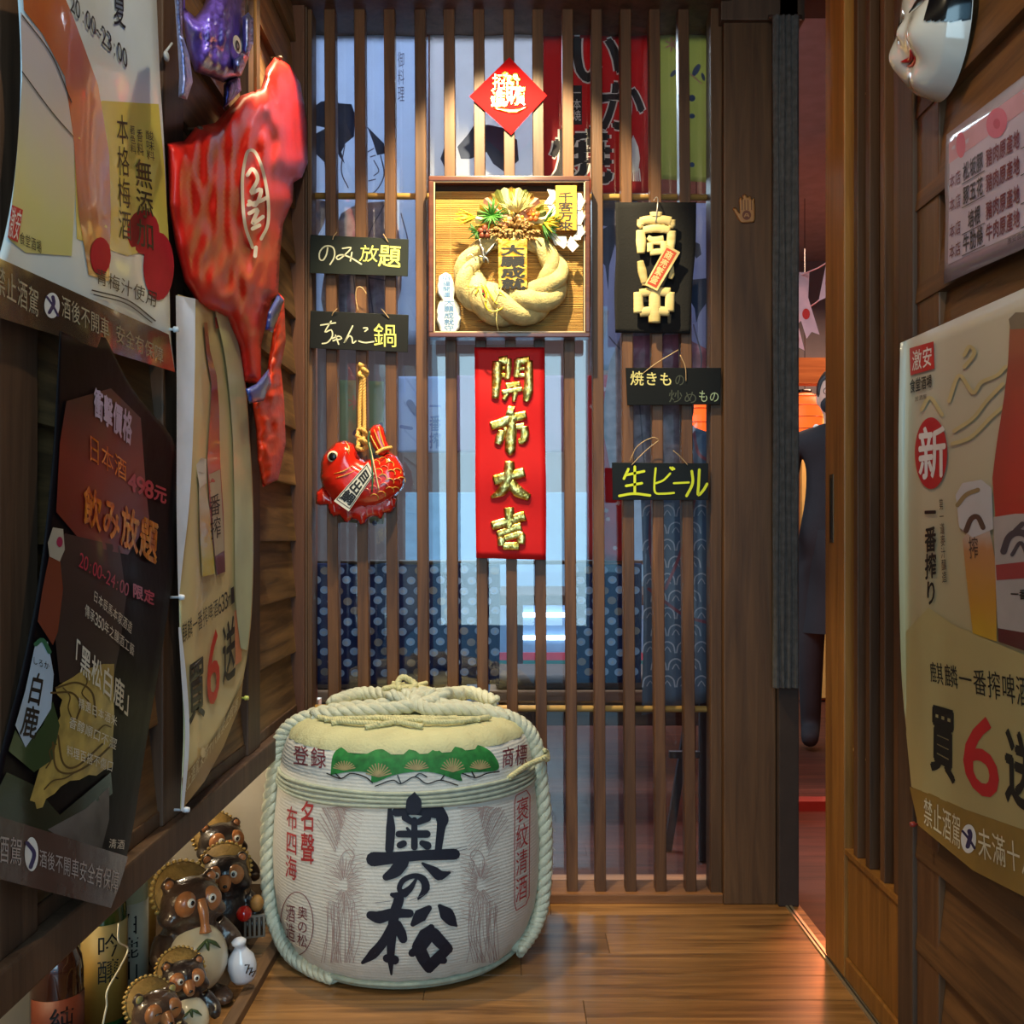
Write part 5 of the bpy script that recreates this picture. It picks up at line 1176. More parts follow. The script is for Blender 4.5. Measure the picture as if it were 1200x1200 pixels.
nt = mt.node_tree; wv = nt.nodes.new('ShaderNodeTexWave'); wv.wave_type = 'BANDS'; wv.bands_direction = 'Z'; wv.inputs['Scale'].default_value = 45; wv.inputs['Distortion'].default_value = .6
tc = nt.nodes.new('ShaderNodeTexCoord'); nt.links.new(tc.outputs['Object'], wv.inputs['Vector']); bp = nt.nodes.new('ShaderNodeBump'); bp.inputs['Strength'].default_value = .25; bp.inputs['Distance'].default_value = .002
nt.links.new(wv.outputs[0], bp.inputs['Height']); nt.links.new(nt.nodes['Bump'].outputs[0], bp.inputs['Normal']); nt.links.new(bp.outputs[0], nt.nodes['Principled BSDF'].inputs['Normal'])
bm = NB(); PP = []
for i in range(len(PROF)-1):
    for k in range(3): PP.append((PROF[i][0]+(PROF[i+1][0]-PROF[i][0])*k/3, PROF[i][1]+(PROF[i+1][1]-PROF[i][1])*k/3))
PP.append(PROF[-1])
lathe(bm, PP, tuple(BC), 160, wrinkle); bmesh.ops.recalc_face_normals(bm, faces=bm.faces[:])
obj('straw_mat', bm, mt, t, True)
# thinner top cover: pale yellow straw disc
bm = NB(); lathe(bm, [(.272, .500), (.268, .512), (.252, .526), (.232, .536), (.19, .5425), (.1, .5455), (0, .5465)], tuple(BC), 120, lambda a, z: 1+.010*math.sin(a*26+2*math.sin(a*5))); obj('top_cover', bm, M('straw_top', (200, 196, 150), .85, var=.08, bump=.5, bscale=160), t, True)
sbr = SB()
def B3(x, y): return (340+x/4.0, 870+y/4.0)
NAVY = M('barrel_navy', (18, 22, 40), .7, var=.15, scale=120)
def brush(name, LS, lift=.0022):
    o = thing(name, sbr.hit(*B3(*LS[0][0][0]))); o.parent = t; o.matrix_parent_inverse = world_of(t).inverted()
    for k, (pts, R) in enumerate(LS):
        L = Layer(sbr, lift+.0001*k+(.007 if pts[0] == (582, 232) else 0)); L.stroke([B3(*p) for p in pts], [r/4.0 for r in R]); L.build('brush_stroke', NAVY, o, True)
brush('character', [([(582, 232), (580, 262), (578, 300)], [5, 34, 36]), ([(468, 312), (472, 400), (466, 500)], [10, 22, 20]), ([(500, 325), (580, 312), (690, 330)], [22, 26, 26]), ([(700, 320), (712, 360), (706, 400), (692, 510)], [24, 30, 20, 16]),
                    ([(510, 428), (640, 428)], [16, 18]), ([(582, 362), (582, 488)], [14, 16]), ([(515, 480), (532, 472)], [16, 16]), ([(618, 470), (642, 482)], [14, 20]), ([(540, 350), (570, 372)], [18, 14]), ([(600, 372), (640, 352)], [14, 20]), ([(548, 400), (560, 415)], [6, 8]),
                    ([(392, 545), (470, 540), (600, 528), (768, 522)], [34, 28, 24, 26]), ([(525, 560), (495, 600), (452, 628)], [32, 30, 18]), ([(620, 565), (672, 600), (700, 620), (745, 608)], [6, 22, 26, 6])])
brush('character', [([(590, 640), (565, 680), (535, 706)], [6, 14, 20]), ([(535, 706), (512, 685), (530, 645), (580, 624), (622, 640), (634, 684), (600, 732)], [14, 12, 13, 12, 18, 20, 5])])
brush('character', [([(378, 808), (420, 818), (480, 800), (560, 800)], [20, 30, 24, 20]), ([(478, 712), (510, 728), (490, 800), (478, 900), (472, 1000), (475, 1085)], [10, 24, 24, 22, 18, 5]), ([(455, 1010), (490, 1018)], [20, 22]), ([(478, 850), (440, 930), (390, 990), (342, 1030)], [16, 22, 24, 8]), ([(505, 850), (520, 890), (530, 920)], [18, 24, 20]),
                    ([(650, 775), (610, 810), (575, 850)], [14, 32, 12]), ([(700, 765), (730, 800), (755, 835), (778, 858)], [10, 34, 26, 5]), ([(660, 865), (640, 900), (605, 955)], [16, 38, 34]), ([(600, 955), (625, 1010), (650, 1055)], [30, 30, 24]), ([(650, 1050), (690, 1010), (735, 965)], [26, 26, 24]), ([(735, 965), (700, 930), (670, 895)], [26, 30, 30]), ([(590, 965), (572, 985)], [16, 18]), ([(700, 1015), (718, 1020)], [20, 16])])
for pts in ([(400, 750), (470, 742)], [(340, 1036), (400, 985)], [(770, 500), (826, 484)], [(772, 512), (828, 496)], [(560, 740), (628, 712)], [(740, 600), (765, 605)]):
    L = Layer(sbr, .0024); L.stroke([B3(*p) for p in pts], .3, seg=4); L.build('bristle_mark', M('bristle_grey', (110, 110, 120), .8), t)
REDB = M('barrel_red', (176, 50, 50), .7, var=.1); MAR = M('barrel_maroon', (120, 52, 60), .7)
L = Layer(sbr, .0022); L.v('名聲', [(353, 936), (371, 938), (369, 1014), (353, 1012)], bold=.012); L.v('布四海', [(337, 942), (350, 946), (349, 1034), (335, 1028)], bold=.008); L.build('lettering', REDB, t)
L = Layer(sbr, .0022); L.v('褒紋清酒', [(604, 936), (619, 930), (617, 1052), (603, 1060)], bold=.0)
L.build('lettering', REDB, t)
L = Layer(sbr, .0022); bx = [(604, 932), (616, 926), (620, 932), (619, 1050), (615, 1060), (604, 1067), (602, 1058), (602, 940)]
for i in range(len(bx)): L.stroke([bx[i], bx[(i+1) % len(bx)]], .45, seg=4)
L.build('red_border', REDB, t)
L = Layer(sbr, .0022); L.h('登録', [(344, 872), (384, 876), (384, 902), (343, 896)], gap=.08, bold=.008); L.h('商標', [(587, 876), (618, 870), (617, 896), (586, 901)], gap=.08, bold=.008); L.build('lettering', MAR, t)
L = Layer(sbr, .0022); ov = oval(349, 1082, 19, 37, 36)
for i in range(36): L.stroke([ov[i], ov[(i+1) % 36]], .45, seg=4)
L.build('round_border', MAR, t)
L = Layer(sbr, .0022); L.v('奥の松', [(349, 1060), (362, 1063), (361, 1112), (349, 1108)]); L.v('酒造', [(336, 1058), (347, 1060), (347, 1106), (336, 1100)]); L.build('lettering', MAR, t)
# pine motif band
pine = [(388, 908), (390, 888), (396, 878), (410, 873), (424, 878), (436, 872), (450, 874), (458, 878), (470, 874), (485, 872), (500, 875), (512, 880), (526, 873), (545, 871), (560, 873), (574, 880), (583, 893), (583, 901), (574, 904), (541, 906), (540, 915), (512, 906), (488, 904), (462, 908), (437, 917), (434, 906), (412, 904)]
L = Layer(sbr, .0020); L.poly([(p.x, p.y) for p in cat([(*q, 0) for q in pine]+[(*pine[0], 0)], 110)[:-1]], 5); L.build('pine_motif', M('pine_green', (34, 116, 50), .7, var=.35, scale=60), t, True)
PB_ = M('pine_tan', (156, 140, 96), .7, var=.2, scale=90)
for (x, y, rx, ry) in ((404, 898, 13, 8), (444, 906, 15, 12), (488, 898, 14, 9), (530, 900, 14, 12), (562, 897, 12, 8)):
    for k in range(11):
        a_ = math.radians(195+150*k/10); L = Layer(sbr, .0024); L.stroke([(x, y+4), (x+rx*math.cos(a_), y+4+ry*1.3*math.sin(a_))], .75, seg=4); L.build('needle_fan', PB_, t)
L = Layer(sbr, .0026)
for pts in ([(384, 906), (400, 912), (412, 906), (428, 910), (437, 917)], [(440, 921), (460, 914), (470, 918), (486, 910), (500, 918), (516, 914), (536, 920)], [(486, 910), (492, 906), (500, 910)], [(541, 906), (556, 911), (570, 906), (584, 904)], [(400, 912), (394, 906)], [(470, 918), (466, 908)], [(516, 914), (520, 908)], [(556, 911), (552, 904)]): L.stroke(pts, .7, seg=5)
L.build('branch_lines', BLK, t)
# crane line drawings either side
random.seed(4)
def crane(sx, name):
    m = lambda x, y: (sx(x)+random.uniform(-.8, .8), max(y, 946))
    L = Layer(sbr, .0021)
    for i in range(34):
        k = i/33; x0 = 380+18*k; y0 = 1000-70*k+random.uniform(-3, 3); ln = 34+10*math.sin(k*6)
        L.stroke([m(x0+14, y0), m(x0+4+10*k, y0-ln*.5), m(x0+26*(k-.2)-4, y0-ln)], .32, seg=4)
    for i in range(46):
        a_ = math.radians(-150+290*i/45); r_ = random.uniform(11, 21); cx_, cy_ = 404, 1036
        L.stroke([m(cx_+4*math.cos(a_), cy_+9*math.sin(a_)), m(cx_+r_*math.cos(a_), cy_+1.6*r_*math.sin(a_))], .3, seg=4)
    for i in range(22):
        x0 = 384+1.6*i; L.stroke([m(x0, 1060+random.uniform(-6, 6)), m(x0+random.uniform(-5, 5), 1095), m(x0-4+random.uniform(-4, 6), 1128)], .32, seg=4)
    for i in range(16):
        y0 = 1004+5*i; L.stroke([m(398, y0), m(384-random.uniform(0, 5), y0-7)], .3, seg=4); L.stroke([m(410, y0), m(424+random.uniform(0, 5), y0-4)], .3, seg=4)
    for i in range(14):
        y0 = 930+4.6*i; L.stroke([m(390+.3*i, y0), m(400, y0-2), m(430-1.2*i, y0+10+.5*i)], .3, seg=4)
    L.stroke([m(404, 1030), m(399, 1010), m(404, 998), m(412, 996), m(416, 1003), m(411, 1012), m(414, 1024)], .45, seg=4)
    L.build(name, M('crane_line', (172, 146, 138), .8), t, kind='stuff')
crane(lambda x: x, 'crane_drawing'); crane(lambda x: 2*480-x+6, 'crane_drawing')
# cords round the shoulder
ROPE = M('rope_pale', (204, 204, 180), .85, var=.12, scale=60, bump=.5, bscale=300)
CORDM = M('cord_greenish', (172, 178, 158), .8, var=.15, scale=60)
for k, z in enumerate((.398, .407, .416, .425)):
    bm = NB(); r_ = rz(z)+.003; tube(bm, [BC+Vector((math.cos(2*PI*i/90)*r_, math.sin(2*PI*i/90)*r_, z+.0015*math.sin(i*.3+k))) for i in range(90)], .0042, 7, closed=True); obj('binding_cord', bm, CORDM, t, True)
for k, (z, rr_) in enumerate(((.012, .246), (.022, .259))):
    bm = NB(); tube(bm, [BC+Vector((math.cos(2*PI*i/90)*rr_, math.sin(2*PI*i/90)*rr_, z)) for i in range(90)], .006, 7, closed=True); obj('binding_cord', bm, CORDM, t, True)
def bpt(deg, z, e=.014):
    a_ = math.radians(deg); r_ = rz(max(z, .006))+e; return BC+Vector((math.cos(a_)*r_, math.sin(a_)*r_, z))
R_ = .0165
zt_ = .556
left = [BC+Vector((.05, -.02, zt_+.012)), BC+Vector((-.06, -.03, zt_+.004)), BC+Vector((-.17, -.035, zt_-.006)), bpt(189, .525, .012), bpt(188, .48), bpt(188, .40), bpt(188, .30), bpt(189, .20), bpt(191, .11, .016), bpt(197, .055, .016), bpt(208, .03, .014), bpt(222, .018, .012), bpt(238, .017, .010)]
obj('thick_rope', rope(NB(), left, R_, 3, .062), ROPE, t, True)
right = [BC+Vector((-.04, -.02, zt_+.014)), BC+Vector((.06, -.03, zt_+.006)), BC+Vector((.17, -.03, zt_-.006)), bpt(-8, .525, .012), bpt(-7, .48), bpt(-7, .40), bpt(-7, .30), bpt(-8, .20), bpt(-10, .11, .016), bpt(-15, .06, .016), bpt(-24, .032, .014)]
obj('thick_rope', rope(NB(), right, R_, 3, .062), ROPE, t, True)
T_ = lambda x, y, z: BC+Vector((x, y, zt_+z))
obj('thick_rope', rope(NB(), [T_(-.21, -.06, -.014), T_(-.12, -.085, 0), T_(-.02, -.075, .006), T_(.06, -.03, .014), T_(.05, .03, .022), T_(-.01, .03, .016)], R_*.95, 3, .06), ROPE, t, True)
obj('thick_rope', rope(NB(), [T_(.23, -.04, -.022), T_(.13, -.06, 0), T_(.05, -.075, .004), T_(.02, -.03, .022), T_(.07, .03, .020), T_(.12, .09, .012)], R_*.95, 3, .06), ROPE, t, True)
obj('thick_rope', rope(NB(), [T_(-.19, .06, -.004), T_(-.13, .14, .006), T_(-.05, .09, .010), T_(.0, .04, .012), T_(.03, -.02, .016)], R_, 3, .06), ROPE, t, True)
obj('thick_rope', rope(NB(), [T_(.20, .10, -.008), T_(.14, .15, .006), T_(.07, .08, .012), T_(.04, .03, .012)], R_, 3, .06), ROPE, t, True)
for k in range(3):
    c_ = T_(-.01+.035*k, -.02+.012*k, .018); a0_ = k*1.1
    obj('knot_loop', rope(NB(), [c_+Vector((.03*math.cos(a_), .022*math.sin(a_), .012*math.sin(a_*2+a0_))) for a_ in [a0_+i*2*PI/10 for i in range(10)]], .013, 3, .05), ROPE, t, True)
THN = M('rope_thin', (206, 200, 152), .85, var=.15, scale=80, bump=.4, bscale=300)
thin = [[(-.17, -.13), (-.1, -.15), (0, -.14), (.1, -.15), (.17, -.13)], [(-.15, -.16), (-.05, -.14), (.04, -.17), (.12, -.14)], [(-.06, -.13), (0, -.19), (.05, -.21)], [(.05, -.14), (.0, -.18), (-.07, -.21)], [(-.02, .10), (-.06, .03), (0, .07), (.05, .02)], [(-.05, .12), (.0, .06), (.03, .12), (-.02, .02)], [(-.19, -.10), (-.12, -.17), (-.04, -.20)], [(.19, -.10), (.12, -.17), (.05, -.19)]]
for j, pp in enumerate(thin):
    pts = [T_(x, y, (.006 if j < 4 or j > 5 else .034) - max(0, math.hypot(x, y)-.20)*.4-.010*(j < 4 or j > 5)) for x, y in pp]
    obj('thin_rope', rope(NB(), pts, .0058, 3, .022), THN, t, True)
obj('thin_rope', rope(NB(), [T_(-.01, .03, .01), T_(-.03, .05, .04), T_(-.02, .07, .056), T_(.01, .06, .040), T_(.0, .03, .03)], .007, 3, .025), THN, t, True)
# cord knot at right of the shoulder
obj('thin_rope', rope(NB(), [bpt(-38, .430, .006), bpt(-22, .442, .008), bpt(-10, .446, .030), bpt(-4, .450, .032)], .006, 3, .022), THN, t, True)
obj('thin_rope', rope(NB(), [bpt(-14, .452, .034), bpt(-8, .440, .036), bpt(-3, .450, .034), bpt(-9, .462, .032)], .005, 3, .02), THN, t, True)
random.seed(12); bm = NB()
for i in range(70):
    dg = random.choice([random.uniform(180, 192), random.uniform(-14, 0)]); p_ = bpt(dg, random.uniform(.04, .48), .024); tube(bm, [p_, p_+Vector((random.uniform(-.012, .012), random.uniform(-.012, 0), random.uniform(-.014, .006)))], .00045, 4)
obj('loose_fibre', bm, THN, t, kind='stuff')

# ------------------------------------------------------------------ TANUKI FIGURES in the alcove
TB = M('tanuki_brown', (76, 56, 44), .3, var=.35, scale=30, coat=.6, bump=.5, bscale=120)
TBD = M('tanuki_dark', (44, 34, 32), .3, var=.35, scale=30, coat=.6, bump=.5, bscale=120)
TF = M('tanuki_face', (176, 112, 66), .3, var=.2, scale=20, coat=.5)
TW = M('tanuki_belly', (222, 210, 178), .2, var=.04, coat=.8)
TH = M('tanuki_hat', (150, 118, 60), .7, var=.2, scale=50, bump=.5, bscale=160)
EW = M('eye_porcelain', (230, 226, 214), .12, coat=.9); EB = M('eye_dark', (20, 14, 12), .1, coat=.9)
def remesh(bm, vox, smooth_it=6):
    me = bpy.data.meshes.new('tmp'); bm.to_mesh(me); bm.free(); o = bpy.data.objects.new('tmp', me); COL.objects.link(o)
    m = o.modifiers.new('r', 'REMESH'); m.mode = 'VOXEL'; m.voxel_size = vox
    m2 = o.modifiers.new('s', 'SMOOTH'); m2.iterations = smooth_it; m2.factor = .5
    bpy.context.view_layer.update(); r = bpy.data.meshes.new_from_object(o.evaluated_get(bpy.context.evaluated_depsgraph_get()))
    bpy.data.objects.remove(o); bpy.data.meshes.remove(me)
    for p in r.polygons: p.use_smooth = True
    return r
def lobj(name, bm, mat, parent, **k): return obj(name, bm, mat, parent, True, local=True, **k)
def tanuki(loc, S, rz_, label, dark=False, flask=False, ball=False, snout_long=True, bowl=False, sleepy=False, tilt=0, ledger=False, cub=False, belly=True, turn=0):
    root = thing('tanuki_figurine', loc, label, 'figurine', 'pottery tanuki in the left alcove', rot=(tilt, 0, math.radians(rz_)))
    bm = NB(); k = S
    q = lambda x, y, z: Vector((x*k, y*k, z*k))
    sphere(bm, q(0, .02, .32), (.24*k, .21*k, .30*k), 20, 12); sphere(bm, q(0, -.01, .70), (.21*k, .175*k, .165*k), 20, 12)
    sphere(bm, q(0, .0, .54), (.17*k, .15*k, .12*k))
    for s_ in (-1, 1):
        sphere(bm, q(s_*.15, .02, .83), (.055*k, .03*k, .06*k)); sphere(bm, q(s_*.14, -.14, .055), (.09*k, .15*k, .055*k))
        tube(bm, cat([q(s_*.20, -.02, .50), q(s_*.27, -.10, .40), q(s_*.24, -.20, .36)], 8), [.065*k, .06*k, .05*k], 10)
        sphere(bm, q(s_*.17, -.03, .62), (.07*k, .10*k, .06*k))
    tube(bm, cat([q(0, .18, .12), q(.05, .30, .18), q(.04, .34, .32)], 8), [.07*k, .08*k, .03*k], 10)
    me = remesh(bm, .020*k, 3); me.materials.append(TBD if dark else TB); me.name = 'body'
    o = bpy.data.objects.new('body', me); COL.objects.link(o); o.parent = root
    if belly:
        bm = NB(); sphere(bm, q(0, -.10, .33), (.215*k, .185*k, .235*k), 24, 14); lobj('belly', bm, TW, root, label='glossy cream belly')
        bm = NB()
        for s_, e_ in ((-1, .05), (1, .05), (0, .09)): tube(bm, cat([q(0, -.25, .50), q(s_*.05, -.265, .47), q(s_*.10+.02*(s_ == 0), -.25, .47-e_)], 6), [.008*k, .014*k, .004*k], 6)
        lobj('leaf_sprig', bm, M('sprig_green', (70, 90, 50), .4), root)
    for s_ in (-1, 1):
        bm = NB(); sphere(bm, q(s_*.085, -.125, .725), (.082*k, .062*k, .088*k), 16, 10); fp = lobj('eye_patch', bm, TF, root, label='warm tan eye patch')
        if not sleepy:
            bm = NB(); sphere(bm, q(s_*.075, -.180, .745), (.030*k, .018*k, .032*k), 14, 8); ew_ = lobj('eye', bm, EW, fp)
            bm = NB(); sphere(bm, q(s_*.072, -.194, .748), (.015*k, .008*k, .017*k), 12, 8); lobj('pupil', bm, EB, fp)
        else:
            bm = NB(); tube(bm, cat([q(s_*.045, -.185, .742), q(s_*.075, -.192, .752), q(s_*.105, -.18, .742)], 8), .006*k, 6); lobj('eye_lid', bm, EB, fp)
        bm = NB(); sphere(bm, q(s_*.15, -.005, .835), (.034*k, .02*k, .036*k), 12, 8); lobj('inner_ear', bm, M('ear_olive', (170, 150, 84), .3, coat=.6) if sleepy else TF, root)
    bm = NB()
    if snout_long: tube(bm, cat([q(0, -.16, .745), q(0, -.205, .68), q(0, -.225, .60), q(0, -.235, .545)], 12), [.035*k, .034*k, .028*k, .042*k], 12)
    else: tube(bm, cat([q(0, -.15, .70), q(0, -.21, .66), q(0, -.245, .64)], 10), [.06*k, .05*k, .035*k], 12)
    lobj('snout', bm, TF, root)
    bm = NB(); sphere(bm, q(0, -.25 if not snout_long else -.245, .665 if not snout_long else .56), (.022*k, .016*k, .016*k), 10, 8); lobj('nose', bm, EB, root)
    # straw hat worn on the back of the head, rim with beads
    hat = thing('hat', (0, 0, 0)); hat.parent = root; hat.location = q(0, .075, .735); hat.rotation_euler = (math.radians(58), 0, 0); hat.scale = (.92, .92, .92)
    bm = NB(); lathe(bm, [(.0*k, .10*k), (.06*k, .088*k), (.14*k, .055*k), (.21*k, .02*k), (.25*k, -.02*k), (.243*k, -.032*k), (.20*k, .002*k), (.13*k, .034*k), (.06*k, .064*k), (0, .074*k)], seg=40); lobj('hat_crown', bm, TH, hat)
    bm = NB(); n_ = 34
    for i in range(n_):
        a_ = 2*PI*i/n_; sphere(bm, (.250*k*math.cos(a_), .250*k*math.sin(a_), -.022*k), (.020*k, .017*k, .028*k), 7, 5)
    lobj('hat_rim', bm, M('hat_rim_yellow', (196, 160, 84), .5, coat=.3), hat, kind='stuff')
    bm = NB()
    for r_ in (.10, .15, .20, .235): tube(bm, [Vector((r_*k*math.cos(2*PI*i/40), r_*k*math.sin(2*PI*i/40), (.047-.32*(r_-.10)-.012)*k)) for i in range(40)], .006*k, 6, closed=True)
    lobj('hat_weave', bm, M('hat_dark', (110, 84, 40), .7), hat, kind='stuff')
    if flask:
        fl_ = thing('sake_flask', (0, 0, 0), 'white flask with dark lettering'); fl_.parent = root; fl_.location = q(.30, -.20, .13); fl_.rotation_euler = (0, math.radians(-8), 0)
        bm = NB(); lathe(bm, [(0, 0), (.075*k, 0), (.09*k, .03*k), (.10*k, .10*k), (.088*k, .17*k), (.05*k, .22*k), (.036*k, .25*k), (.05*k, .265*k), (.05*k, .285*k), (.03*k, .30*k), (0, .31*k)], seg=24); lobj('flask_body', bm, M('flask_white', (208, 212, 222), .15, coat=.9, var=.02), fl_)
        for i in range(3):
            bm = NB(); tube(bm, [Vector(((.02*(i-1)-.008)*k, -.103*k, (.15-.035*i)*k)), Vector(((.02*(i-1)+.025)*k, -.104*k, (.14-.03*i)*k)), Vector(((.02*(i-1)-.005)*k, -.104*k, (.09-.02*i)*k))], .006*k, 5, flat=(Vector((0, 1, 0)), .3)); lobj('brush_mark', bm, EB, fl_)
    if ball:
        bm = NB(); sphere(bm, q(.16, -.32, .44), .068*k, 20, 12); lobj('red_ball', bm, M('ball_red', (196, 26, 20), .12, coat=1.0, var=.04), root)
        bm = NB(); sphere(bm, q(.27, -.26, .50), (.06*k, .06*k, .075*k), 12, 8); lobj('gourd', bm, M('gourd_tan', (176, 124, 62), .6, var=.3, scale=60), root)
    if bowl:
        bm = NB(); lathe(bm, [(0, 0), (.05*k, .0), (.085*k, .035*k), (.092*k, .05*k), (.078*k, .045*k), (.045*k, .014*k), (0, .012*k)], seg=24); b_ = lobj('bowl', bm, M('bowl_ochre', (150, 120, 60), .2, coat=.8), root); b_.location = q(-.22, -.27, .36)
    if ledger:
        bm = NB(); box(bm, tuple(q(.16, -.27, .20)), tuple(q(.34, -.24, .40)), .004*k); lg = lobj('ledger', bm, M('ledger_grey', (120, 112, 100), .6), root, label='grey slatted account book')
        for i in range(4):
            bm = NB(); box(bm, tuple(q(.18+.04*i, -.276, .22)), tuple(q(.20+.04*i, -.270, .38))); lobj('ledger_line', bm, EB, lg)
    if cub:
        bm = NB(); sphere(bm, q(.17, -.30, .10), (.09*k, .08*k, .10*k)); sphere(bm, q(.17, -.33, .25), (.065*k, .06*k, .06*k)); sphere(bm, q(.13, -.31, .31), .02*k, 8, 6); sphere(bm, q(.21, -.31, .31), .02*k, 8, 6)
        me = remesh(bm, .014*k, 3); me.materials.append(TW); o = bpy.data.objects.new('cub', me); COL.objects.link(o); o.parent = root; o['label'] = 'small white cub at its feet'
    return root
# placed with the heads where the photograph shows them
tanuki((-.655, 2.085, 0), .295, 42, 'tanuki figurine with round cream belly holding bowl and white flask, second row', flask=True, bowl=True)
tanuki((-.655, 2.335, 0), .255, 16, 'dark faced tanuki figurine with red ball and slatted ledger, beside the sake barrel', dark=True, ball=True, snout_long=False, ledger=True, belly=False)
tanuki((-.725, 2.55, 0), .272, 40, 'rearmost tanuki figurine with wide hat near the white alcove wall', dark=True, snout_long=False, belly=False)
tanuki((-.604, 1.880, 0), .195, 34, 'small tanuki figurine looking up between the big belly one and the front one', dark=True, snout_long=False, cub=True)
tanuki((-.607, 1.745, 0), .20, 48, 'nearest tanuki figurine with closed eyes and olive ears under a wide hat', sleepy=True, snout_long=False)

# ------------------------------------------------------------------ SAKE BOTTLES in the alcove
def bottle(loc, h_, r_, mats, label, lab_rng=(.08, .42), rot=0, txt='', group='large sake bottles in the left alcove', capc=None):
    root = thing('sake_bottle', loc, label, 'bottle', group, rot=(0, 0, rot))
    prof = [(0, .002), (r_*.93, 0), (r_, .012), (r_, h_*.56), (r_*.93, h_*.63), (r_*.62, h_*.73), (r_*.36, h_*.82), (r_*.30, h_*.93), (r_*.34, h_*.94), (r_*.34, h_*.965), (0, h_*.965)]
    bm = NB(); lathe(bm, prof, seg=32); lobj('glass_body', bm, mats[0], root)
    bm = NB(); lathe(bm, [(0, h_*.955), (r_*.38, h_*.955), (r_*.38, h_*1.0), (r_*.34, h_*1.01), (0, h_*1.01)], seg=20); lobj('cap', bm, capc or M('cap_white', (220, 216, 206), .4), root)
    bm = NB(); z0_, z1_ = h_*lab_rng[0], h_*lab_rng[1]; V = []
    for i in range(19):
        a_ = math.radians(-90-75+150*i/18); V.append([bm.verts.new((math.cos(a_)*(r_+e), math.sin(a_)*(r_+e), z)) for (e, z) in ((.0012, z0_), (.0012, z1_), (.0002, z1_), (.0002, z0_))])
    for i in range(18):
        for j in range(4): bm.faces.new((V[i][j], V[i+1][j], V[i+1][(j+1) % 4], V[i][(j+1) % 4]))
    bm.faces.new(V[0][::-1]); bm.faces.new(V[-1]); bmesh.ops.recalc_face_normals(bm, faces=bm.faces[:]); lb_ = lobj('paper_label', bm, mats[1], root)
    if txt:
        bm = NB(); n_ = len(txt); ch_ = min((z1_-z0_)*.85/n_, r_*1.1); cw = min(ch_, r_*.95)
        for i, c in enumerate(txt):
            Vv, Ff = glyph(c); zc = z1_-(z1_-z0_)*.08-ch_*i; pts = []
            for v in Vv:
                xx = (v.x-.5)*cw; a_ = -PI/2+xx/r_; pts.append(((r_+.0018)*math.cos(a_), (r_+.0018)*math.sin(a_), zc-(.88-v.y)*ch_))
            add_pts(bm, pts, Ff)
        lobj('label_lettering', bm, BLK, lb_, kind='stuff')
    return root
GRN = M('glass_green', (40, 76, 32), .08, coat=.8, var=.1); FROST = M('glass_frost', (176, 176, 140), .35, var=.04); BRG = M('glass_brown', (58, 30, 20), .08, coat=.8)
LOR = grad('label_orange', [(0, (150, 96, 30)), (.6, (190, 150, 70)), (1, (200, 180, 120))], 2, 0.0, .2, .5, 0, .15, 20)
bottle((-.80, 2.12, 0), .395, .044, (FROST, M('label_cream', (206, 198, 176), .6)), 'frosted pale bottle with narrow white label, between the green bottles', (.05, .50), .5, '白鹿山')
bottle((-.84, 2.28, 0), .395, .044, (GRN, LOR), 'green bottle with orange label and bold calligraphy beside the big belly tanuki', (.05, .50), .45, '大吟')
bottle((-.795, 1.99, 0), .395, .044, (GRN, LOR), 'green bottle with orange label in front of the frosted bottle', (.05, .52), .6, '吟醸')
bottle((-.80, 1.80, 0), .33, .044, (BRG, M('label_red_brown', (110, 50, 30), .5)), 'dark brown bottle nearest the camera under the wall sill', (.05, .45), .6, '純米', capc=M('cap_white', (0, 0, 0)))
# thin luminous cable hanging in front of the bottles
cb = SX(-.66, 1)
pts = [cb.hit(139, 1103), cb.hit(150, 1112), cb.hit(141, 1133), cb.hit(126, 1160), cb.hit(125, 1178), cb.hit(122, 1193), cb.hit(118, 1215)]
pts = [p_ for p_ in pts]
pts = [pts[0]+Vector((0, 0, .03))]+pts
obj('white_cable', tube(NB(), cat(pts, 40), .0016, 6), M('cable_white', (236, 226, 196), .4), None, True, label='thin white cable dangling in front of the sake bottles', cat='cable')
def translucent(m, f=.55):                # thin cloth lets the room light glow through
    nt = m.node_tree
    if 'thin' in nt.nodes: return
    b = nt.nodes['Principled BSDF']; out = nt.nodes['Material Output']; tl = nt.nodes.new('ShaderNodeBsdfTranslucent'); mx = nt.nodes.new('ShaderNodeMixShader'); mx.name = 'thin'
    mx.inputs[0].default_value = f; nt.links.new(b.inputs['Base Color'].links[0].from_socket, tl.inputs[0])
    nt.links.new(b.outputs[0], mx.inputs[1]); nt.links.new(tl.outputs[0], mx.inputs[2]); nt.links.new(mx.outputs[0], out.inputs['Surface'])
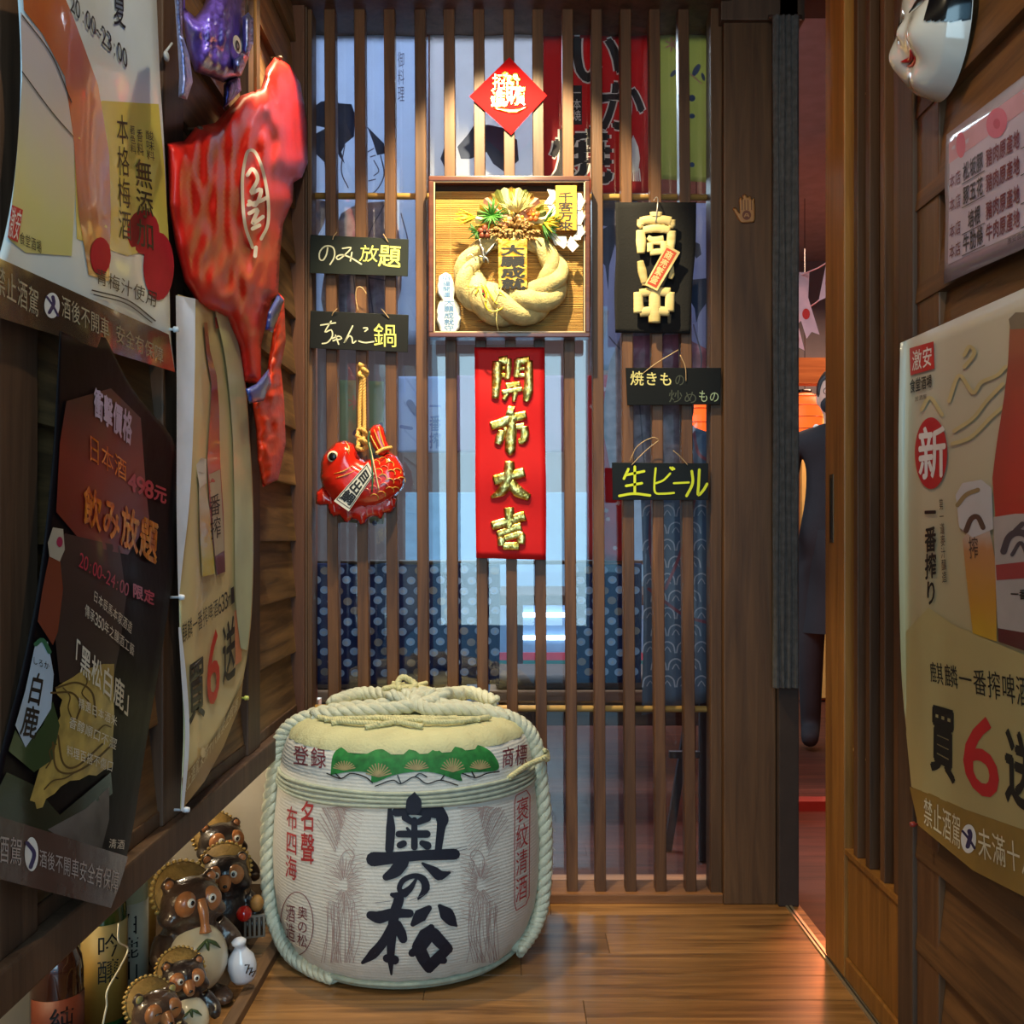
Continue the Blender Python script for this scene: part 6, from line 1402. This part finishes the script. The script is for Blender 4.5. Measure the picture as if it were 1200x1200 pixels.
# ------------------------------------------------------------------ RESTAURANT SIDE OF THE GLASS
Yb = 2.80
def cloth(name, label, catg, L_, R_, mat, wav=.004, fr=30, Y=Yb, group=None, ph=0):
    s_ = SY(Y, lambda x, z: wav*math.sin(x*fr+ph)+wav*.4*math.sin(z*9+x*12)); t_ = thing(name, s_.hit((L_[0][0]+R_[0][0])/2, L_[0][1]), label, catg, group)
    translucent(mat); thick(s_, L_, R_, 'cloth', mat, t_, 20, 24, .0008)
    # the surface toward the viewer sits on the near side
    return t_, s_
UK = M('print_paleblue', (176, 186, 204), .8, var=.03); HAIR_SHADOW = M('print_hair_shadow', (58, 66, 92), .8, var=.15); KIM = M('print_kimono', (150, 136, 150), .8, var=.3, scale=40); LN = M('print_line', (96, 92, 110), .8)
def woman(t_, s_, dx, dy, k=1.0, flip=1):
    m = lambda P: [(dx+flip*(x-405)*k, dy+(y-180)*k) for x, y in P]
    L = Layer(s_, .0012)
    L.poly(m([(364, 128), (376, 119), (388, 117), (398, 121), (412, 122), (416, 134), (415, 160), (405, 168), (400, 178), (404, 192), (398, 184), (390, 168), (384, 190), (383, 215), (380, 190), (370, 180), (369, 168), (364, 160), (382, 150), (364, 146)]), 8); L.build('hair_shadow_print', HAIR_SHADOW, t_, True)
    L = Layer(s_, .0013); L.poly(m([(430, 148), (440, 158), (450, 168), (451, 180), (442, 182), (437, 166)]), 6); L.build('hair_shadow_print', HAIR_SHADOW, t_, True)
    L = Layer(s_, .0012)
    L.poly(m([(365, 232), (384, 236), (380, 262), (370, 280), (364, 300)]), 8); L.poly(m([(400, 250), (420, 238), (450, 236), (466, 262), (472, 300), (470, 340), (455, 392), (420, 398), (385, 396), (376, 350), (384, 290)]), 9); L.build('kimono_print', KIM, t_, True)
    L = Layer(s_, .0016)
    for p_ in ([(404, 170), (400, 200), (408, 220)], [(431, 178), (438, 174)], [(434, 184), (440, 182)], [(438, 188), (444, 200), (438, 206)], [(432, 212), (440, 210)], [(446, 182), (450, 205), (440, 224), (425, 230)], [(384, 262), (410, 300), (420, 392)], [(450, 240), (430, 290), (440, 390)], [(400, 320), (460, 330)], [(470, 250), (478, 290), (464, 330)]): L.stroke(m(p_), .7*k, seg=4)
    L.build('line_print', LN, t_)
t_, s_ = cloth('printed_banner', 'pale blue portrait banner of a woman with dark bun behind the upper left slats', 'banner', [(363, 22), (363, 200), (362, 404)], [(502, 22), (501, 200), (500, 404)], UK, group='printed banners inside the glass')
woman(t_, s_, 405, 180); L = Layer(s_, .0014); L.v('御料理', [(466, 60), (474, 60), (474, 120), (466, 120)]); L.build('lettering', LN, t_)
t_, s_ = cloth('printed_banner', 'pale banner with dark hair and painted diamond shadow, directly behind the red diamond', 'banner', [(504, 22), (504, 200), (504, 404)], [(634, 22), (634, 200), (634, 404)], M('print_white', (190, 190, 196), .8, var=.03), ph=1, group='printed banners inside the glass')
L = Layer(s_, .0012); L.poly([(536, 172), (548, 158), (556, 146), (572, 146), (590, 150), (606, 164), (608, 188), (592, 202), (578, 192), (570, 178), (552, 186), (540, 186)], 8); L.build('hair_shadow_print', HAIR_SHADOW, t_, True)  # dark shape also paints the red diamond's cast shadow on this banner
L = Layer(s_, .0013); L.poly([(516, 186), (521, 172), (526, 184), (521, 196)], 5); L.build('hair_shadow_print', HAIR_SHADOW, t_, True)
t_, s_ = cloth('squid_banner', 'red banner with large black white-edged characters and a squid', 'banner', [(637, 27), (637, 120), (638, 226)], [(762, 27), (761, 120), (760, 226)], M('banner_red2', (150, 38, 44), .8, var=.06), ph=2, group='printed banners inside the glass')
Wt = M('print_cream', (214, 206, 206), .8); Bt = M('print_black', (34, 30, 38), .8)
for c, q in (('い', [(664, 32), (734, 32), (734, 102), (664, 102)]), ('か', [(700, 92), (756, 92), (756, 156), (700, 156)]), ('焼', [(644, 148), (718, 148), (718, 216), (644, 216)])):
    L = Layer(s_, .0010); L.ch(c, q, bold=.060); L.build('character_edge', Wt, t_); L = Layer(s_, .0020); L.ch(c, q, bold=.030); L.build('character', Bt, t_)
L = Layer(s_, .001); L.poly([(670, 100), (682, 100), (682, 146), (670, 146)], 8); L.build('small_label', Bt, t_); L = Layer(s_, .0014); L.v('一本焼', [(671, 102), (681, 102), (681, 142), (671, 142)]); L.build('lettering', Wt, t_)
L = Layer(s_, .0012); L.poly([(742, 158), (748, 172), (750, 186), (748, 200), (741, 202), (738, 186), (738, 170)], 5)
for x in range(5): L.stroke([(741+2*x, 198), (740+2.6*x, 212)], .8, seg=4)
L.build('squid_print', Wt, t_)
def leafy(t_, s_, dx, dy, sc=1.0):
    for (x, y, rx, ry, r) in ((816, 82, 3.5, 8, .5), (789, 86, 2.5, 5, .7), (811, 115, 4, 4, 0), (811, 136, 3.5, 3, 0), (811, 193, 3, 3, 0), (824, 90, 2, 5, -.3)):
        L = Layer(s_, .0012); L.poly(oval((x-800)*sc+dx, (y-120)*sc+dy, rx*sc, ry*sc, 14, r), 3); L.build('leaf_print', M('leaf_navy', (66, 78, 110), .8), t_)
    L = Layer(s_, .0012)
    for k in range(7): a_ = 2*PI*k/7; L.stroke([((788-800)*sc+dx, (52-120)*sc+dy), ((788+8*math.cos(a_)-800)*sc+dx, (52+8*math.sin(a_)-120)*sc+dy)], 1.0, seg=4)
    L.stroke([((806-800)*sc+dx, (84-120)*sc+dy), ((822-800)*sc+dx, (98-120)*sc+dy)], .8, seg=4)
    L.build('flower_print', M('flower_faded', (170, 120, 110), .8), t_)
GY = M('banner_yellowgreen', (146, 146, 96), .8, var=.04)
t_, s_ = cloth('leaf_banner', 'yellow green banner with leaf print behind the upper right slats', 'banner', [(773, 30), (773, 120), (774, 210)], [(830, 30), (830, 120), (830, 214)], GY, ph=.4, group='printed banners inside the glass'); leafy(t_, s_, 800, 120)
t_, s_ = cloth('leaf_banner', 'faded green banner with pink flower hanging behind the ceramic fish', 'banner', [(398, 445), (398, 520), (398, 612)], [(450, 447), (450, 520), (450, 614)], M('banner_sage', (136, 146, 124), .8, var=.04), group='printed banners inside the glass'); leafy(t_, s_, 428, 540, 1.0)
t_, s_ = cloth('printed_banner', 'grey blue portrait banner behind the black cloth on the right', 'banner', [(703, 238), (703, 330), (704, 434)], [(832, 238), (832, 330), (832, 434)], M('print_grey', (150, 152, 176), .8, var=.03), wav=.003, Y=2.778, ph=3, group='printed banners inside the glass')
woman(t_, s_, 738, 300, 1.15); L = Layer(s_, .0012); L.poly([(812, 282), (820, 286), (822, 298), (816, 303), (812, 296)], 5); L.poly([(808, 328), (828, 326), (830, 352), (820, 366), (816, 378), (814, 362), (808, 350)], 7); L.build('hair_shadow_print', HAIR_SHADOW, t_, True)
L = Layer(s_, .0013); L.poly([(742, 394), (796, 392), (830, 410), (830, 432), (742, 432)], 9); L.build('robe_print', M('robe_rose', (176, 108, 126), .8, var=.35, scale=30), t_, True)
t_, s_ = cloth('beer_banner', 'pale lilac banner with faint blue characters left of the red strip', 'banner', [(467, 441), (467, 490), (467, 530)], [(535, 441), (535, 490), (535, 531)], M('banner_pale', (176, 190, 214), .8, var=.03), group='printed banners inside the glass')
L = Layer(s_, .0012); L.v('一番搾', [(503, 466), (517, 466), (517, 526), (503, 526)], bold=.02); L.stroke([(480, 472), (488, 484)], 4); L.stroke([(470, 500), (482, 502)], 2); L.build('lettering', M('print_lavender', (130, 146, 194), .8), t_)
t_, s_ = cloth('pink_banner', 'plain dusty pink panel hung behind the red strip', 'banner', [(536, 440), (536, 480), (536, 530)], [(660, 440), (660, 480), (660, 530)], M('banner_dustpink', (176, 150, 170), .8, var=.04), ph=1.2, group='printed banners inside the glass')
t_, s_ = cloth('flower_curtain', 'dark red curtain scattered with small white flowers', 'curtain', [(688, 440), (688, 550), (688, 656)], [(742, 438), (741, 550), (740, 658)], M('curtain_red', (168, 50, 58), .8, var=.12), .004, 60, Y=2.80, ph=.7)
random.seed(3)
for i in range(22):
    x, y = 693+random.uniform(0, 44), 446+9.4*i+random.uniform(-3, 3); L = Layer(s_, .0012)
    for k in range(3): a_ = 2*PI*k/3+i; L.stroke([(x-2.4*math.cos(a_), y-2.4*math.sin(a_)), (x+2.4*math.cos(a_), y+2.4*math.sin(a_))], .7, seg=4)
    L.build('flower_print', M('print_rosewhite', (196, 160, 164), .8), t_)
t_, s_ = cloth('wave_banner', 'grey blue fish banner with pale wave and scale lines', 'banner', [(744, 476), (750, 560), (754, 700), (752, 838)], [(834, 508), (834, 570), (834, 700), (834, 822)], M('banner_slate', (104, 122, 142), .8, var=.1), .004, 24, Y=2.80, ph=2.2, group='printed banners inside the glass')
WL = M('wave_line', (186, 186, 200), .8)
for i in range(13):
    for j in range(4):
        x, y = 762+20*j+(10 if i % 2 else 0), 560+20*i; L = Layer(s_, .0012)
        if x > 826: continue
        L.stroke([(x-9, y+5), (x-7, y-4), (x, y-8), (x+7, y-4), (x+9, y+5)], .8, seg=4); L.stroke([(x-4, y+4), (x, y-2), (x+4, y+4)], .6, seg=4); L.build('wave_print', WL, t_)
L = Layer(s_, .0014)
for p_ in ([(812, 500), (818, 530), (830, 540)], [(804, 512), (812, 545)], [(820, 560), (800, 640), (780, 690)], [(760, 690), (800, 720), (830, 730)], [(766, 560), (762, 640), (772, 700)]): L.stroke(p_, 1.8, seg=5)
L.build('fin_print', M('fin_rose', (150, 84, 98), .8), t_)
# patterned half curtains
def daruma_cloth(x0, x1, y0, y1, label, ph):
    t_, s_ = cloth('patterned_half_curtain', label, 'curtain', [(x0, y0), (x0, (y0+y1)/2), (x0+1, y1)], [(x1, y0), (x1, (y0+y1)/2), (x1-1, y1)], M('indigo_cloth', (30, 54, 104), .85, var=.12), .008, 34, Y=2.83, ph=ph, group='indigo patterned half curtains')
    La, Lb, Lc = Layer(s_, .0012), Layer(s_, .0016), Layer(s_, .0020); r = 0; y = y0+8
    while y < y1-6:
        x = x0+8+(9 if r % 2 else 0)
        while x < x1-5:
            dx, dy = random.uniform(-1, 1), random.uniform(-1, 1)
            (La if (r+int(x)) % 5 else Lc).poly(oval(x+dx, y+dy, 5.2, 4.6, 12), 6); Lb.put(oval(x+dx, y+dy+.6, 2.8, 2.2, 8), [list(range(8))]); x += 18
        y += 12; r += 1
    La.build('doll_print', M('print_bluewhite', (138, 162, 200), .85), t_, kind='stuff'); Lb.build('face_print', M('print_pale2', (156, 164, 184), .85), t_, kind='stuff'); Lc.build('doll_print', M('print_tan', (130, 120, 118), .85), t_, kind='stuff')
    return t_
random.seed(5)
daruma_cloth(354, 462, 660, 802, 'indigo half curtain with small doll pattern at far left', 0)
daruma_cloth(464, 586, 660, 802, 'indigo half curtain with small doll pattern behind the barrel top, left of the clear gap', 1)
daruma_cloth(664, 752, 660, 800, 'indigo half curtain with small doll pattern under the red flowered curtain', 2)
obj('curtain_rail', tube(NB(), [PY(350, 659, 2.835), PY(760, 659, 2.835)], .006, 10), M('rod_dark', (0, 0, 0)), None, True, label='thin dark rod carrying the indigo half curtains', cat='rod')
# bench seats, table legs seen low behind the glass
DK = wood('bench_dark', (46, 36, 34), (78, 60, 52), axis=0, rough=.4); DKL = wood('bench_light', (104, 80, 60), (140, 108, 80), axis=0, rough=.4)
def bench(x, y, w_, label):
    t_ = thing('bench', (x, y, 0), label, 'bench', 'benches in the dining room')
    seat = obj('seat', box(NB(), (-w_/2, -.17, .40), (w_/2, .17, .44), .006), DKL, t_, local=True)
    obj('cushion', box(NB(), (-w_/2+.02, -.16, .44), (w_/2-.02, .16, .49), .018), M('cushion_grey', (70, 62, 60), .9, bump=.3), t_, True, local=True)
    obj('apron', box(NB(), (-w_/2+.03, -.15, .32), (w_/2-.03, -.13, .40), .002), DK, t_, local=True)
    for sx in (-1, 1):
        for sy in (-1, 1): obj('leg', box(NB(), (sx*(w_/2-.05)-.02, sy*.13-.02, 0), (sx*(w_/2-.05)+.02, sy*.13+.02, .40), .003), DK, t_, local=True)
    return t_
bench(.40, 3.55, .95, 'dark wooden bench low behind the right slats'); bench(-.70, 3.55, 1.0, 'dark wooden bench behind the sake barrel')
def table(x, y, label):
    t_ = thing('dining_table', (x, y, 0), label, 'table', 'dining tables')
    obj('tabletop', box(NB(), (-.45, -.35, .69), (.45, .35, .73), .006), DK, t_, local=True)
    for sx in (-1, 1):
        for sy in (-1, 1):
            obj('leg', box(NB(), (sx*.38-.022, sy*.28-.022, 0), (sx*.38+.022, sy*.28+.022, .69), .003), DK, t_, local=True)
    return t_
table(.40, 4.2, 'dark dining table behind the right bench'); table(-.6, 4.2, 'dark dining table behind the left bench')
# folding stand at lower right (dark slanting leg with red glow behind)
t_ = thing('folding_stand', (.56, 3.0, 0), 'dark slender folding stand at lower right behind the glass', 'stand')
obj('front_leg', box(NB(), (-.012, -.012, 0), (.012, .012, .50), .002), M('stand_black', (30, 32, 40), .5), t_, local=True)
l2 = obj('rear_leg', box(NB(), (-.012, -.012, 0), (.012, .012, .52), .002), M('stand_black', (0, 0, 0)), t_, local=True); l2.location = (-.09, .10, 0); l2.rotation_euler = (0, .16, 0)
obj('crossbar', box(NB(), (-.10, -.01, .30), (.0, .01, .32), .002), M('stand_black', (0, 0, 0)), t_, local=True)
# added stand-in for the street reflection: blue counter with glowing bars in the gap
t_ = thing('reflection_backdrop', (.15, 5.4, 0), 'added blue street reflection counter with two bright tube lamps far behind the glass', 'backdrop')
BLU = M('backdrop_blue', (110, 150, 190), .4, coat=.3)
obj('lower_block', box(NB(), (-.75, 0, 0), (.65, .4, .62), .01), BLU, t_, local=True)
obj('ledge', box(NB(), (-.78, -.02, .62), (.68, .42, .66), .006), M('ledge_pale', (176, 200, 216), .3), t_, local=True)
obj('red_reflection', box(NB(), (-.74, -.012, .30), (.64, -.002, .34)), M('reflection_red', (190, 80, 100), .5), t_, local=True)  # pink and teal strips paint the coloured lines of the reflection
obj('teal_reflection', box(NB(), (-.74, -.012, .20), (.64, -.002, .30)), M('reflection_teal', (50, 130, 130), .5), t_, local=True)
obj('back_panel', box(NB(), (-.75, .36, .66), (.65, .40, 1.2), .004), M('panel_lightblue', (120, 160, 190), .6), t_, local=True)
for z in (.42, .54):
    bm = NB(); tube(bm, [(-.14, -.03, z), (.40, -.03, z)], .012, 10); obj('glow_bar', bm, emit('glow_bar_emit', (235, 245, 255), 5), t_, True, local=True)  # glowing bars stand for the white street lights mirrored in the pane
# person in the doorway and the room beyond
SKIN = M('skin', (206, 168, 146), .55, var=.04); BLKC = M('shirt_black', (26, 26, 30), .85, var=.15, bump=.3, bscale=40); APR = M('apron_black', (22, 22, 26), .8)
def skin(name, verts, edges, rad, mat, parent, sub=2, root_i=0):
    me = bpy.data.meshes.new('s'); me.from_pydata([tuple(v) for v in verts], edges, []); o = bpy.data.objects.new('s', me); COL.objects.link(o)
    m = o.modifiers.new('k', 'SKIN'); m.use_smooth_shade = True
    for i, r in enumerate(rad): me.skin_vertices[0].data[i].radius = (r if hasattr(r, '__len__') else (r, r)); me.skin_vertices[0].data[i].use_root = (i == root_i)
    sb_ = o.modifiers.new('u', 'SUBSURF'); sb_.levels = sub; sb_.render_levels = sub
    bpy.context.view_layer.update(); r = bpy.data.meshes.new_from_object(o.evaluated_get(bpy.context.evaluated_depsgraph_get())); bpy.data.objects.remove(o)
    for p in r.polygons: p.use_smooth = True
    r.materials.clear(); r.materials.append(mat); ob = bpy.data.objects.new(name, r); COL.objects.link(ob); ob.parent = parent; return ob
pr_ = thing('person', (1.455, 4.6, 0), 'person in black shirt and dark mask standing beyond the doorway', 'person', rot=(0, 0, math.radians(-18)))
V = [(0, 0, .92), (0, 0, 1.08), (0, .0, 1.26), (0, 0, 1.38), (0, .0, 1.46), (-.19, 0, 1.36), (-.24, -.02, 1.10), (-.20, -.17, .93), (.19, 0, 1.36), (.24, -.02, 1.10), (.20, -.17, .93), (-.10, 0, .86), (-.11, -.01, .48), (-.11, .02, .08), (-.11, -.12, .04), (.10, 0, .86), (.11, -.01, .48), (.11, .02, .08), (.11, -.12, .04)]
E_ = [(0, 1), (1, 2), (2, 3), (3, 4), (3, 5), (5, 6), (6, 7), (3, 8), (8, 9), (9, 10), (0, 11), (11, 12), (12, 13), (13, 14), (0, 15), (15, 16), (16, 17), (17, 18)]
Rd = [(.16, .11), (.145, .10), (.165, .11), (.12, .09), (.055, .055), (.068, .068), (.052, .052), (.036, .036), (.068, .068), (.052, .052), (.036, .036), (.09, .09), (.066, .066), (.046, .046), (.04, .04), (.09, .09), (.066, .066), (.046, .046), (.04, .04)]
skin('body', V, E_, Rd, BLKC, pr_)
bm = NB(); tube(bm, cat([(0, 0, 1.40), (0, -.005, 1.46), (0, -.01, 1.50)], 6), [.062, .052, .055], 14); sphere(bm, (0, -.012, 1.575), (.075, .092, .112), 20, 14); sphere(bm, (0, -.105, 1.565), (.014, .018, .022))
for s2_ in (-1, 1): sphere(bm, (s2_*.076, .0, 1.57), (.012, .02, .03), 10, 8)
me = remesh(bm, .009, 3); me.materials.append(SKIN); o = bpy.data.objects.new('head', me); COL.objects.link(o); o.parent = pr_
for s2_ in (-1, 1):
    bm = NB(); sphere(bm, (s2_*.03, -.098, 1.59), (.013, .006, .008), 10, 8); obj('eye', bm, EW, o, True, local=True); bm = NB(); sphere(bm, (s2_*.03, -.1035, 1.59), (.006, .003, .006), 8, 6); obj('pupil', bm, EB, o, True, local=True)
bm = NB(); sphere(bm, (0, .012, 1.605), (.086, .098, .108), 20, 14)
for v in bm.verts[:]:
    if v.co.y < -.055 and v.co.z < 1.645: v.co.y = -.03
    if v.co.z < 1.55: v.co.z = 1.55+(v.co.z-1.55)*.6
obj('hair', bm, M('hair_black', (20, 18, 18), .5), pr_, True, local=True)
bm = NB(); sphere(bm, (0, -.060, 1.535), (.066, .062, .048), 16, 10); obj('face_mask', bm, M('mask_dark', (24, 24, 28), .8), pr_, True, local=True)
bm = NB()
for s2_ in (-1, 1): tube(bm, [Vector((s2_*.03+.021*math.cos(a_), -.112, 1.59+.017*math.sin(a_))) for a_ in [i*2*PI/16 for i in range(16)]], .0018, 5, closed=True)
obj('glasses', bm, BLKC, pr_, True, local=True, kind=None)
bm = NB(); tube(bm, cat([(-.09, -.02, 1.44), (0, -.07, 1.40), (.09, -.02, 1.44)], 10), .018, 8); obj('collar', bm, M('collar_white', (220, 214, 200), .8), pr_, True, local=True)
bm = NB(); lathe(bm, [(.175, 0), (.165, .2), (.155, .4), (.15, .46)], (0, 0, 0), 28, lambda a, z: (1.0 if True else 0)*(1-.28*abs(math.sin(a)))); ap_ = obj('apron', bm, APR, pr_, True, local=True); ap_.location = (0, 0, .52)
for s2_ in (-1, 1):       # hands: palm and separate fingers
    hx_, hy_, hz_ = s2_*.20, -.19, .915
    bm = NB(); sphere(bm, (hx_, hy_-.02, hz_), (.022, .04, .032), 12, 8)
    for f in range(4): z_ = hz_+.022-.015*f; ln = (.055, .062, .058, .045)[f]; tube(bm, cat([(hx_, hy_-.045, z_), (hx_-.004*s2_, hy_-.045-ln*.5, z_-.004), (hx_-.014*s2_, hy_-.045-ln*.8, z_-.020), (hx_-.018*s2_, hy_-.045-ln*.75, z_-.032)], 8), [.009, .0085, .008, .006], 8)
    tube(bm, cat([(hx_-.012*s2_, hy_-.01, hz_+.02), (hx_-.03*s2_, hy_-.04, hz_+.026), (hx_-.034*s2_, hy_-.065, hz_+.014)], 6), [.011, .009, .007], 8)
    me = remesh(bm, .0045, 2); me.materials.append(SKIN); o = bpy.data.objects.new('hand', me); COL.objects.link(o); o.parent = pr_
# beam, panels, lantern, flag garland in the hall
bmH = wood('hall_beam', (170, 84, 36), (206, 116, 56), axis=0, rough=.5)
slab('trim_10', (.8, 5.1, PY(950, 449, 5.1).z), (3.0, 5.2, PY(950, 419, 5.1).z), bmH)
pn = thing('slatted_panel', (1.75, 5.9, 0), 'yellow lit slatted wooden panel behind the person', 'panel')
obj('backing', box(NB(), (1.3, 5.95, 0), (2.3, 5.99, 1.78)), M('panel_tan', (150, 92, 54), .7), pn)
for i in range(9):
    x = 1.34+.11*i; obj('slat', box(NB(), (x, 5.90, .02), (x+.05, 5.95, 1.74), .003), M('panel_yellow', (214, 176, 96), .6), pn)
def lantern(lp, label, k=1.0):
  ln_ = thing('paper_lantern', (lp.x, lp.y, lp.z-.13), label, 'lantern', 'glowing paper lanterns')
  bm = NB()
  lathe(bm, [(.03, 0), (.065, .02), (.085, .07), (.09, .13), (.085, .19), (.065, .24), (.03, .26)], seg=24, fn=lambda a, z: 1)
  lobj('lantern_shade', bm, emit('lantern_red', (240, 90, 30), 1.6), ln_)
  for z in (.02, .07, .13, .19, .24):
      r_ = {.02: .067, .07: .087, .13: .092, .19: .087, .24: .067}[z]; lobj('rib', tube(NB(), [Vector((r_*math.cos(2*PI*i/24), r_*math.sin(2*PI*i/24), z)) for i in range(24)], .002, 5, closed=True), EB, ln_)
  bm = NB()
  lathe(bm, [(0, -.01), (.035, -.01), (.035, .005), (0, .005)], seg=16)
  lobj('lantern_base', bm, EB, ln_)
  bm = NB()
  lathe(bm, [(0, .255), (.035, .255), (.035, .275), (0, .275)], seg=16)
  lobj('lantern_top', bm, EB, ln_)
  lobj('hanging_cord', tube(NB(), [(0, 0, .27), (0, 0, 2.70-lp.z+.13)], .002, 5), EB, ln_)
lantern(PY(943, 490, 5.3), 'small glowing red paper lantern beside the person in the hall')
lantern(PY(816, 481, 4.6), 'glowing orange paper lantern behind the slats between the two right chalkboards')
lantern(PY(724, 468, 5.2), 'glowing orange paper lantern behind the red flowered curtain')
gl = thing('flag_garland', PY(952, 318, 4.2), 'string of small white paper flags with red discs hanging in the hall', 'garland')
g0, g1 = PY(930, 326, 4.3), PY(990, 295, 4.0)
obj('string', tube(NB(), [g0, (g0+g1)/2-Vector((0, 0, .01)), g1], .003, 6), M('string_pink', (214, 140, 130), .7), gl, True)
h0, h1 = PY(930, 372, 4.3), PY(985, 330, 4.0)
obj('string', tube(NB(), [h0, (h0+h1)/2-Vector((0, 0, .01)), h1], .003, 6), M('string_pink', (0, 0, 0)), gl, True)
FLG = M('flag_white', (226, 186, 186), .7); FRD2 = M('flag_red', (206, 50, 40), .7)
for (x, y, Y, a_, h__, w__) in ((941, 350, 4.25, .05, 62, 12), (944, 366, 4.15, -.3, 60, 16), (932, 396, 4.22, -.25, 34, 14), (972, 330, 4.05, .2, 50, 16)):
    sg_ = SY(Y); ca, sa = math.cos(a_), math.sin(a_); R2 = lambda u, v: (x+u*ca-v*sa, y+u*sa+v*ca)
    bm = NB(); pts = [R2(-w__/2, -h__/2), R2(w__/2, -h__/2), R2(w__/2, h__/2), R2(0, h__/2-6), R2(-w__/2, h__/2)]
    V0 = [bm.verts.new(sg_.hit(*p_, 0)) for p_ in pts]; V1 = [bm.verts.new(sg_.hit(*p_, .001)) for p_ in pts]; bm.faces.new(V1); bm.faces.new(V0[::-1])
    fl_ = obj('flag', bm, FLG, gl)
    L = Layer(sg_, .002); L.poly(oval(*R2(0, 2), w__*.28, w__*.4, 16), 3); L.build('red_disc', FRD2, fl_)
# red platform in the hall
slab('trim_12', (.95, 3.55, -.004), (3.4, 3.62, .03), M('step_red', (110, 34, 30), .5, coat=.3))
